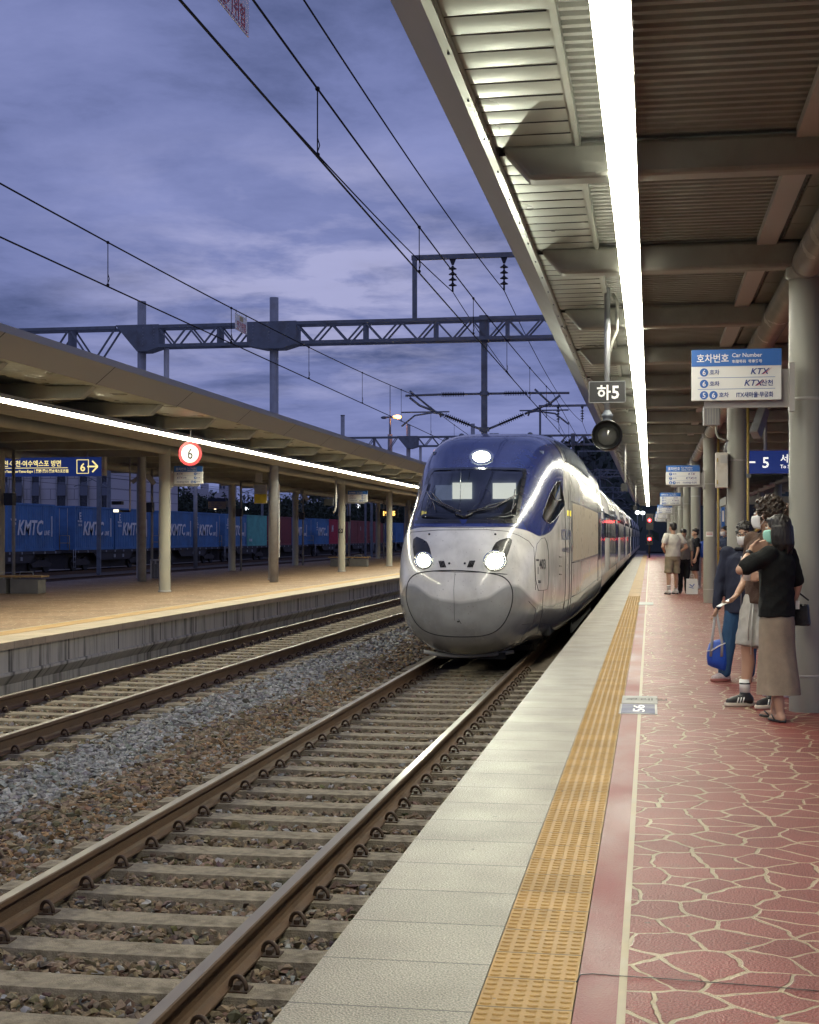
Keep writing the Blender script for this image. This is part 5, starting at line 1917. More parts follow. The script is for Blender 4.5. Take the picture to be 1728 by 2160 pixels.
pd = at_y(*zx(585, 545), 23.6)
q.ball((pd.x, 23.6, pd.z + .02), .12, 10, sc=(.9, .8, 1.1)); q.ball((pd.x, 23.7, pd.z - .3), .24, 10, sc=(1.1, .6, 1.0)); q.build('driver_seat', M['black'], tr)
q = MB(); q.box(TX - .8, TX + .8, 22.5, 23.0, 1.5, 1.86); q.build('driver_desk', mat('desk', (.07, .075, .085), .6, 0, .1), tr, bevel=.05)
# wipers
for arm, blade in ((((440, 652), (360, 615), (262, 560), (238, 515)), ((228, 640), (250, 560), (285, 482))), (((478, 640), (560, 622), (690, 580), (775, 535)), ((735, 655), (750, 590), (762, 505))), (((440, 640), (330, 590), (262, 520)), ((250, 605), (268, 560), (290, 630))), (((480, 650), (640, 612), (765, 545)), ((700, 655), (735, 640), (765, 590)))):
    w = MB()
    for pl_, r in ((arm, .011), (blade, .008)):
        P = []
        for a, c in zip(pl_, pl_[1:]):
            for k in range(5):
                P.append(trace(*zx(a[0] + (c[0] - a[0]) * k / 5, a[1] + (c[1] - a[1]) * k / 5), .03))
        P.append(trace(*zx(*pl_[-1]), .03))
        w.tube(P, r, 6)
    w.build('wiper', M['tblack'], tr)
q = MB(); q.tube([trace(*zx(x, y), .02) for x, y in ((410, 650), (460, 668), (505, 650))], .03, 8); q.build('wiper_pivot', M['tblack'], tr)
# black band and blue badge below the windscreen
b = MB(); b.grid(patch([(683, 160, 784), (692, 158, 783), (702, 156, 782)], 30, .004)); b.build('lower_trim', M['tblack'], tr)
b = MB(); b.grid(patch([(680, 430, 478), (700, 440, 468), (712, 450, 456)], 6, .009)); b.build('badge', mat('badge_blue', (.03, .05, .2), .2, .3, 0), tr)
seam([(150, 722), (470, 728), (784, 722)], 'panel_gap', .004, M['seam'], tr)

# head lamps
for poly, nm in (([(146, 772), (215, 800), (240, 820), (262, 890), (258, 940), (236, 975), (185, 975), (150, 900)], 'a'), ([(757, 780), (680, 800), (648, 815), (622, 870), (610, 920), (640, 985), (690, 960), (728, 880)], 'b')):
    b = MB(); b.grid(patch(fill_rows(smooth_loop(poly, 2), 14), 8, .005)); b.build('headlight_housing', M['tblack'], tr)


M['reflector'] = mat('lamp_reflector', (.75, .76, .70), .15, .9, 0)


def lamp(cx, cy, rx, ry, name):
    rg_ = []
    for u, o_ in ((1.45, .007), (1.40, .022), (1.22, .022), (1.05, .010)):
        rg_.append([trace(*zx(cx + rx * u * math.cos(a), cy + ry * u * math.sin(a)), o_) for a in np.linspace(0, 2 * math.pi, 24, endpoint=False)])
    q = MB(); q.loft(rg_, 0, True); q.build('lamp_bezel', M['reflector'], tr)
    c = trace(*zx(cx, cy))
    N = tnormal(c)
    rows = []
    for u in (1.0, .75, .45, .02):
        rows.append([trace(*zx(cx + rx * u * math.cos(a), cy + ry * u * math.sin(a)), .010 + .03 * (1 - u * u)) for a in np.linspace(0, 2 * math.pi, 20, endpoint=False)])
    q = MB(); q.loft(rows, 0, True)
    q.build(name, M['headlamp'], tr)
    return c, N


lamps = [lamp(213, 928, 40, 37, 'headlight'), lamp(645, 930, 50, 45, 'headlight'), lamp(563, 299, 52, 32, 'roof_headlight')]
for i, (c, N) in enumerate(lamps):
    L = bpy.data.lights.new('headlight_beam', 'SPOT')
    L.energy = (250, 340, 140)[i]
    L.spot_size = R((52, 52, 70)[i])
    L.spot_blend = 1.0
    L.shadow_soft_size = 0.04
    L.color = (.97, 1, .78)
    o = bpy.data.objects.new('headlight_beam', L)
    COL.objects.link(o)
    o.location = c + N * .07
    aim = Vector((0.07 if i else -0.02, -1, .01))
    o.rotation_euler = aim.to_track_quat('-Z', 'Y').to_euler()
    o.parent = tr
    o.matrix_parent_inverse = Matrix.Translation(tr.location).inverted()

# nose hatch, panel gaps, small details
hatch = smooth_loop([(128, 1020), (230, 990), (430, 985), (640, 1005), (720, 1035), (757, 1110), (745, 1220), (690, 1330), (600, 1385), (420, 1392), (280, 1380), (190, 1340), (130, 1250), (100, 1130)], 2)
seam(hatch, 'coupler_hatch_gap', .009, M['seam'], tr, .001, closed=True)
seam([(403, 1000), (395, 1100), (400, 1290)], 'panel_gap', .0025, M['seam'], tr, .001)
seam([(95, 790), (140, 755), (300, 742), (600, 740), (720, 750), (790, 775), (850, 810), (880, 850), (885, 920), (890, 1105)], 'panel_gap', .0045, M['seam'], tr, .001)
seam([(250, 990), (400, 996), (560, 998), (720, 1010)], 'panel_gap', .005, M['seam'], tr, .001)
seam(smooth_loop([(885, 845), (940, 775), (965, 830), (972, 960), (968, 1098), (950, 1106), (893, 1108)], 1), 'side_hatch_gap', .0045, M['seam'], tr, .001, closed=True)
seam([(938, 1108), (930, 1250), (905, 1370)], 'panel_gap', .0035, M['seam'], tr, .001)
seam([(850, 1175), (893, 1220), (876, 1308), (808, 1316)], 'panel_gap', .004, M['seam'], tr, .001)
for xa_, xb_, ya_, st_ in ((306, 318, 930, 9), (522, 506, 928, -9)):
    b = MB()
    for k in range(4):
        b.tube([trace(*zx(xa_ + k * st_, ya_), .004), trace(*zx(xb_ + k * st_, 968), .004)], .010, 6)
    b.build('vent_slot', M['seam'], tr)
b = MB()
for x, y in ((247, 768), (647, 768), (368, 944), (462, 944)):
    c = trace(*zx(x, y), .004); b.ball(c, .018, 8)
b.build('sensor', M['tblack'], tr)
b = MB(); b.ball(trace(*zx(422, 1292), -.02), .055, 10, sc=(1, .35, .7)); b.build('tow_eye_cover', M['under'], tr)
seam([(425, 1085 + 200), (440, 1310)], 'panel_gap', .004, M['seam'], tr)
# lower lip
lip = MB()
lip.tube([trace(*zx(x, y), .01) for x, y in ((215, 1475), (300, 1492), (400, 1502), (520, 1500), (640, 1492), (755, 1478))], .03, 8)
lip.build('lower_lip', mat('lip_grey', (.4, .4, .4), .4, 0, .1), tr)
sw = MB()
sw.box(TX - .55, TX + .55, 22.6, 22.8, -.46, -.36)
sw.box(TX - .8, TX + .8, 24.5, 40.5, -.47, -.38)
sw.build('obstacle_deflector', M['under'], tr)

# side windows of the cab, both sides
SWP = smooth_loop([(1035, 428), (985, 500), (955, 580), (935, 640), (930, 668), (975, 706), (1000, 690), (1060, 610), (1068, 590), (1050, 500)], 1)
for fl_ in (False, True):
    b = MB(); b.grid(patch(fill_rows(SWP, 22), 10, .004, fl_)); b.build('cab_side_window', M['dglass'], tr)
seam(SWP, 'window_seal', .008, M['tblack'], tr, .004, both=True, closed=True)
seam([(985, 520), (1010, 560), (1040, 560)], 'window_seal', .006, M['tblack'], tr, .008)


# lettering painted on the side
def text_on(items, name, m_):
    q = MB()
    for s, x, y, size, w in items:
        tm = text_mesh([(s, 0, 0, 1.0, 'LEFT')], None, .02)
        for f_ in [0]:
            vs = [trace(*zx(x + v[0] * w, y - v[2] * size), .003 - v[1] * .5) for v in tm.v]
            q.add(vs, tm.f)
    return q.build(name, m_, tr)


text_on([('403', 913, 977, 84, 27), ('I', 902, 1008, 60, 30)], 'number_lettering', M['black'])
text_on([('KTX', 1047, 800, 90, 17), ('산천', 1083, 794, 62, 12)], 'logo_lettering', mat('train_logo_navy', (.02, .04, .16), .4, 0, 0))
text_on([('SANCHEON', 1052, 876, 40, 9.2)], 'name_lettering', mat('train_logo_grey', (.15, .15, .2), .4, 0, 0))
b = MB()
for x, y in ((897, 920), (897, 926), (908, 1050), (908, 1058), (1036, 905), (1036, 960), (1036, 1010)):
    a, c = trace(*zx(x, y), .004), trace(*zx(x + 13, y + 1), .004); b.bar(a, c, .01, .012)
b.build('small_print', M['seam'], tr)


def side_grid(y0, y1, z0, z1, off, ny=12, nz=6, sgn=1):
    g_ = []
    for i in range(nz):
        z = z0 + (z1 - z0) * i / (nz - 1)
        r = []
        for k in range(ny):
            y = y0 + (y1 - y0) * k / (ny - 1)
            p = Vector((side_x(y, z, sgn), y, z))
            r.append(p + tnormal(p) * off)
        g_.append(r)
    q = MB(); q.grid(g_); return q


for sgn in (1, -1):
    side_grid(27.0, 38.6, 1.03, 2.12, .006, 20, 6, sgn).build('side_panel', mat('cream_side_panel', (.52, .46, .36), .35, 0, .06), tr)
    side_grid(38.7, 40.6, .85, 2.15, .006, 6, 6, sgn).build('grille_panel', M['tblack'], tr)
    side_grid(26.4, 34.4, 2.86, 3.32, .006, 24, 7, sgn).build('roof_grille', M['tblack'], tr)
    q = MB()
    for k in range(26):
        y = 26.6 + k * .3
        q.tube([Vector((side_x(y + .1 * i, 2.88 + .42 * i / 4, sgn), y + .1 * i, 2.88 + .42 * i / 4)) + Vector((sgn * .012, 0, .008)) for i in range(5)], .014, 5)
    q.build('grille_slat', M['galv_dark'], tr)
    q = MB()
    for pts in (((25.6, .2), (25.6, 2.1)), ((26.3, .1), (26.3, 2.35)), ((26.7, .1), (26.7, 2.45)), ((26.85, 1.0), (38.6, 1.0)), ((26.85, 2.15), (38.6, 2.15)), ((38.65, .3), (38.65, 2.9)), ((26.9, .36), (41, .36))):
        P = []
        for k in range(15):
            u = k / 14
            y = pts[0][0] + (pts[1][0] - pts[0][0]) * u; z = pts[0][1] + (pts[1][1] - pts[0][1]) * u
            P.append((side_x(y, z, sgn), y, z))
        q.tube(P, .008, 4)
    q.build('door_gap', M['seam'], tr)
    q = MB()
    for y, z in ((26.05, 1.92), (26.5, 1.92)):
        q.box(side_x(y, z, sgn) - .012, side_x(y, z, sgn) + .012, y - .05, y + .12, z - .05, z + .05)
    q.build('door_lamp', mat('yellow_marker', (.7, .6, .05), .4, 0, 0, emit=(1, .8, .1), estr=.5), tr)
    q = MB(); q.box(TX + sgn * 1.395, TX + sgn * 1.425, 26.4, 41.2, -.10, .30) if False else None
    q.box(TX + sgn * 1.25 - .02, TX + sgn * 1.25 + .02, 29.0, 38.0, -.46, -.1)
    q.build('skirt', M['under'], tr)
for yb_ in (26.6, 38.6):
    for dy in (-1.4, 1.4):
        for sgn in (-1, 1):
            q = MB(); q.tube([(TX + sgn * .70, yb_ + dy, TZ + .44), (TX + sgn * .83, yb_ + dy, TZ + .44)], .44, 24); q.build('wheel', M['under'], tr)
    for sgn in (-1, 1):
        q = MB(); q.box(TX + sgn * 1.05 - .07, TX + sgn * 1.05 + .07, yb_ - 2, yb_ + 2, TZ + .30, TZ + .58); q.build('bogie_frame', M['under'], tr, bevel=.03)
# roof fittings
for x, y in ((443, 185), (835, 190), (858, 178)):
    c = at_y(*zx(x, y), 27.4)
    q = MB(); q.ball((c.x, 27.4, c.z), .095, 10, sc=(.75, 1.6, 1.0)); q.tube([(c.x, 27.4, c.z - .2), (c.x, 27.4, c.z)], .05, 8); q.build('horn', M['galv_dark'], tr)
c = at_y(*zx(640, 175), 27.6)
q = MB(); q.tube([(c.x, 27.6, 3.4), (c.x, 27.6, c.z)], .03, 8); q.tube([(c.x - .09, 27.6, c.z + .04), (c.x + .09, 27.6, c.z + .04)], .025, 8); q.build('antenna', M['galv_dark'], tr)

# coaches
M['coach'] = mat('coach_paint', (.60, .59, .57), .2, 0, .06, 2, coat=.7)
M['coach_blue'] = mat('coach_blue', (.025, .045, .19), .22, 0, .05, coat=.6)
M['coach_low'] = mat('coach_lower', (.50, .42, .36), .35, 0, .1)
HWC, ZTC, ZBC, ZCC, NC_ = 1.43, 3.32, -.40, .95, 4.6


def csec(ph):
    c, s = math.cos(ph), math.sin(ph)
    k = NC_ if s >= 0 else 6.0
    return (HWC * math.copysign(abs(c) ** (2 / k), c), ZCC + (ZTC - ZCC if s >= 0 else ZCC - ZBC) * math.copysign(abs(s) ** (2 / k), s))


def cx_at(z):
    q = abs((z - ZCC) / (ZTC - ZCC)) if z >= ZCC else abs((z - ZCC) / (ZCC - ZBC))
    k = NC_ if z >= ZCC else 6.0
    return HWC * (1 - min(q, .9999) ** k) ** (1 / k)


def coach(y0, L):
    q = MB()
    n = 96
    prof = [csec(2 * math.pi * (k + .5) / n) for k in range(n)]
    q.loft([[(TX + x, y, z) for x, z in prof] for y in (y0, y0 + L)], 0, True)
    for i in range(len(q.f)):
        z = (prof[i % n][1] + prof[(i + 1) % n][1]) / 2
        q.mi[i] = 1 if z > 2.88 else (2 if z < .34 else 0)
        if z < -.02:
            q.mi[i] = 3
    q.f.append(tuple(range(n))[::-1]); q.mi.append(1); q.sm.append(False)
    q.f.append(tuple(range(n, 2 * n))); q.mi.append(1); q.sm.append(False)
    o = q.build('coach_body', [M['coach'], M['coach_blue'], M['coach_low'], M['under']], tr)
    for sgn in (1, -1):
        def sg(ya, yb, z0, z1, off, nm, m_):
            rows = []
            for i in range(6):
                z = z0 + (z1 - z0) * i / 5
                rows.append([(TX + sgn * (cx_at(z) + off), y, z) for y in (ya, yb)])
            p = MB(); p.grid(rows); p.build(nm, m_, tr)
        sg(y0 + .02, y0 + 1.7, .34, 2.85, .004, 'blue_end_panel', M['coach_blue'])
        sg(y0 + L - 1.2, y0 + L - .02, .34, 2.85, .004, 'blue_end_panel', M['coach_blue'])
        sg(y0 + 2.9, y0 + L - 2.0, 1.45, 2.25, .005, 'window_band', M['dglass'])
        sg(y0 + 1.85, y0 + 2.7, .36, 2.4, .007, 'door', M['coach_blue'])
        sg(y0 + 2.05, y0 + 2.5, 1.5, 2.2, .011, 'door_window', M['dglass'])
        p = MB()
        for k in range(7):
            y = y0 + 4.6 + k * 1.8
            if y < y0 + L - 2.2:
                p.box(TX + sgn * cx_at(1.8) - .01, TX + sgn * cx_at(1.8) + .012, y, y + .10, 1.45, 2.1)
        p.build('window_pillar', M['coach'], tr)
    p = MB()
    p.box(TX - 1.1, TX + 1.1, y0 - 1.6, y0 + 1.6, TZ + .05, TZ + .62)
    p.build('bogie', M['under'], tr)


yy = NY1 + .45
q = MB(); q.box(TX - 1.22, TX + 1.22, NY1 - .02, NY1 + .47, -.2, 3.25); q.build('gangway', M['tblack'], tr, bevel=.1)
for k in range(8):
    coach(yy, 18.3)
    q = MB(); q.box(TX - 1.2, TX + 1.2, yy + 18.28, yy + 18.72, -.1, 3.1); q.build('gangway', M['tblack'], tr, bevel=.1)
    yy += 18.7
q = MB()
for k in range(30):
    q.box(TX + HWC + .004, TX + HWC + .02, 60 + k * 3.2, 61.8 + k * 3.2, 1.33, 1.37)
# ------------------------------------------------------------------ freight train and background
M['rustw'] = mat('wagon_frame', (.055, .05, .05), .75, .1, .25, 6)


def corr_side(mb, x, y0, y1, z0, z1, depth, pitch, sgn):
    n = int((y1 - y0) / pitch); p = (y1 - y0) / n
    a, c = [], []
    for k in range(n):
        for u, d in ((0, 0), (.32, 0), (.5, depth), (.82, depth)):
            a.append((x - sgn * d, y0 + (k + u) * p, z0)); c.append((x - sgn * d, y0 + (k + u) * p, z1))
    a.append((x, y1, z0)); c.append((x, y1, z1))
    mb.loft([a, c], 0, False, closed=False)


CX0, CZ0, CZ1 = -33.0, 0.68, 3.27


def container(y0, L, col, name_c, text, label, doors=False):
    t = thing('shipping_container', label, 'container', (CX0 - 1.22, y0, CZ0))
    m = M.setdefault('cont_' + name_c, mat('container_' + name_c, col, .6, .1, .15, 1.5, dirt=(col[0] * .5 + .02, col[1] * .5 + .018, col[2] * .5 + .015, .6), dscale=.8))
    b = MB()
    corr_side(b, CX0 - .03, y0 + .12, y0 + L - .12, CZ0 + .15, CZ1 - .1, .036, .28, 1)
    b.box(CX0 - 2.4, CX0 - .10, y0 + .06, y0 + L - .06, CZ0 + .02, CZ1 - .02)
    b.build('side_wall', m, t)
    f = MB()
    for yy in (y0, y0 + L - .12):
        f.box(CX0 - .14, CX0, yy, yy + .12, CZ0, CZ1)
        f.box(CX0 - 2.44, CX0 - 2.30, yy, yy + .12, CZ0, CZ1)
        f.box(CX0 - 2.3, CX0 - .14, yy + .01, yy + .11, CZ1 - .11, CZ1)
    f.box(CX0 - .09, CX0 - .002, y0 + .12, y0 + L - .12, CZ0 + .001, CZ0 + .15)
    f.box(CX0 - .09, CX0 - .002, y0 + .12, y0 + L - .12, CZ1 - .1, CZ1 - .001)
    f.build('corner_frame', m, t)
    d = MB()
    for k in range(4):
        x = CX0 - .45 - k * .5
        d.tube([(x, y0 - .02, CZ0 + .15), (x, y0 - .02, CZ1 - .15)], .02, 6)
    d.build('lock_rod', M['galv'], t)
    if text:
        tx = MB()
        # letters stand on the side facing the platform: text runs along +Y
        def put(s, u, z, size, shear=0, xs=1):
            tm = text_mesh([(s, 0, 0, size, 'LEFT', shear, xs)], None, .02, .012)
            tx.add([(CX0 + .006 - v[1], y0 + u + v[0], z + v[2]) for v in tm.v], tm.f)
        for it in text:
            put(*it)
        tx.build('lettering', M['cont_white'], t)
    return t


M['cont_white'] = mat('container_lettering', (.78, .78, .80), .6, 0, .1, 3)
KM = [('KMTC', 1.15, CZ0 + .90, 1.12, .25, 1.02), ('LINE', 4.55, CZ0 + .88, .36, .25, .95), ('E', .62, CZ1 - .78, .58), ('VA 20220', .4, CZ1 - .95, .16), ('NE 54', .5, CZ1 - 1.18, .2), ('||', 5.45, CZ1 - 1.5, 1.2, 0, .35)]
BL = (.080, .195, .41)
d2y = lambda d: d * 1.01451 - 33.0 * .1694
LST = [(61.5, BL, 'blue', KM, 'blue container with white letters, just outside the frame edge'),
       (74.0, BL, 'blue', KM, 'blue container with white letters, leftmost on the freight train'),
       (82.7, BL, 'blue', KM, 'blue container with white letters, second from the left, end wall showing'),
       (88.95, BL, 'blue', KM, 'blue container with white letters, coupled close behind the second'),
       (98.0, BL, 'blue', KM, 'blue container with white letters behind the front column with the disc'),
       (104.25, BL, 'blue', KM, 'blue container with white letters just beyond the disc sign column'),
       (111.9, (.10, .225, .43), 'mid_blue', KM, 'lighter blue lettered container next to the teal one'),
       (118.15, (.14, .46, .42), 'teal', [('HYUNDAI'[0:0] + 'K LINE', .5, CZ1 - 2.2, .3), ], 'teal green container, the only one of that colour'),
       (126.7, (.22, .055, .06), 'maroon', [('||', 1.0, CZ1 - 1.6, 1.0, 0, .3)], 'maroon container behind the yellow box column'),
       (132.95, BL, 'blue', KM, 'blue lettered container between two dark red ones'),
       (142.1, (.08, .20, .40), 'bright_blue', KM, 'bright blue lettered container next to the bright red one'),
       (148.3, (.45, .04, .07), 'red', [('N', 1.0, CZ1 - 1.3, 1.0, .2)], 'bright red container, the only one of that colour'),
       (156.8, (.26, .075, .07), 'brown_red', [('I', 1.2, CZ1 - 1.1, .6)], 'brown red container right after the bright red one'),
       (163.0, (.26, .075, .07), 'brown_red', [('I', 1.2, CZ1 - 1.1, .6)], 'brown red container, second after the bright red one'),
       (172, (.17, .05, .048), 'brown_red', [], 'brown red container, third after the bright red one'),
       (178.2, (.05, .08, .16), 'dark_blue', [('E', .6, CZ1 - .8, .6)], 'dark blue container near the train nose, almost the last in view'),
       (187, BL, 'blue', [], 'blue container far along, hidden by the arriving train'),
       (193.2, (.26, .075, .07), 'brown_red', [], 'farthest brown red container of the freight train')]
for d, col, nm, tx, lab in LST:
    container(d2y(d), 6.06, col, nm, tx, lab)


def wagon(y0, L, label):
    t = thing('flat_wagon', label, 'freight wagon', (CX0 - 1.22, y0, -.7), 0, 'flat wagons carrying the containers')
    b = MB()
    b.box(CX0 - 2.4, CX0 + .02, y0, y0 + L, CZ0 - .16, CZ0 - .01)
    b.prism([(y0 + 3.3, CZ0 - .17), (y0 + L - 3.3, CZ0 - .17), (y0 + L - 4.0, CZ0 - .62), (y0 + 4.0, CZ0 - .62)], 'x', CX0 - .12, CX0 - .02)
    b.box(CX0 - 2.1, CX0 - .55, y0 + .3, y0 + L - .3, -.42, CZ0 - .17)  # deep dark box added to close the bright view under the wagon
    b.build('underframe', M['rustw'], t)
    s = MB()
    for k in range(9):
        y = y0 + .8 + k * (L - 1.6) / 8
        s.box(CX0 + .021, CX0 + .06, y - .06, y + .06, CZ0 - .15, CZ0 - .03)
        s.box(CX0 - .015, CX0 + .03, y - .12, y + .12, CZ0 - .5, CZ0 - .3) if 3 < k < 6 else None
    s.build('side_bracket', M['galv'], t)
    for yb in (y0 + 2.0, y0 + L - 2.0):
        bg = MB(); bg.prism([(yb - 1.35, -.02), (yb - .5, .16), (yb + .5, .16), (yb + 1.35, -.02), (yb + 1.1, -.22), (yb - 1.1, -.22)], 'x', CX0 - .38, CX0 - .26); bg.build('bogie', M['rustw'], t)
        for dy in (-.88, .88):
            w = MB(); w.tube([(CX0 - .50, yb + dy, -.13), (CX0 - .37, yb + dy, -.13)], .42, 18); w.build('wheel', M['under'], t)
    ld = MB()
    for yy in (y0 + .12, y0 + .42):
        ld.tube([(CX0 + .03, yy, -.35), (CX0 + .03, yy, CZ0 + .05)], .02, 6)
    for k in range(3):
        ld.tube([(CX0 + .03, y0 + .12, -.3 + k * .3), (CX0 + .03, y0 + .42, -.3 + k * .3)], .018, 6)
    ld.build('step_ladder', M['galv'], t)
    h = MB()
    h.tube([(CX0 - .1, y0 - .15, CZ0), (CX0 - .1, y0 - .15, CZ0 + .85), (CX0 - .7, y0 - .15, CZ0 + .85), (CX0 - .7, y0 - .15, CZ0)], .022, 6)
    h.tube([(CX0 - .1, y0 - .15, CZ0 + .42), (CX0 - .7, y0 - .15, CZ0 + .42)], .02, 6)
    h.build('hand_rail', mat('wagon_yellow', (.4, .3, .12), .6, 0, .1), t)


for a in (67.7, 82.3, 97.6, 111.5, 126.3, 141.7, 156.4, 171.6, 186.6):
    wagon(d2y(a), 13.2, 'dark container flat wagon with bogies on the freight track')
for x, lab in ((-33.4, 'outer rail'), (-34.9, 'inner rail')):
    b = MB()
    b.box(x - .035, x + .035, 20, 230, -.72, -.55)
    o = b.build('rail', M['rust']); tag(o, 'rusty rail of the freight track, ' + ('nearer the platform' if x > -34 else 'farther from the platform'), 'rail', 'freight track rails')
for x, lab in ((-21.2, 'rail of the empty yard track just past the opposite platform'), (-22.7, 'second rail of the empty yard track'), (-26.4, 'rail of the farther empty yard track'), (-27.9, 'last rail of the farther empty yard track')):
    b = MB()
    n = len(RAILPROF)
    b.loft([[(x + u, y, -.50 + v) for u, v in RAILPROF] for y in (20, 230)], 0, False)
    o = b.build('rail', M['rust']); tag(o, lab, 'rail', 'yard rails')

# ---- building with tall windows
M['bwall'] = mat('pale_block_wall', (.50, .49, .52), .8, 0, .08, .5)
M['bdark'] = mat('dark_window', (.03, .035, .05), .25, 0, .1)


def brick_lines(m, sx, sz):
    n, l = m.node_tree.nodes, m.node_tree.links
    b = n['Principled BSDF']
    tc = n.new('ShaderNodeTexCoord')
    mp = n.new('ShaderNodeMapping'); mp.inputs['Rotation'].default_value = (R(90), 0, 0)
    l.new(tc.outputs['Object'], mp.inputs[0])
    br = n.new('ShaderNodeTexBrick')
    br.inputs['Scale'].default_value = 1.0
    br.inputs['Brick Width'].default_value = sx; br.inputs['Row Height'].default_value = sz
    br.inputs['Mortar Size'].default_value = .03
    br.inputs['Color1'].default_value = (.50, .49, .53, 1); br.inputs['Color2'].default_value = (.46, .45, .49, 1); br.inputs['Mortar'].default_value = (.2, .2, .24, 1)
    l.new(mp.outputs[0], br.inputs['Vector']); l.new(br.outputs[0], b.inputs['Base Color'])


brick_lines(M['bwall'], 2.4, 1.0)
YB = 128.0
ex = at_y(229, 1060, YB).x
t = thing('station_building', 'pale block building with tall dark window strips behind the containers', 'building', (ex - 20, YB, -.7))
b = MB(); b.box(ex - 60, ex, YB, YB + 20, -.7, 11.2); b.build('wall', M['bwall'], t)
for (xa, xb) in ((-8, 18), (32, 48), (69, 84), (122, 140), (170, 186), (216, 227)):
    pa, pb = at_y(xa, 1000, YB).x, at_y(xb, 1000, YB).x
    w = MB(); w.box(pa, pb, YB - .06, YB - .01, .5, 10.4); w.build('window_strip', M['bdark'], t)
    s = MB()
    s.box(pa - .12, pa, YB - .22, YB, .5, 10.4); s.box(pb, pb + .12, YB - .22, YB, .5, 10.4)
    s.build('window_jamb', M['galv'], t)
    s = MB()
    pz = at_y(100, 1046, YB).z
    s.add([(pa, YB - .08, pz + 1.3), (pb, YB - .08, pz + 1.3), (pb + .25, YB - .8, pz), (pa + .25, YB - .8, pz)], [(0, 1, 2, 3), (3, 2, 1, 0)][:1])
    s.build('open_pane', mat('pane_glass', (.06, .07, .10), .15, 0, 0), t)
b = MB(); b.box(ex - 60, ex + .3, YB - .3, YB + 20, 11.2, 11.7); b.build('roof', M['galv_dark'], t)

# ---- apartment blocks, far off
M['apt'] = mat('apartment_wall', (.40, .40, .45), .85, 0, .06)
M['aptwin'] = mat('apartment_window', (.07, .08, .12), .3, 0, .1)


def block(px0, px1, ytop, Y, col, label, lit=0, depth=14, rows=None):
    a, c = at_y(px0, ytop, Y), at_y(px1, ytop, Y)
    t = thing('apartment_block', label, 'building', ((a.x + c.x) / 2, Y, -1))
    b = MB(); b.box(a.x, c.x, Y, Y + depth, -1, a.z); b.box(a.x + (c.x - a.x) * .3, a.x + (c.x - a.x) * .55, Y + 2, Y + 6, a.z + .01, a.z + 3); b.build('wall', col, t)
    nr = max(3, int(a.z / 3.0)); nc = max(2, int((c.x - a.x) / 4.0))
    w = MB(); q = MB()
    for i in range(nr):
        for k in range(nc):
            x0 = a.x + (c.x - a.x) * (k + .18) / nc; x1 = a.x + (c.x - a.x) * (k + .82) / nc
            z = i * 3.0 + .8
            if z + 1.5 > a.z:
                continue
            (q if random.random() < lit else w).box(x0, x1, Y - .08, Y - .01, z, z + 1.5)
    w.build('window', M['aptwin'], t)
    if q.v:
        q.build('lit_window', M['winlit'], t)


M['winlit'] = mat('lit_room', (.8, .7, .5), .5, 0, 0, emit=(1, .80, .5), estr=1.2)
M['winlit2'] = mat('cool_lit_room', (.8, .8, .8), .5, 0, 0, emit=(.85, .93, 1), estr=1.6)
block(236, 262, 1020, 420, M['apt'], 'pale apartment tower right of the tall windowed building')
block(262, 292, 1026, 450, M['apt'], 'lower pale apartment block just right of that tower')
block(386, 410, 1030, 430, M['apt'], 'grey apartment block between the disc sign column and the trees')
block(408, 446, 1038, 460, M['apt'], 'wide grey apartment block with many windows beyond the trees', .03)
block(462, 476, 1012, 500, M['apt'], 'slim tall apartment tower rising behind the rear columns', .05)
block(1384, 1400, 1098, 330, mat('dusk_building', (.10, .13, .22), .7, 0, .1), 'small dark blue building at the far end of the tracks', .10)
block(1398, 1424, 1088, 360, mat('dusk_building_b', (.12, .15, .25), .7, 0, .1), 'second small bluish building at the far end of the tracks', .08)
block(1338, 1352, 1102, 340, mat('dusk_building_c', (.09, .10, .16), .7, 0, .1), 'low dark building past the end of the train', .06)
# small lamps in the yard, each on its own post
for i, (px, py, Y, c, lab) in enumerate(((455, 1070, 210, 'winlit', 'small warm yard lamp on a post beyond the freight train'), (468, 1068, 215, 'winlit2', 'small white yard lamp right beside the warm one'), (520, 1073, 230, 'winlit2', 'bright white yard lamp above the teal container'), (757, 1067, 240, 'winlit2', 'single white yard lamp near the clock'),
                                       (1345, 1081, 260, 'winlit2', 'white yard lamp under the canopy edge at the far end'), (1356, 1082, 265, 'winlit2', 'second white yard lamp at the far end, close to the first'))):
    p = at_y(px, py, Y)
    t = thing('yard_lamp', lab, 'lamp', (p.x, Y, -.7))
    b = MB(); b.tube([(p.x, Y, -.7), (p.x, Y, p.z)], .08, 6); b.build('post', M['galv_dark'], t)
    b = MB(); b.ball((p.x, Y - .1, p.z), .42, 6, sc=(1, .5, .8)); b.build('lamp_head', mat('yard_lamp_glow', (.9, .9, .9), .5, 0, 0, emit=(1, .75, .45) if c == 'winlit' else (.9, .95, 1), estr=5), t)

# ---- hill and trees
M['leaf'] = mat('leaf_green', (.022, .036, .020), .8, 0, .4, .35)
M['leaf2'] = mat('leaf_dark', (.014, .024, .016), .8, 0, .4, .3)
M['bark'] = mat('tree_bark', (.05, .04, .03), .9, 0, .2)


def quads(mb, centers, sizes, mi):
    for c, s in zip(centers, sizes):
        a = Vector(RNG.normal(size=3)).normalized(); b_ = a.orthogonal().normalized()
        ang = random.random() * 6.28
        u = (a.cross(b_) * math.cos(ang) + b_ * math.sin(ang)) * s
        v = a.cross(u).normalized() * s * .6
        c = Vector(c)
        mb.add([c - u, c + v, c + u, c - v], [(0, 1, 2, 3)], mi)


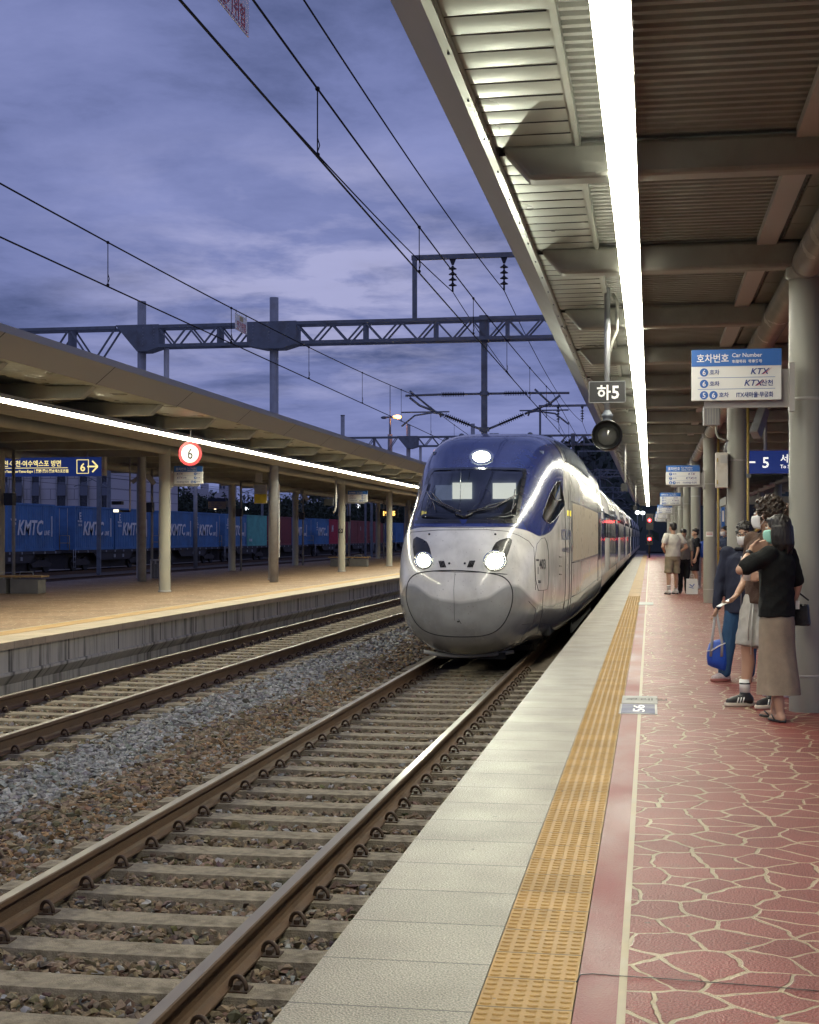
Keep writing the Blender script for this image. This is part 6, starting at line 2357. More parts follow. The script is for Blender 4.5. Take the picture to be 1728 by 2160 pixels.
def tree(x, y, z0, h, w, label, n=900, group=None):
    t = thing('tree', label, 'tree', (x, y, z0), 0, group)
    b = MB()
    b.tube([(x, y, z0), (x + .1, y, z0 + h * .35), (x - .1, y, z0 + h * .7)], [.22, .17, .06], 7)
    for k in range(5):
        a = random.random() * 6.28
        b.tube([(x, y, z0 + h * (.3 + .08 * k)), (x + math.cos(a) * w * .35, y + math.sin(a) * w * .35, z0 + h * (.5 + .08 * k))], [.08, .02], 5)
    b.build('trunk', M['bark'], t)
    c = MB()
    cl = []
    for k in range(16):
        a = random.random() * 6.28; r = w * .42 * math.sqrt(random.random()); zz = random.uniform(.3, .95)
        sh = 1 - abs(zz - .55) * 1.1
        cl.append(Vector((x + r * sh * math.cos(a), y + r * sh * math.sin(a), z0 + h * zz)))
    P, S = [], []
    for k in range(n):
        q = random.choice(cl)
        d = Vector(RNG.normal(size=3)) * (w * .115)
        P.append(q + d); S.append(random.uniform(.12, .26) * (1 + h / 30))
    quads(c, P, S, 0)
    for i in range(len(c.mi)):
        c.mi[i] = 0 if random.random() < .6 else 1
    c.build('crown', [M['leaf'], M['leaf2']], t)


for i, (px, ytop, Y, w) in enumerate(((250, 1050, 175, 9), (285, 1030, 180, 11), (318, 1022, 178, 12), (365, 1035, 182, 10), (395, 1046, 185, 9), (425, 1056, 190, 9), (505, 1052, 200, 8), (540, 1060, 205, 9), (575, 1050, 200, 10), (612, 1060, 205, 9),
                                        (648, 1062, 200, 8), (690, 1050, 210, 10), (725, 1055, 210, 10), (765, 1058, 215, 10), (800, 1050, 220, 11), (835, 1045, 220, 11), (880, 1050, 225, 12), (930, 1045, 230, 12))):
    p = at_y(px, ytop, Y)
    lab = ['dark round tree beside the pale windowed building', 'taller dark tree right of the windowed building', 'broad dark tree below the navy sign end, tallest of its clump', 'dark tree just left of the apartment blocks', 'bushy dark tree in front of the grey apartment block', 'low dark tree above the blue containers'][i] if i < 6 else 'dark bushy tree in the line behind the freight train'
    tree(p.x, Y, -.8, p.z + .8, w, lab, 900, None if i < 6 else 'trees behind the freight train')

# hill
def hill_z(x):
    """ridge height seen at about 350 m"""
    u = (x + 21) / 1.0
    base = 9 + 16 / (1 + math.exp(-(x + 28) / 5.5)) + 5 / (1 + math.exp(-(x - 10) / 14))
    return base + 1.1 * math.sin(x * .21) + .7 * math.sin(x * .53 + 1) + .5 * math.sin(x * 1.1)


rows = []
for v in range(16):
    t_ = v / 15
    r = []
    for k in range(120):
        x = -220 + 420 * k / 119
        h = hill_z(x) * (1 - (1 - t_) ** 1.6) - 1.2 * (1 - t_)
        r.append((x, 250 + 110 * t_, h + random.uniform(-.5, .5) * t_))
    rows.append(r)
rows.append([(x, 420, z * .6) for x, y, z in rows[-1]])
b = MB(); b.grid(rows)
M['hill'] = mat('hill_green', (.016, .024, .018), .95, 0, .5, .12)
struct(b.build('hill', M['hill']))
b = MB()
P, S = [], []
for k in range(9000):
    x = random.uniform(-200, 150); t_ = random.random() ** .6
    z = hill_z(x) * (1 - (1 - t_) ** 1.6)
    P.append((x + random.uniform(-1, 1), 250 + 110 * t_ - 2, z + random.uniform(-.3, 1.6))); S.append(random.uniform(.5, 1.3))
quads(b, P, S, 0)
for i in range(len(b.mi)):
    b.mi[i] = 0 if random.random() < .5 else 1
o = b.build('forest', [M['leaf'], M['leaf2']])
tag(o, 'dark wooded cover of the hill beyond the end of the tracks', 'forest', None, 'stuff')

# yard masts with cantilevers, behind and before the freight train
yw = [(-30.2, 75), (-30.2, 112), (-30.2, 150), (-37.5, 95), (-37.5, 135), (-37.5, 175), (-25.2, 128), (-25.2, 165)]
for i, (x, y) in enumerate(yw):
    t = thing('yard_mast', 'slim steel overhead line mast in the freight yard', 'mast', (x, y, -.7), 0, 'overhead line masts in the freight yard')
    b = MB(); b.box(x - .10, x + .10, y - .10, y + .10, -.7, 7.4); b.build('post', M['galv_dark'], t)
    b = MB()
    b.bar((x, y, 6.6), (x - 2.6, y, 6.2), .06); b.bar((x, y, 4.9), (x - 2.5, y, 6.1), .06); b.bar((x - 1.2, y, 5.5), (x - 2.6, y, 5.0), .05)
    b.build('cantilever', M['galv_dark'], t)
for x, z in ((-32.8, 5.1), (-32.8, 6.1), (-40, 5.1), (-40, 6.1), (-27.6, 5.1), (-27.6, 6.0), (-21.9, 4.8), (-21.9, 5.7)):
    b = MB(); b.tube([(x, 30 + k * 10, z + .02 * math.sin(k)) for k in range(22)], .012, 5)
    o = b.build('yard_wire', M['wire']); tag(o, 'thin overhead wire strung along the freight yard tracks', 'wire', 'yard overhead wires')
# ------------------------------------------------------------------ people (local frame: front is -y, the person's left is +x, feet at z = 0)
SKIN = mat('skin', (.47, .28, .19), .5, 0, .06, 8)
M['hair_black'] = mat('black_hair', (.016, .013, .012), .45, 0, .4, 30, .6, 90, stretch=(1, 1, .15))
M['hair_brown'] = mat('dark_brown_hair', (.04, .026, .018), .45, 0, .5, 40, .7, 70)
M['hair_red'] = mat('reddish_hair', (.085, .042, .025), .45, 0, .4, 40, .7, 70)
M['mask_white'] = mat('white_face_mask', (.72, .72, .72), .7, 0, .03)
M['mask_mint'] = mat('mint_face_mask', (.30, .62, .52), .7, 0, .03)


def cloth(name, c, b=.35, sc=40, v=.15):
    return mat(name, c, .85, 0, v, 9, b, sc, spec=.2)


def ell(mb, c, r, n=12):
    mb.ball(c, 1.0, n, sc=r)


def chain(mb, pts, rs, n=12):
    mb.tube(pts, rs, n)
    for p, r in zip(pts, rs):
        mb.ball(p, r, 8)


def eloft(mb, secs, n=20):
    rings = [[(cx + rx * math.cos(2 * math.pi * k / n), cy + ry * math.sin(2 * math.pi * k / n), z) for k in range(n)] for cx, cy, z, rx, ry in secs]
    s = mb.loft(rings)
    mb.f.append(tuple(range(s, s + n))[::-1]); mb.mi.append(0); mb.sm.append(True)
    e = s + n * (len(secs) - 1)
    mb.f.append(tuple(range(e, e + n))); mb.mi.append(0); mb.sm.append(True)


def fuse(mb, name, m_, parent, vox=.009, smooth=4, fac=.5, disp=0):
    """one continuous skin round overlapping closed shapes"""
    me = mb.mesh(name, m_)
    b = bmesh.new(); b.from_mesh(me); bmesh.ops.recalc_face_normals(b, faces=b.faces); b.to_mesh(me); b.free()
    o = bpy.data.objects.new(name, me)
    COL.objects.link(o)
    r = o.modifiers.new('r', 'REMESH'); r.mode = 'VOXEL'; r.voxel_size = vox; r.use_smooth_shade = True
    s = o.modifiers.new('s', 'SMOOTH'); s.iterations = smooth; s.factor = fac
    dg = bpy.context.evaluated_depsgraph_get()
    nm = bpy.data.meshes.new_from_object(o.evaluated_get(dg))
    nm.name = name
    if not nm.materials:
        nm.materials.append(m_)
    bpy.data.objects.remove(o)
    bpy.data.meshes.remove(me)
    if disp:
        v = np.zeros(len(nm.vertices) * 3); nm.vertices.foreach_get('co', v); v = v.reshape(-1, 3)
        nn = np.zeros(len(nm.vertices) * 3); nm.vertices.foreach_get('normal', nn); nn = nn.reshape(-1, 3)
        rr = np.random.default_rng(len(v) % 97)
        w = np.zeros(len(v))
        for i in range(9):
            kv = rr.normal(size=3); kv /= np.linalg.norm(kv)
            kv = kv * np.array([1, 1, .75]) * (2 * np.pi / rr.uniform(.07, .19))
            w += (1 - 2 * np.abs(np.sin(v @ kv * .5 + rr.uniform(0, 6)))) * rr.uniform(.4, 1)
        w = w * .42 + .55
        v = v + nn * (w * disp)[:, None]
        nm.vertices.foreach_set('co', v.ravel()); nm.update()
    o2 = bpy.data.objects.new(name, nm)
    COL.objects.link(o2)
    o2.parent = parent
    o2['_local'] = 1
    for p in nm.polygons:
        p.use_smooth = True
    return o2


def hand(mb, wrist, d, out, curl=.5, L=.175, s=1.0):
    """palm and five fingers: d along the hand, out is the thumb side"""
    w, d, o = Vector(wrist), Vector(d).normalized(), Vector(out)
    o = (o - d * o.dot(d)).normalized()
    nrm = d.cross(o)                       # palm side
    for k in range(4):
        u = (k - 1.5) / 1.5
        a = w + o * (-u * .030 * s) + d * .02
        kn = w + d * (.088 * s) + o * (-u * .034 * s)
        chain(mb, [a, kn], [.0165 * s, .0135 * s], 8)
        fl = (.072, .080, .074, .058)[k] * s
        dd = d
        p = kn
        for j in range(3):
            ang = curl * (.5 + .4 * j)
            dd = (dd * math.cos(ang) + nrm * math.sin(ang)).normalized()
            q = p + dd * fl * (.42, .33, .25)[j]
            chain(mb, [p, q], [.0100 * s, .0088 * s], 7)
            p = q
    a = w + d * .025 + o * .022 * s
    b = w + d * .065 * s + o * .052 * s + nrm * .012
    c = b + d * .036 * s + o * .008 + nrm * .014
    chain(mb, [a, b, c], [.0150 * s, .0118 * s, .0095 * s], 8)


class Person:
    def __init__(s, label, x, y, rz, H, joints=None, head=0, pitch=0, skin=True, fine=True, feet=None, bulk=1.0, group=None, hands=None):
        s.t = thing('person', label, 'person', (x, y, 0), R(rz), group, local=True)
        s.k = H / 1.70
        s.t.scale = (s.k, s.k, s.k)
        J = dict(hip_l=(.088, 0, .90), hip_r=(-.088, 0, .90), kn_l=(.092, -.015, .49), kn_r=(-.092, -.015, .49), an_l=(.095, .02, .085), an_r=(-.095, .02, .085),
                 sh_l=(.168 * bulk, .015, 1.385), sh_r=(-.168 * bulk, .015, 1.385), el_l=(.215, .03, 1.11), el_r=(-.215, .03, 1.11), wr_l=(.225, -.05, .87), wr_r=(-.225, -.05, .87),
                 neck=(0, .025, 1.43), head=(0, 0, 1.60))
        J.update(joints or {})
        s.J = {k: Vector(v) for k, v in J.items()}
        s.hr = Matrix.Translation(s.J['head']) @ Matrix.Rotation(R(head), 4, 'Z') @ Matrix.Rotation(R(pitch), 4, 'X')
        s.vox = .0085 if fine else .013
        s.bulk = bulk
        s.fine = fine
        s.feet = feet or {}
        s.body(hands or {})
        s.face()

    def hp(s, x, y, z):
        return s.hr @ Vector((x, y, z))

    def body(s, hands):
        J, b, k = s.J, MB(), s.bulk
        eloft(b, [(0, 0, .84, .12, .08), (0, 0, .92, .138 * k, .096 * k), (0, 0, 1.05, .125 * k, .09 * k), (0, 0, 1.2, .138 * k, .095 * k), (0, .01, 1.33, .142 * k, .088 * k), (0, .02, 1.41, .10, .07)])
        chain(b, [J['sh_l'], J['sh_r']], [.046, .046])
        chain(b, [J['neck'] + Vector((0, .005, -.04)), s.hp(0, .02, -.085)], [.056, .050])
        for q in 'lr':
            chain(b, [J['sh_' + q], J['sh_' + q].lerp(J['el_' + q], .5), J['el_' + q]], [.044 * k, .046 * k, .040])
            chain(b, [J['el_' + q], J['el_' + q].lerp(J['wr_' + q], .35), J['wr_' + q]], [.040, .038, .025])
            chain(b, [J['hip_' + q], J['hip_' + q].lerp(J['kn_' + q], .5), J['kn_' + q]], [.088 * k, .074 * k, .055])
            chain(b, [J['kn_' + q], J['kn_' + q].lerp(J['an_' + q], .3) + Vector((0, .02, 0)), J['an_' + q]], [.053, .055, .034])
            d, o, c = hands.get(q, (tuple(J['wr_' + q] - J['el_' + q]), (0, -1, 0), .45))
            hand(b, J['wr_' + q], d, o, c)
            ft = s.feet.get(q, (0, -1))
            f = Vector((ft[0], ft[1], 0)).normalized()
            a = J['an_' + q]
            g0 = Vector((a.x, a.y, .032))
            chain(b, [a, g0 - f * .035], [.034, .032])
            chain(b, [g0 - f * .03, g0 + f * .08 - Vector((0, 0, .006)), g0 + f * .145 - Vector((0, 0, .012))], [.033, .033, .022])
        # head: skull, jaw, cheeks, nose, ears
        def hb(x, y, z, rx, ry, rz_):
            n = 12
            vs, base = [], len(b.v)
            tmp = MB(); tmp.ball((0, 0, 0), 1, n, sc=(rx, ry, rz_))
            b.add([s.hr @ (Vector((x, y, z)) + Vector(v)) for v in tmp.v], tmp.f, 0, True)
        hb(0, .012, .012, .076, .092, .092)
        hb(0, -.032, -.055, .056, .058, .062)
        hb(0, -.045, -.098, .030, .030, .022)
        for e in (-1, 1):
            hb(e * .036, -.058, -.035, .028, .024, .028)
            hb(e * .077, .012, -.022, .009, .020, .030)
        b.tube([s.hp(0, -.082, .012), s.hp(0, -.104, -.034), s.hp(0, -.088, -.044)], [.009, .0135, .011], 8)
        b.ball(s.hp(0, -.100, -.036), .0125, 6)
        b.ball(s.hp(0, -.088, -.072), .014, 6)
        fuse(b, 'body', SKIN, s.t, s.vox, 3)

    def face(s):
        ew, ib, br = MB(), MB(), MB()
        for e in (-1, 1):
            ew.ball(s.hp(e * .032, -.078, .004), .012, 8, sc=(1.1, .8, .62))
            ib.ball(s.hp(e * .032, -.0865, .004), .0065, 8, sc=(1, .5, 1))
            br.tube([s.hp(e * .016, -.090, .026), s.hp(e * .034, -.088, .031), s.hp(e * .052, -.074, .026)], .0042, 6)
        o = ew.build('eye', M['sign_white'], s.t)
        ib.build('iris', M['black'], o)
        br.build('eyebrow', M['hair_black'], s.t)
        m_ = MB(); m_.tube([s.hp(-.022, -.094, -.074), s.hp(0, -.101, -.074), s.hp(.022, -.094, -.074)], .005, 6)
        m_.build('mouth', mat('lip_tone', (.33, .13, .11), .5, 0, 0), s.t)

    def mask(s, m_):
        rows = []
        for i in range(7):
            v = i / 6
            z = -.018 - .098 * v
            r = []
            for k in range(15):
                a = R(-78 + 156 * k / 14)
                bul = .020 * math.sin(math.pi * (.12 + .8 * v)) * (math.cos(a) ** 2)
                rx = .082 - .020 * v ** 2
                ry = .094 + bul + .010 * (1 - v)
                r.append(s.hp(rx * math.sin(a), -ry * math.cos(a) - .002, z + .022 * (1 - math.cos(a)) * (1 - 2 * v) * .6))
            rows.append(r)
        b = MB(); b.grid(rows)
        o = b.build('face_mask', m_, s.t)
        q = o.modifiers.new('thick', 'SOLIDIFY'); q.thickness = .003; q.offset = 1
        b = MB()
        for e in (-1, 1):
            for z0, z1 in ((-.025, -.005), (-.10, -.045)):
                b.tube([s.hp(e * .078, -.02, z0), s.hp(e * .086, .02, z1)], .0022, 5)
        b.build('mask_loop', m_, s.t)

    def glasses(s):
        b = MB()
        for e in (-1, 1):
            b.tube([s.hp(e * .034 + .027 * math.cos(a), -.103, .002 + .021 * math.sin(a)) for a in np.linspace(0, 2 * math.pi, 17)], .0028, 6)
            b.tube([s.hp(e * .062, -.100, .008), s.hp(e * .082, -.04, .008), s.hp(e * .083, .02, .0)], .0025, 6)
        b.tube([s.hp(-.008, -.105, .006), s.hp(.008, -.105, .006)], .0025, 6)
        b.build('glasses', M['black'], s.t)

    def hair(s, m_, style):
        b = MB()

        def hb(x, y, z, rx, ry, rz_):
            tmp = MB(); tmp.ball((0, 0, 0), 1, 12, sc=(rx, ry, rz_))
            b.add([s.hr @ (Vector((x, y, z)) + Vector(v)) for v in tmp.v], tmp.f, 0, True)
        if style in ('short', 'crop'):
            hb(0, .024, .038, .082, .092, .084)
            hb(0, .05, -.01, .078, .066, .075)
            hb(0, -.035, .078, .066, .052, .030)
            rr = random.Random(3)
            if style == 'short':
                for k in range(34):
                    a = rr.uniform(0, 6.28); e = rr.uniform(.1, 1.3)
                    p = (.082 * math.cos(a) * math.cos(e), .03 + .092 * math.sin(a) * math.cos(e), .04 + .085 * math.sin(e))
                    if p[1] < -.05 and p[2] < .06:
                        continue
                    hb(*p, .020, .020, .016)
        elif style == 'bob':
            hb(0, .022, .034, .086, .098, .090)
            hb(0, .055, -.03, .082, .062, .11)
            hb(0, -.05, .068, .055, .040, .028)
            rr = random.Random(4)
            for k in range(60):
                a = rr.uniform(R(-25), R(205)); e = rr.uniform(.25, 1.35)
                p0 = Vector((.088 * math.cos(a) * math.cos(e), .025 + .1 * math.sin(a) * math.cos(e), .034 + .094 * math.sin(e)))
                p1_ = Vector((.091 * math.cos(a), .03 + .1 * math.sin(a), -.02)); p2_ = Vector((.088 * math.cos(a), .035 + .095 * math.sin(a), -.09))
                if p1_.y < -.02:
                    continue
                b.tube([s.hp(*p0), s.hp(*p0.lerp(p1_, .5)), s.hp(*p1_), s.hp(*p2_)], [.006, .009, .009, .005], 6)
            for k in range(15):
                a = R(-20 + 220 * k / 14)
                x, y = .080 * math.cos(a), .035 + .075 * math.sin(a)
                if y < .0:
                    y += .02
                end = -.19 + .03 * math.sin(k * 2.1)
                b.tube([s.hp(x, y, .02), s.hp(x * 1.08, y * 1.08, -.06), s.hp(x * 1.0, y * 1.1 + .005, -.13), s.hp(x * .85, y * 1.05, end)], [.026, .026, .024, .010], 8)
        elif style == 'wavy':
            hb(0, .025, .045, .095, .105, .095)
            rr = random.Random(5)
            for k in range(300):
                a = rr.uniform(0, 6.28); e = rr.uniform(-.95, 1.45)
                R_ = rr.uniform(.95, 1.2)
                p = (.103 * R_ * math.cos(a) * math.cos(e), .035 + .110 * R_ * math.sin(a) * math.cos(e), .035 + .105 * R_ * math.sin(e))
                if p[1] < -.045 and p[2] < .055:
                    continue
                d = Vector((rr.uniform(-1, 1), rr.uniform(-1, 1), rr.uniform(-1.3, .2))) * .020
                c = Vector(p)
                b.tube([s.hp(*(c - d)), s.hp(*c), s.hp(*(c + d + Vector((d.y, -d.x, 0)) * .6))], [.006, .0095, .004], 6)
        elif style == 'curly':
            hb(0, .025, .045, .086, .095, .084)
            hb(0, .05, -.01, .080, .066, .075)
            rr = random.Random(9)
            for k in range(80):
                a = rr.uniform(0, 6.28); e = rr.uniform(-.4, 1.4)
                p = (.090 * math.cos(a) * math.cos(e), .028 + .098 * math.sin(a) * math.cos(e), .042 + .088 * math.sin(e))
                if p[1] < -.05 and p[2] < .050:
                    continue
                hb(*p, .017, .017, .015)
        elif style == 'cap':
            hb(0, .018, .045, .086, .098, .078)
            tmp = []
            b.tube([s.hp(-.05, -.08, .045), s.hp(0, -.14, .035), s.hp(.05, -.08, .045)], .016, 8)
        fuse(b, 'cap' if style == 'cap' else 'hair', m_, s.t, .006 if s.fine else .010, 2 if style in ('wavy', 'curly') else 5)

    def top(s, m_, z0=.92, sleeve=.5, long=False, loose=1.0, name='shirt', hem=None, zt=1.425):
        J, b, k = s.J, MB(), s.bulk * loose
        eloft(b, [(0, 0, z0, .178 * k, .125 * k), (0, 0, z0 + .1, .172 * k, .122 * k), (0, 0, 1.12, .165 * k, .120 * k), (0, .005, 1.25, .178 * k, .125 * k), (0, .012, 1.34, .176 * k, .112 * k), (0, .02, 1.40, .125, .082), (0, .02, zt + .012, .068, .060)], 28)
        chain(b, [J['sh_l'] + Vector((0, 0, -.005)), J['sh_r'] + Vector((0, 0, -.005))], [.064, .064])
        for q in 'lr':
            if long:
                chain(b, [J['sh_' + q], J['el_' + q]], [.070 * k, .058 * k])
                chain(b, [J['el_' + q], J['el_' + q].lerp(J['wr_' + q], .93)], [.056 * k, .042 * k])
            else:
                e = J['sh_' + q].lerp(J['el_' + q], sleeve)
                chain(b, [J['sh_' + q], e], [.070 * k, .066 * k])
        return fuse(b, name, m_, s.t, s.vox * 1.1, 4, .5, .0062)

    def trousers(s, m_, zb=.09, zt=.96, r0=.098, r1=.075, name='trousers', loose=1.0):
        J, b, k = s.J, MB(), s.bulk
        eloft(b, [(0, 0, .80, .165 * k, .118 * k), (0, 0, .90, .180 * k, .128 * k), (0, 0, zt, .165 * k, .118 * k)], 24)
        for q in 'lr':
            h, kn, an = J['hip_' + q], J['kn_' + q], J['an_' + q]
            if zb > kn.z:
                u = (h.z - zb) / (h.z - kn.z)
                b.tube([h + Vector((0, 0, .04)), h, h.lerp(kn, u * .6), h.lerp(kn, u)], [r0 * k * .9, r0 * k, r1 * .98, r1], 20)
            else:
                u = (kn.z - zb) / (kn.z - an.z)
                chain(b, [h, kn, kn.lerp(an, u)], [r0 * k, (r0 + r1) / 2, r1])
        return fuse(b, name, m_, s.t, s.vox * 1.1, 4, .5, .0055)

    def shoes(s, m_, sole=None, sandal=False, stripes=False, sock=None):
        for q in 'lr':
            ft = s.feet.get(q, (0, -1))
            f = Vector((ft[0], ft[1], 0)).normalized()
            r_ = Vector((f.y, -f.x, 0))
            a = s.J['an_' + q]
            c = Vector((a.x, a.y, 0))
            n = 20

            def outline(z, grow):
                o = []
                for k in range(n):
                    t = 2 * math.pi * k / n
                    u = math.cos(t); w = math.sin(t)
                    wid = (.042 + .010 * u) * grow
                    o.append(c + f * (.045 + .128 * grow * u) + r_ * (wid * w) + Vector((0, 0, z)))
                return o
            b = MB()
            if sandal:
                b.loft([outline(.002, 1.02), outline(.020, 1.02)])
                b.f.append(tuple(range(n, 2 * n))); b.mi.append(0); b.sm.append(False)
                b.f.append(tuple(range(n))[::-1]); b.mi.append(0); b.sm.append(False)
                p = c + f * .125 + Vector((0, 0, .03))
                for e in (-1, 1):
                    b.tube([p, c + f * .085 + r_ * e * .03 + Vector((0, 0, .052)), c + f * .02 + r_ * e * .043 + Vector((0, 0, .022))], .006, 6)
                b.build('flip_flop', m_, s.t)
                continue
            chain(b, [c + f * -.035 + Vector((0, 0, .055)), c + f * .06 + Vector((0, 0, .050)), c + f * .135 + Vector((0, 0, .038))], [.046, .045, .033])
            chain(b, [c + f * -.03 + Vector((0, 0, .06)), a + Vector((0, 0, .015))], [.046, .044])
            sh = fuse(b, 'shoe', m_, s.t, .008, 3)
            so = MB()
            so.loft([outline(.002, 1.0), outline(.008, 1.05), outline(.030, 1.05), outline(.034, 1.0)])
            so.f.append(tuple(range(3 * n, 4 * n))); so.mi.append(0); so.sm.append(False)
            so.f.append(tuple(range(n))[::-1]); so.mi.append(0); so.sm.append(False)
            so.build('sole', sole or M['white'], sh)
            if stripes:
                st = MB()
                for e in (-1, 1):
                    for k in range(3):
                        p = c + f * (.035 + k * .024) + r_ * e * .046
                        st.tube([p + Vector((0, 0, .036)), p - f * .014 + r_ * e * -.004 + Vector((0, 0, .078))], .0055, 5)
                st.build('stripe', M['white'], sh)
            if sock is not None:
                k_ = MB(); k_.tube([a + Vector((0, 0, .03)), a + Vector((0, .004, .14))], [.043, .046], 14); k_.build('sock', sock, s.t)
                k_ = MB(); k_.tube([a + Vector((0, .004, .10)), a + Vector((0, .004, .112))], .0475, 14); k_.build('sock_stripe', M['black'], s.t)


def wl(p, v):
    """a person's local point in world space (after linking)"""
    m_ = Matrix.Translation(p.t.location) @ Matrix.Rotation(p.t.rotation_euler.z, 4, 'Z') @ Matrix.Scale(p.k, 4)
    return m_ @ Vector(v)


# --- woman in black top and beige skirt
p1 = Person('woman in black top, long beige skirt and flip-flops, hand raised to her chin', 1.02, 11.95, -122, 1.66,
            dict(el_l=(.35, -.15, 1.255), wr_l=(.165, -.155, 1.415), el_r=(-.235, .07, 1.12), wr_r=(-.235, .0, .90), kn_l=(.09, .0, .49), kn_r=(-.08, -.02, .49), an_l=(.11, .085, .075), an_r=(-.10, -.075, .075)),
            head=4, feet=dict(l=(-.55, -.83), r=(-.35, -.93)), bulk=.95, hands=dict(l=((-.11, .07, .055), (0, .0, 1), .55)))
p1.hair(M['hair_black'], 'bob')
p1.mask(M['mask_mint'])
p1.top(cloth('black_knit', (.012, .013, .013), .6, 120), .865, .80, False, 1.15, 'black_top')
b = MB()
n = 40
rings = []
for z, rx, ry, ox, oy in ((.99, .120, .085, 0, 0), (.93, .150, .108, 0, 0), (.87, .172, .126, 0, 0), (.83, .184, .136, 0, 0), (.75, .185, .138, 0, 0), (.60, .178, .138, 0, 0), (.45, .178, .152, .005, .01), (.32, .186, .165, .01, .02), (.215, .192, .172, .015, .025)):
    r = []
    for k in range(n):
        a = 2 * math.pi * k / n
        w = 1 + .085 * (1 - z) * math.sin(a * 6 + z * 3.2) * (.6 + .4 * math.sin(a * 2.3 + 1)) + .02 * math.sin(a * 11 + z * 5) * (1 - z)
        r.append((ox + rx * w * math.cos(a), oy + ry * w * math.sin(a), z + .012 * math.sin(a + 1) * (1 - z)))
    rings.append(r)
b.loft(rings)
o = b.build('skirt', cloth('beige_skirt', (.30, .245, .185), .3, 70), p1.t)
q = o.modifiers.new('s', 'SUBSURF'); q.levels = 1; q.render_levels = 1
p1.shoes(M['black'], sandal=True)
w0, w1 = p1.J['wr_l'].lerp(p1.J['el_l'], .10), p1.J['wr_l'].lerp(p1.J['el_l'], .24)
b = MB(); b.tube([w0, w1], .034, 14); b.build('wristwatch', M['black'], p1.t)

bw = wl(p1, (-.29, .085, .90))
t = thing('handbag', 'small black handbag hanging at the hip of the woman in the skirt', 'handbag', tuple(bw))
b = MB()
b.prism([(-.068, -.12), (.068, -.12), (.052, .06), (-.052, .06)], 'y', -.035, .035)
b.v = [(bw.x + x * .92 + y * .3, bw.y + y - x * .3, bw.z + z) for x, y, z in b.v]
b.build('bag_body', mat('black_leather', (.013, .012, .013), .35, 0, .2, 12, .3, 60), t, bevel=.012, fixn=True)
shp = wl(p1, (-.175, .06, 1.45)); shp2 = wl(p1, (-.17, -.04, 1.44))
b = MB()
b.tube([(bw.x - .05, bw.y, bw.z + .09), tuple(wl(p1, (-.235, .10, 1.2))), tuple(shp)], .007, 6)
b.tube([tuple(shp), tuple(wl(p1, (-.18, .01, 1.465))), tuple(shp2)], .007, 6)
b.tube([tuple(shp2), tuple(wl(p1, (-.25, -.06, 1.15))), (bw.x + .05, bw.y - .02, bw.z + .09)], .007, 6)
b.build('strap', M['black'], t)
b = MB(); b.box(bw.x - .06, bw.x - .03, bw.y - .08, bw.y - .06, bw.z + .02, bw.z + .09); b.build('tag', M['white'], t)

# --- tall person with wavy hair
p2 = Person('tall person with wavy brown hair, brown shirt, pale grey shorts and black sneakers', 1.0, 12.85, -50, 1.80,
            dict(el_r=(-.25, .06, 1.10), wr_r=(-.20, -.13, .93), el_l=(.20, -.02, 1.10), wr_l=(.13, -.20, 1.08), an_r=(-.12, -.12, .085), kn_r=(-.11, -.10, .49), an_l=(.10, -.02, .085), kn_l=(.09, -.06, .49), hip_l=(.088, -.03, .90), hip_r=(-.088, -.03, .90)),
            head=-62, feet=dict(l=(-.1, -1), r=(-.35, -.93)), bulk=.98, hands=dict(r=((-.02, -.09, -.09), (1, -.3, .3), .8), l=((-.07, -.06, .02), (0, 0, 1), .9)))
p2.hair(M['hair_brown'], 'wavy')
p2.mask(M['mask_white'])
p2.top(cloth('brown_shirt', (.085, .052, .038), .4, 60), .86, .75, False, 1.12, 'brown_shirt')
p2.trousers(cloth('pale_shorts', (.40, .39, .36), .4, 50), .50, .93, .100, .106, 'shorts')
b = MB()
b.tube([(-.03, -.14, .86), (-.035, -.16, .70), (-.03, -.165, .56)], .005, 6); b.tube([(.0, -.14, .86), (.005, -.16, .66), (.0, -.165, .44)], .005, 6)
b.build('drawstring', M['bracket'], p2.t)
p2.shoes(M['black'], mat('cream_sole', (.6, .54, .44), .6, 0, .1), stripes=True, sock=M['white'])
hw = wl(p2, (-.215, -.215, .875))
t = thing('phone', 'white phone held flat by the tall person in pale shorts', 'phone', tuple(hw))
b = MB(); b.box(-.10, .06, -.035, .035, -.004, .004)
b.v = [(hw.x + x * .86 - y * .5, hw.y + y * .86 + x * .3, hw.z + z + x * .5) for x, y, z in b.v]
b.build('phone_body', M['white'], t, bevel=.003)
cw = wl(p2, (.06, -.26, 1.12))
t = thing('paper_cup', 'white paper cup held against the brown shirt', 'cup', tuple(cw))
b = MB(); b.lathe([(1e-4, -.07), (.028, -.07), (.042, .06), (.042, .065), (1e-4, .066)], tuple(cw), 16); b.build('cup', M['white'], t)
b = MB(); b.lathe([(.044, .062), (.045, .075), (1e-4, .078)], tuple(cw), 16); b.build('lid', M['sign_white'], t)

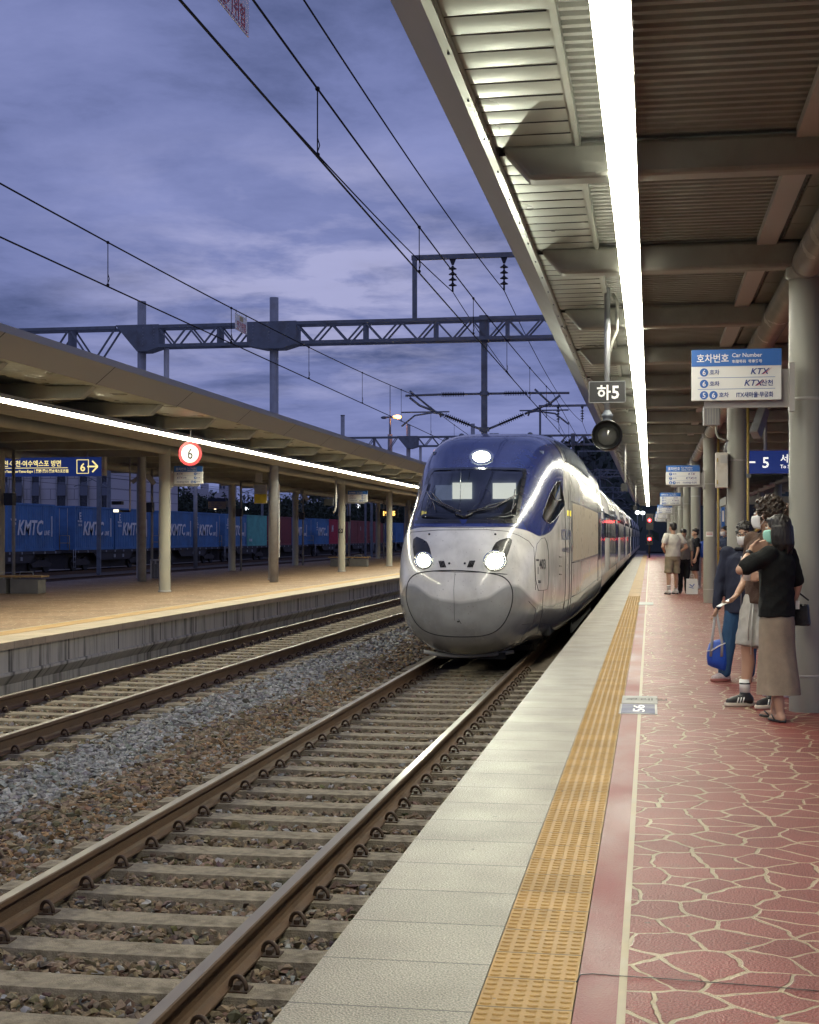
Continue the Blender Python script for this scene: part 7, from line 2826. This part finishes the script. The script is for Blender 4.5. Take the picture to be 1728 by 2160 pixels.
# --- person with glasses, navy jacket and blue cooler bag
p3 = Person('person with curly black hair, glasses, white mask and navy jacket, carrying the blue bag', .96, 15.05, -16, 1.62,
            dict(el_r=(-.27, .02, 1.08), wr_r=(-.29, -.06, .80), el_l=(.22, .0, 1.10), wr_l=(.20, -.12, .92), an_r=(-.21, -.05, .085), kn_r=(-.16, -.04, .48), an_l=(.03, .06, .085), kn_l=(.06, 0, .48)),
            head=-4, pitch=6, feet=dict(r=(-.65, -.76), l=(.1, -1)), bulk=1.08, hands=dict(r=((0, -.02, -.14), (0, -1, 0), 1.0)))
p3.hair(M['hair_black'], 'curly')
p3.mask(M['mask_white'])
p3.glasses()
p3.top(cloth('navy_jacket', (.026, .030, .052), .5, 18), .74, .8, True, 1.14, 'navy_jacket', zt=1.44)
b = MB(); b.tube([(0, -.158, 1.36), (0, -.170, 1.1), (0, -.168, .78)], .006, 6); b.build('zip', M['galv'], p3.t)
b = MB()
b.tube([(.095 * math.cos(a), .015 + .085 * math.sin(a), 1.435) for a in np.linspace(-2.0, 5.1, 22)], .020, 8); b.build('collar', cloth('black_collar', (.015, .015, .02)), p3.t)
p3.trousers(cloth('blue_jeans', (.035, .085, .17), .4, 60), .10, .93, .098, .072, 'jeans')
p3.shoes(mat('pale_sneaker', (.55, .48, .47), .7, 0, .3, 25), mat('pink_sole', (.42, .16, .13), .6, 0, .2), sock=None)
hb_ = wl(p3, (-.29, -.09, .70))
bx = at_y(1512, 1380, hb_.y)
t = thing('cooler_bag', 'bright blue insulated bag with grey straps carried by the navy jacket person', 'bag', (bx.x, hb_.y, .13))
M['bagblue'] = mat('bag_blue', (.012, .075, .46), .45, 0, .15, 8, .5, 25)
b = MB()
rg = []
for z, sx, sy in ((.135, .070, .055), (.14, .092, .070), (.22, .104, .080), (.34, .100, .076), (.40, .082, .064), (.425, .06, .045)):
    rg.append([(bx.x + .01 * z + sx * math.copysign(abs(math.cos(a)) ** .6, math.cos(a)), hb_.y + sy * math.copysign(abs(math.sin(a)) ** .6, math.sin(a)), z + .03 * math.cos(a) * (-1 if z < .3 else .6)) for a in np.linspace(0, 2 * math.pi, 24, endpoint=False)])
b.loft(rg)
b.f.append(tuple(range(24))[::-1]); b.mi.append(0); b.sm.append(False)
b.f.append(tuple(range(120, 144))); b.mi.append(0); b.sm.append(True)
b.build('bag_body', M['bagblue'], t)
b = MB()
b.tube([(bx.x - .10, hb_.y - .05, .315), (bx.x - .05, hb_.y - .085, .325), (bx.x + .02, hb_.y - .085, .37), (bx.x + .085, hb_.y - .07, .40)], .007, 6); b.build('piping', M['white'], t)
for e in (-1, 1):
    b = MB(); b.tube([(bx.x + e * .055 - .01, hb_.y - .082, .26), (bx.x + e * .052, hb_.y - .078, .40), (hb_.x + e * .008, hb_.y - .01, hb_.z + .03)], .014, 8, flat=(1, .25)); b.build('strap', cloth('grey_webbing', (.30, .29, .30)), t)

# --- half-hidden person behind the column
p4 = Person('person in maroon top and jeans, mostly hidden behind the nearest column', 1.215, 13.75, -30, 1.74, head=-30, bulk=1.0)
p4.hair(M['hair_red'], 'wavy')
p4.mask(M['mask_white'])
p4.top(cloth('maroon_top', (.085, .035, .035)), .88, .8, False, 1.05, 'maroon_top')
p4.trousers(cloth('mid_jeans', (.05, .11, .2)), .10)
p4.shoes(M['white'])

# --- farther group
f1 = Person('man in white T-shirt and khaki shorts seen from behind, hands on his hips', .57, 37.3, -150, 1.84,
            dict(el_l=(.33, .10, 1.13), wr_l=(.175, -.05, .98), el_r=(-.33, .10, 1.13), wr_r=(-.175, -.05, .98), an_l=(.14, .05, .085), an_r=(-.13, -.06, .085), kn_l=(.12, 0, .49), kn_r=(-.11, -.04, .49)), head=8, fine=False, bulk=1.05,
            hands=dict(l=((-.1, -.06, -.03), (0, 0, 1), .5), r=((.1, -.06, -.03), (0, 0, 1), .5)))
f1.hair(M['hair_black'], 'crop'); f1.top(cloth('white_tee', (.58, .56, .50), .3), .90, .55, False, 1.1, 'white_shirt')
f1.trousers(cloth('khaki_shorts', (.30, .26, .18)), .50, .95, .105, .100, 'shorts'); f1.shoes(M['white'], M['black'], sock=M['white'])
f2 = Person('person in a black cap, grey shirt and black trousers beside the white T-shirt man', .86, 37.9, -170, 1.68, head=-25, fine=False)
f2.hair(M['black'], 'cap'); f2.mask(M['mask_white']); f2.top(cloth('grey_shirt', (.20, .19, .17)), .90, .8, False, 1.05, 'grey_shirt'); f2.trousers(cloth('black_trousers', (.012, .012, .014)), .09); f2.shoes(M['black'], M['black'])
bp_ = MB()
f3 = Person('man in black T-shirt and black shorts with white sneakers, near the third column', 1.27, 41.7, -75, 1.70, dict(el_r=(-.22, -.02, 1.12), wr_r=(-.19, -.18, 1.02)), fine=False)
f3.hair(M['hair_black'], 'short'); f3.top(cloth('black_tee', (.012, .013, .018)), .88, .55, False, 1.1, 'black_shirt'); f3.trousers(cloth('black_shorts', (.012, .012, .016)), .50, .94, .102, .100, 'shorts'); f3.shoes(M['white'], M['white'], sock=M['white'])
bw = wl(f3, (.0, .22, 1.12))
t = thing('backpack', 'bright blue backpack worn by the man in black shorts', 'backpack', tuple(bw))
b = MB(); b.ball(tuple(bw), 1, 10, sc=(.15, .15, .24)); b.build('pack', M['bagblue'], t)
b = MB(); b.tube([tuple(wl(f3, (.1, .1, 1.35))), tuple(wl(f3, (.1, -.12, 1.3))), tuple(wl(f3, (.11, .08, 1.02)))], .014, 6); b.build('strap', M['bagblue'], t)
f5 = Person('masked man in a navy T-shirt waiting between two columns', 1.98, 39.5, -60, 1.74, dict(el_l=(.22, -.06, 1.12), wr_l=(-.02, -.20, 1.12), el_r=(-.22, -.06, 1.12), wr_r=(.02, -.18, 1.16)), fine=False)
f5.hair(M['hair_black'], 'short'); f5.mask(M['mask_white']); f5.top(cloth('navy_tee', (.025, .035, .07)), .88, .55, False, 1.08, 'navy_shirt'); f5.trousers(cloth('dark_trousers', (.02, .022, .03)), .09); f5.shoes(M['white'])
# white shopping bag held by the capped person
t = thing('shopping_bag', 'white paper bag with blue writing on the ground by the capped person', 'bag', (1.06, 37.4, 0))
b = MB(); b.prism([(-.15, .005), (.15, .005), (.14, .40), (-.14, .40)], 'y', -.06, .06)
b.v = [(1.06 + x, 37.4 + y, z) for x, y, z in b.v]
b.build('bag_body', M['white'], t, fixn=True)
b = MB(); b.bar((1.0, 37.33, .26), (1.07, 37.33, .20), .004, .02); b.bar((1.07, 37.33, .2), (1.12, 37.33, .27), .004, .02); b.bar((.98, 37.33, .19), (1.10, 37.33, .16), .004, .015); b.build('lettering', M['disc'], t)
b = MB(); b.tube([(1.0, 37.36, .40), (1.02, 37.36, .52), (1.10, 37.36, .52), (1.12, 37.36, .40)], .007, 6); b.build('handle', M['white'], t)
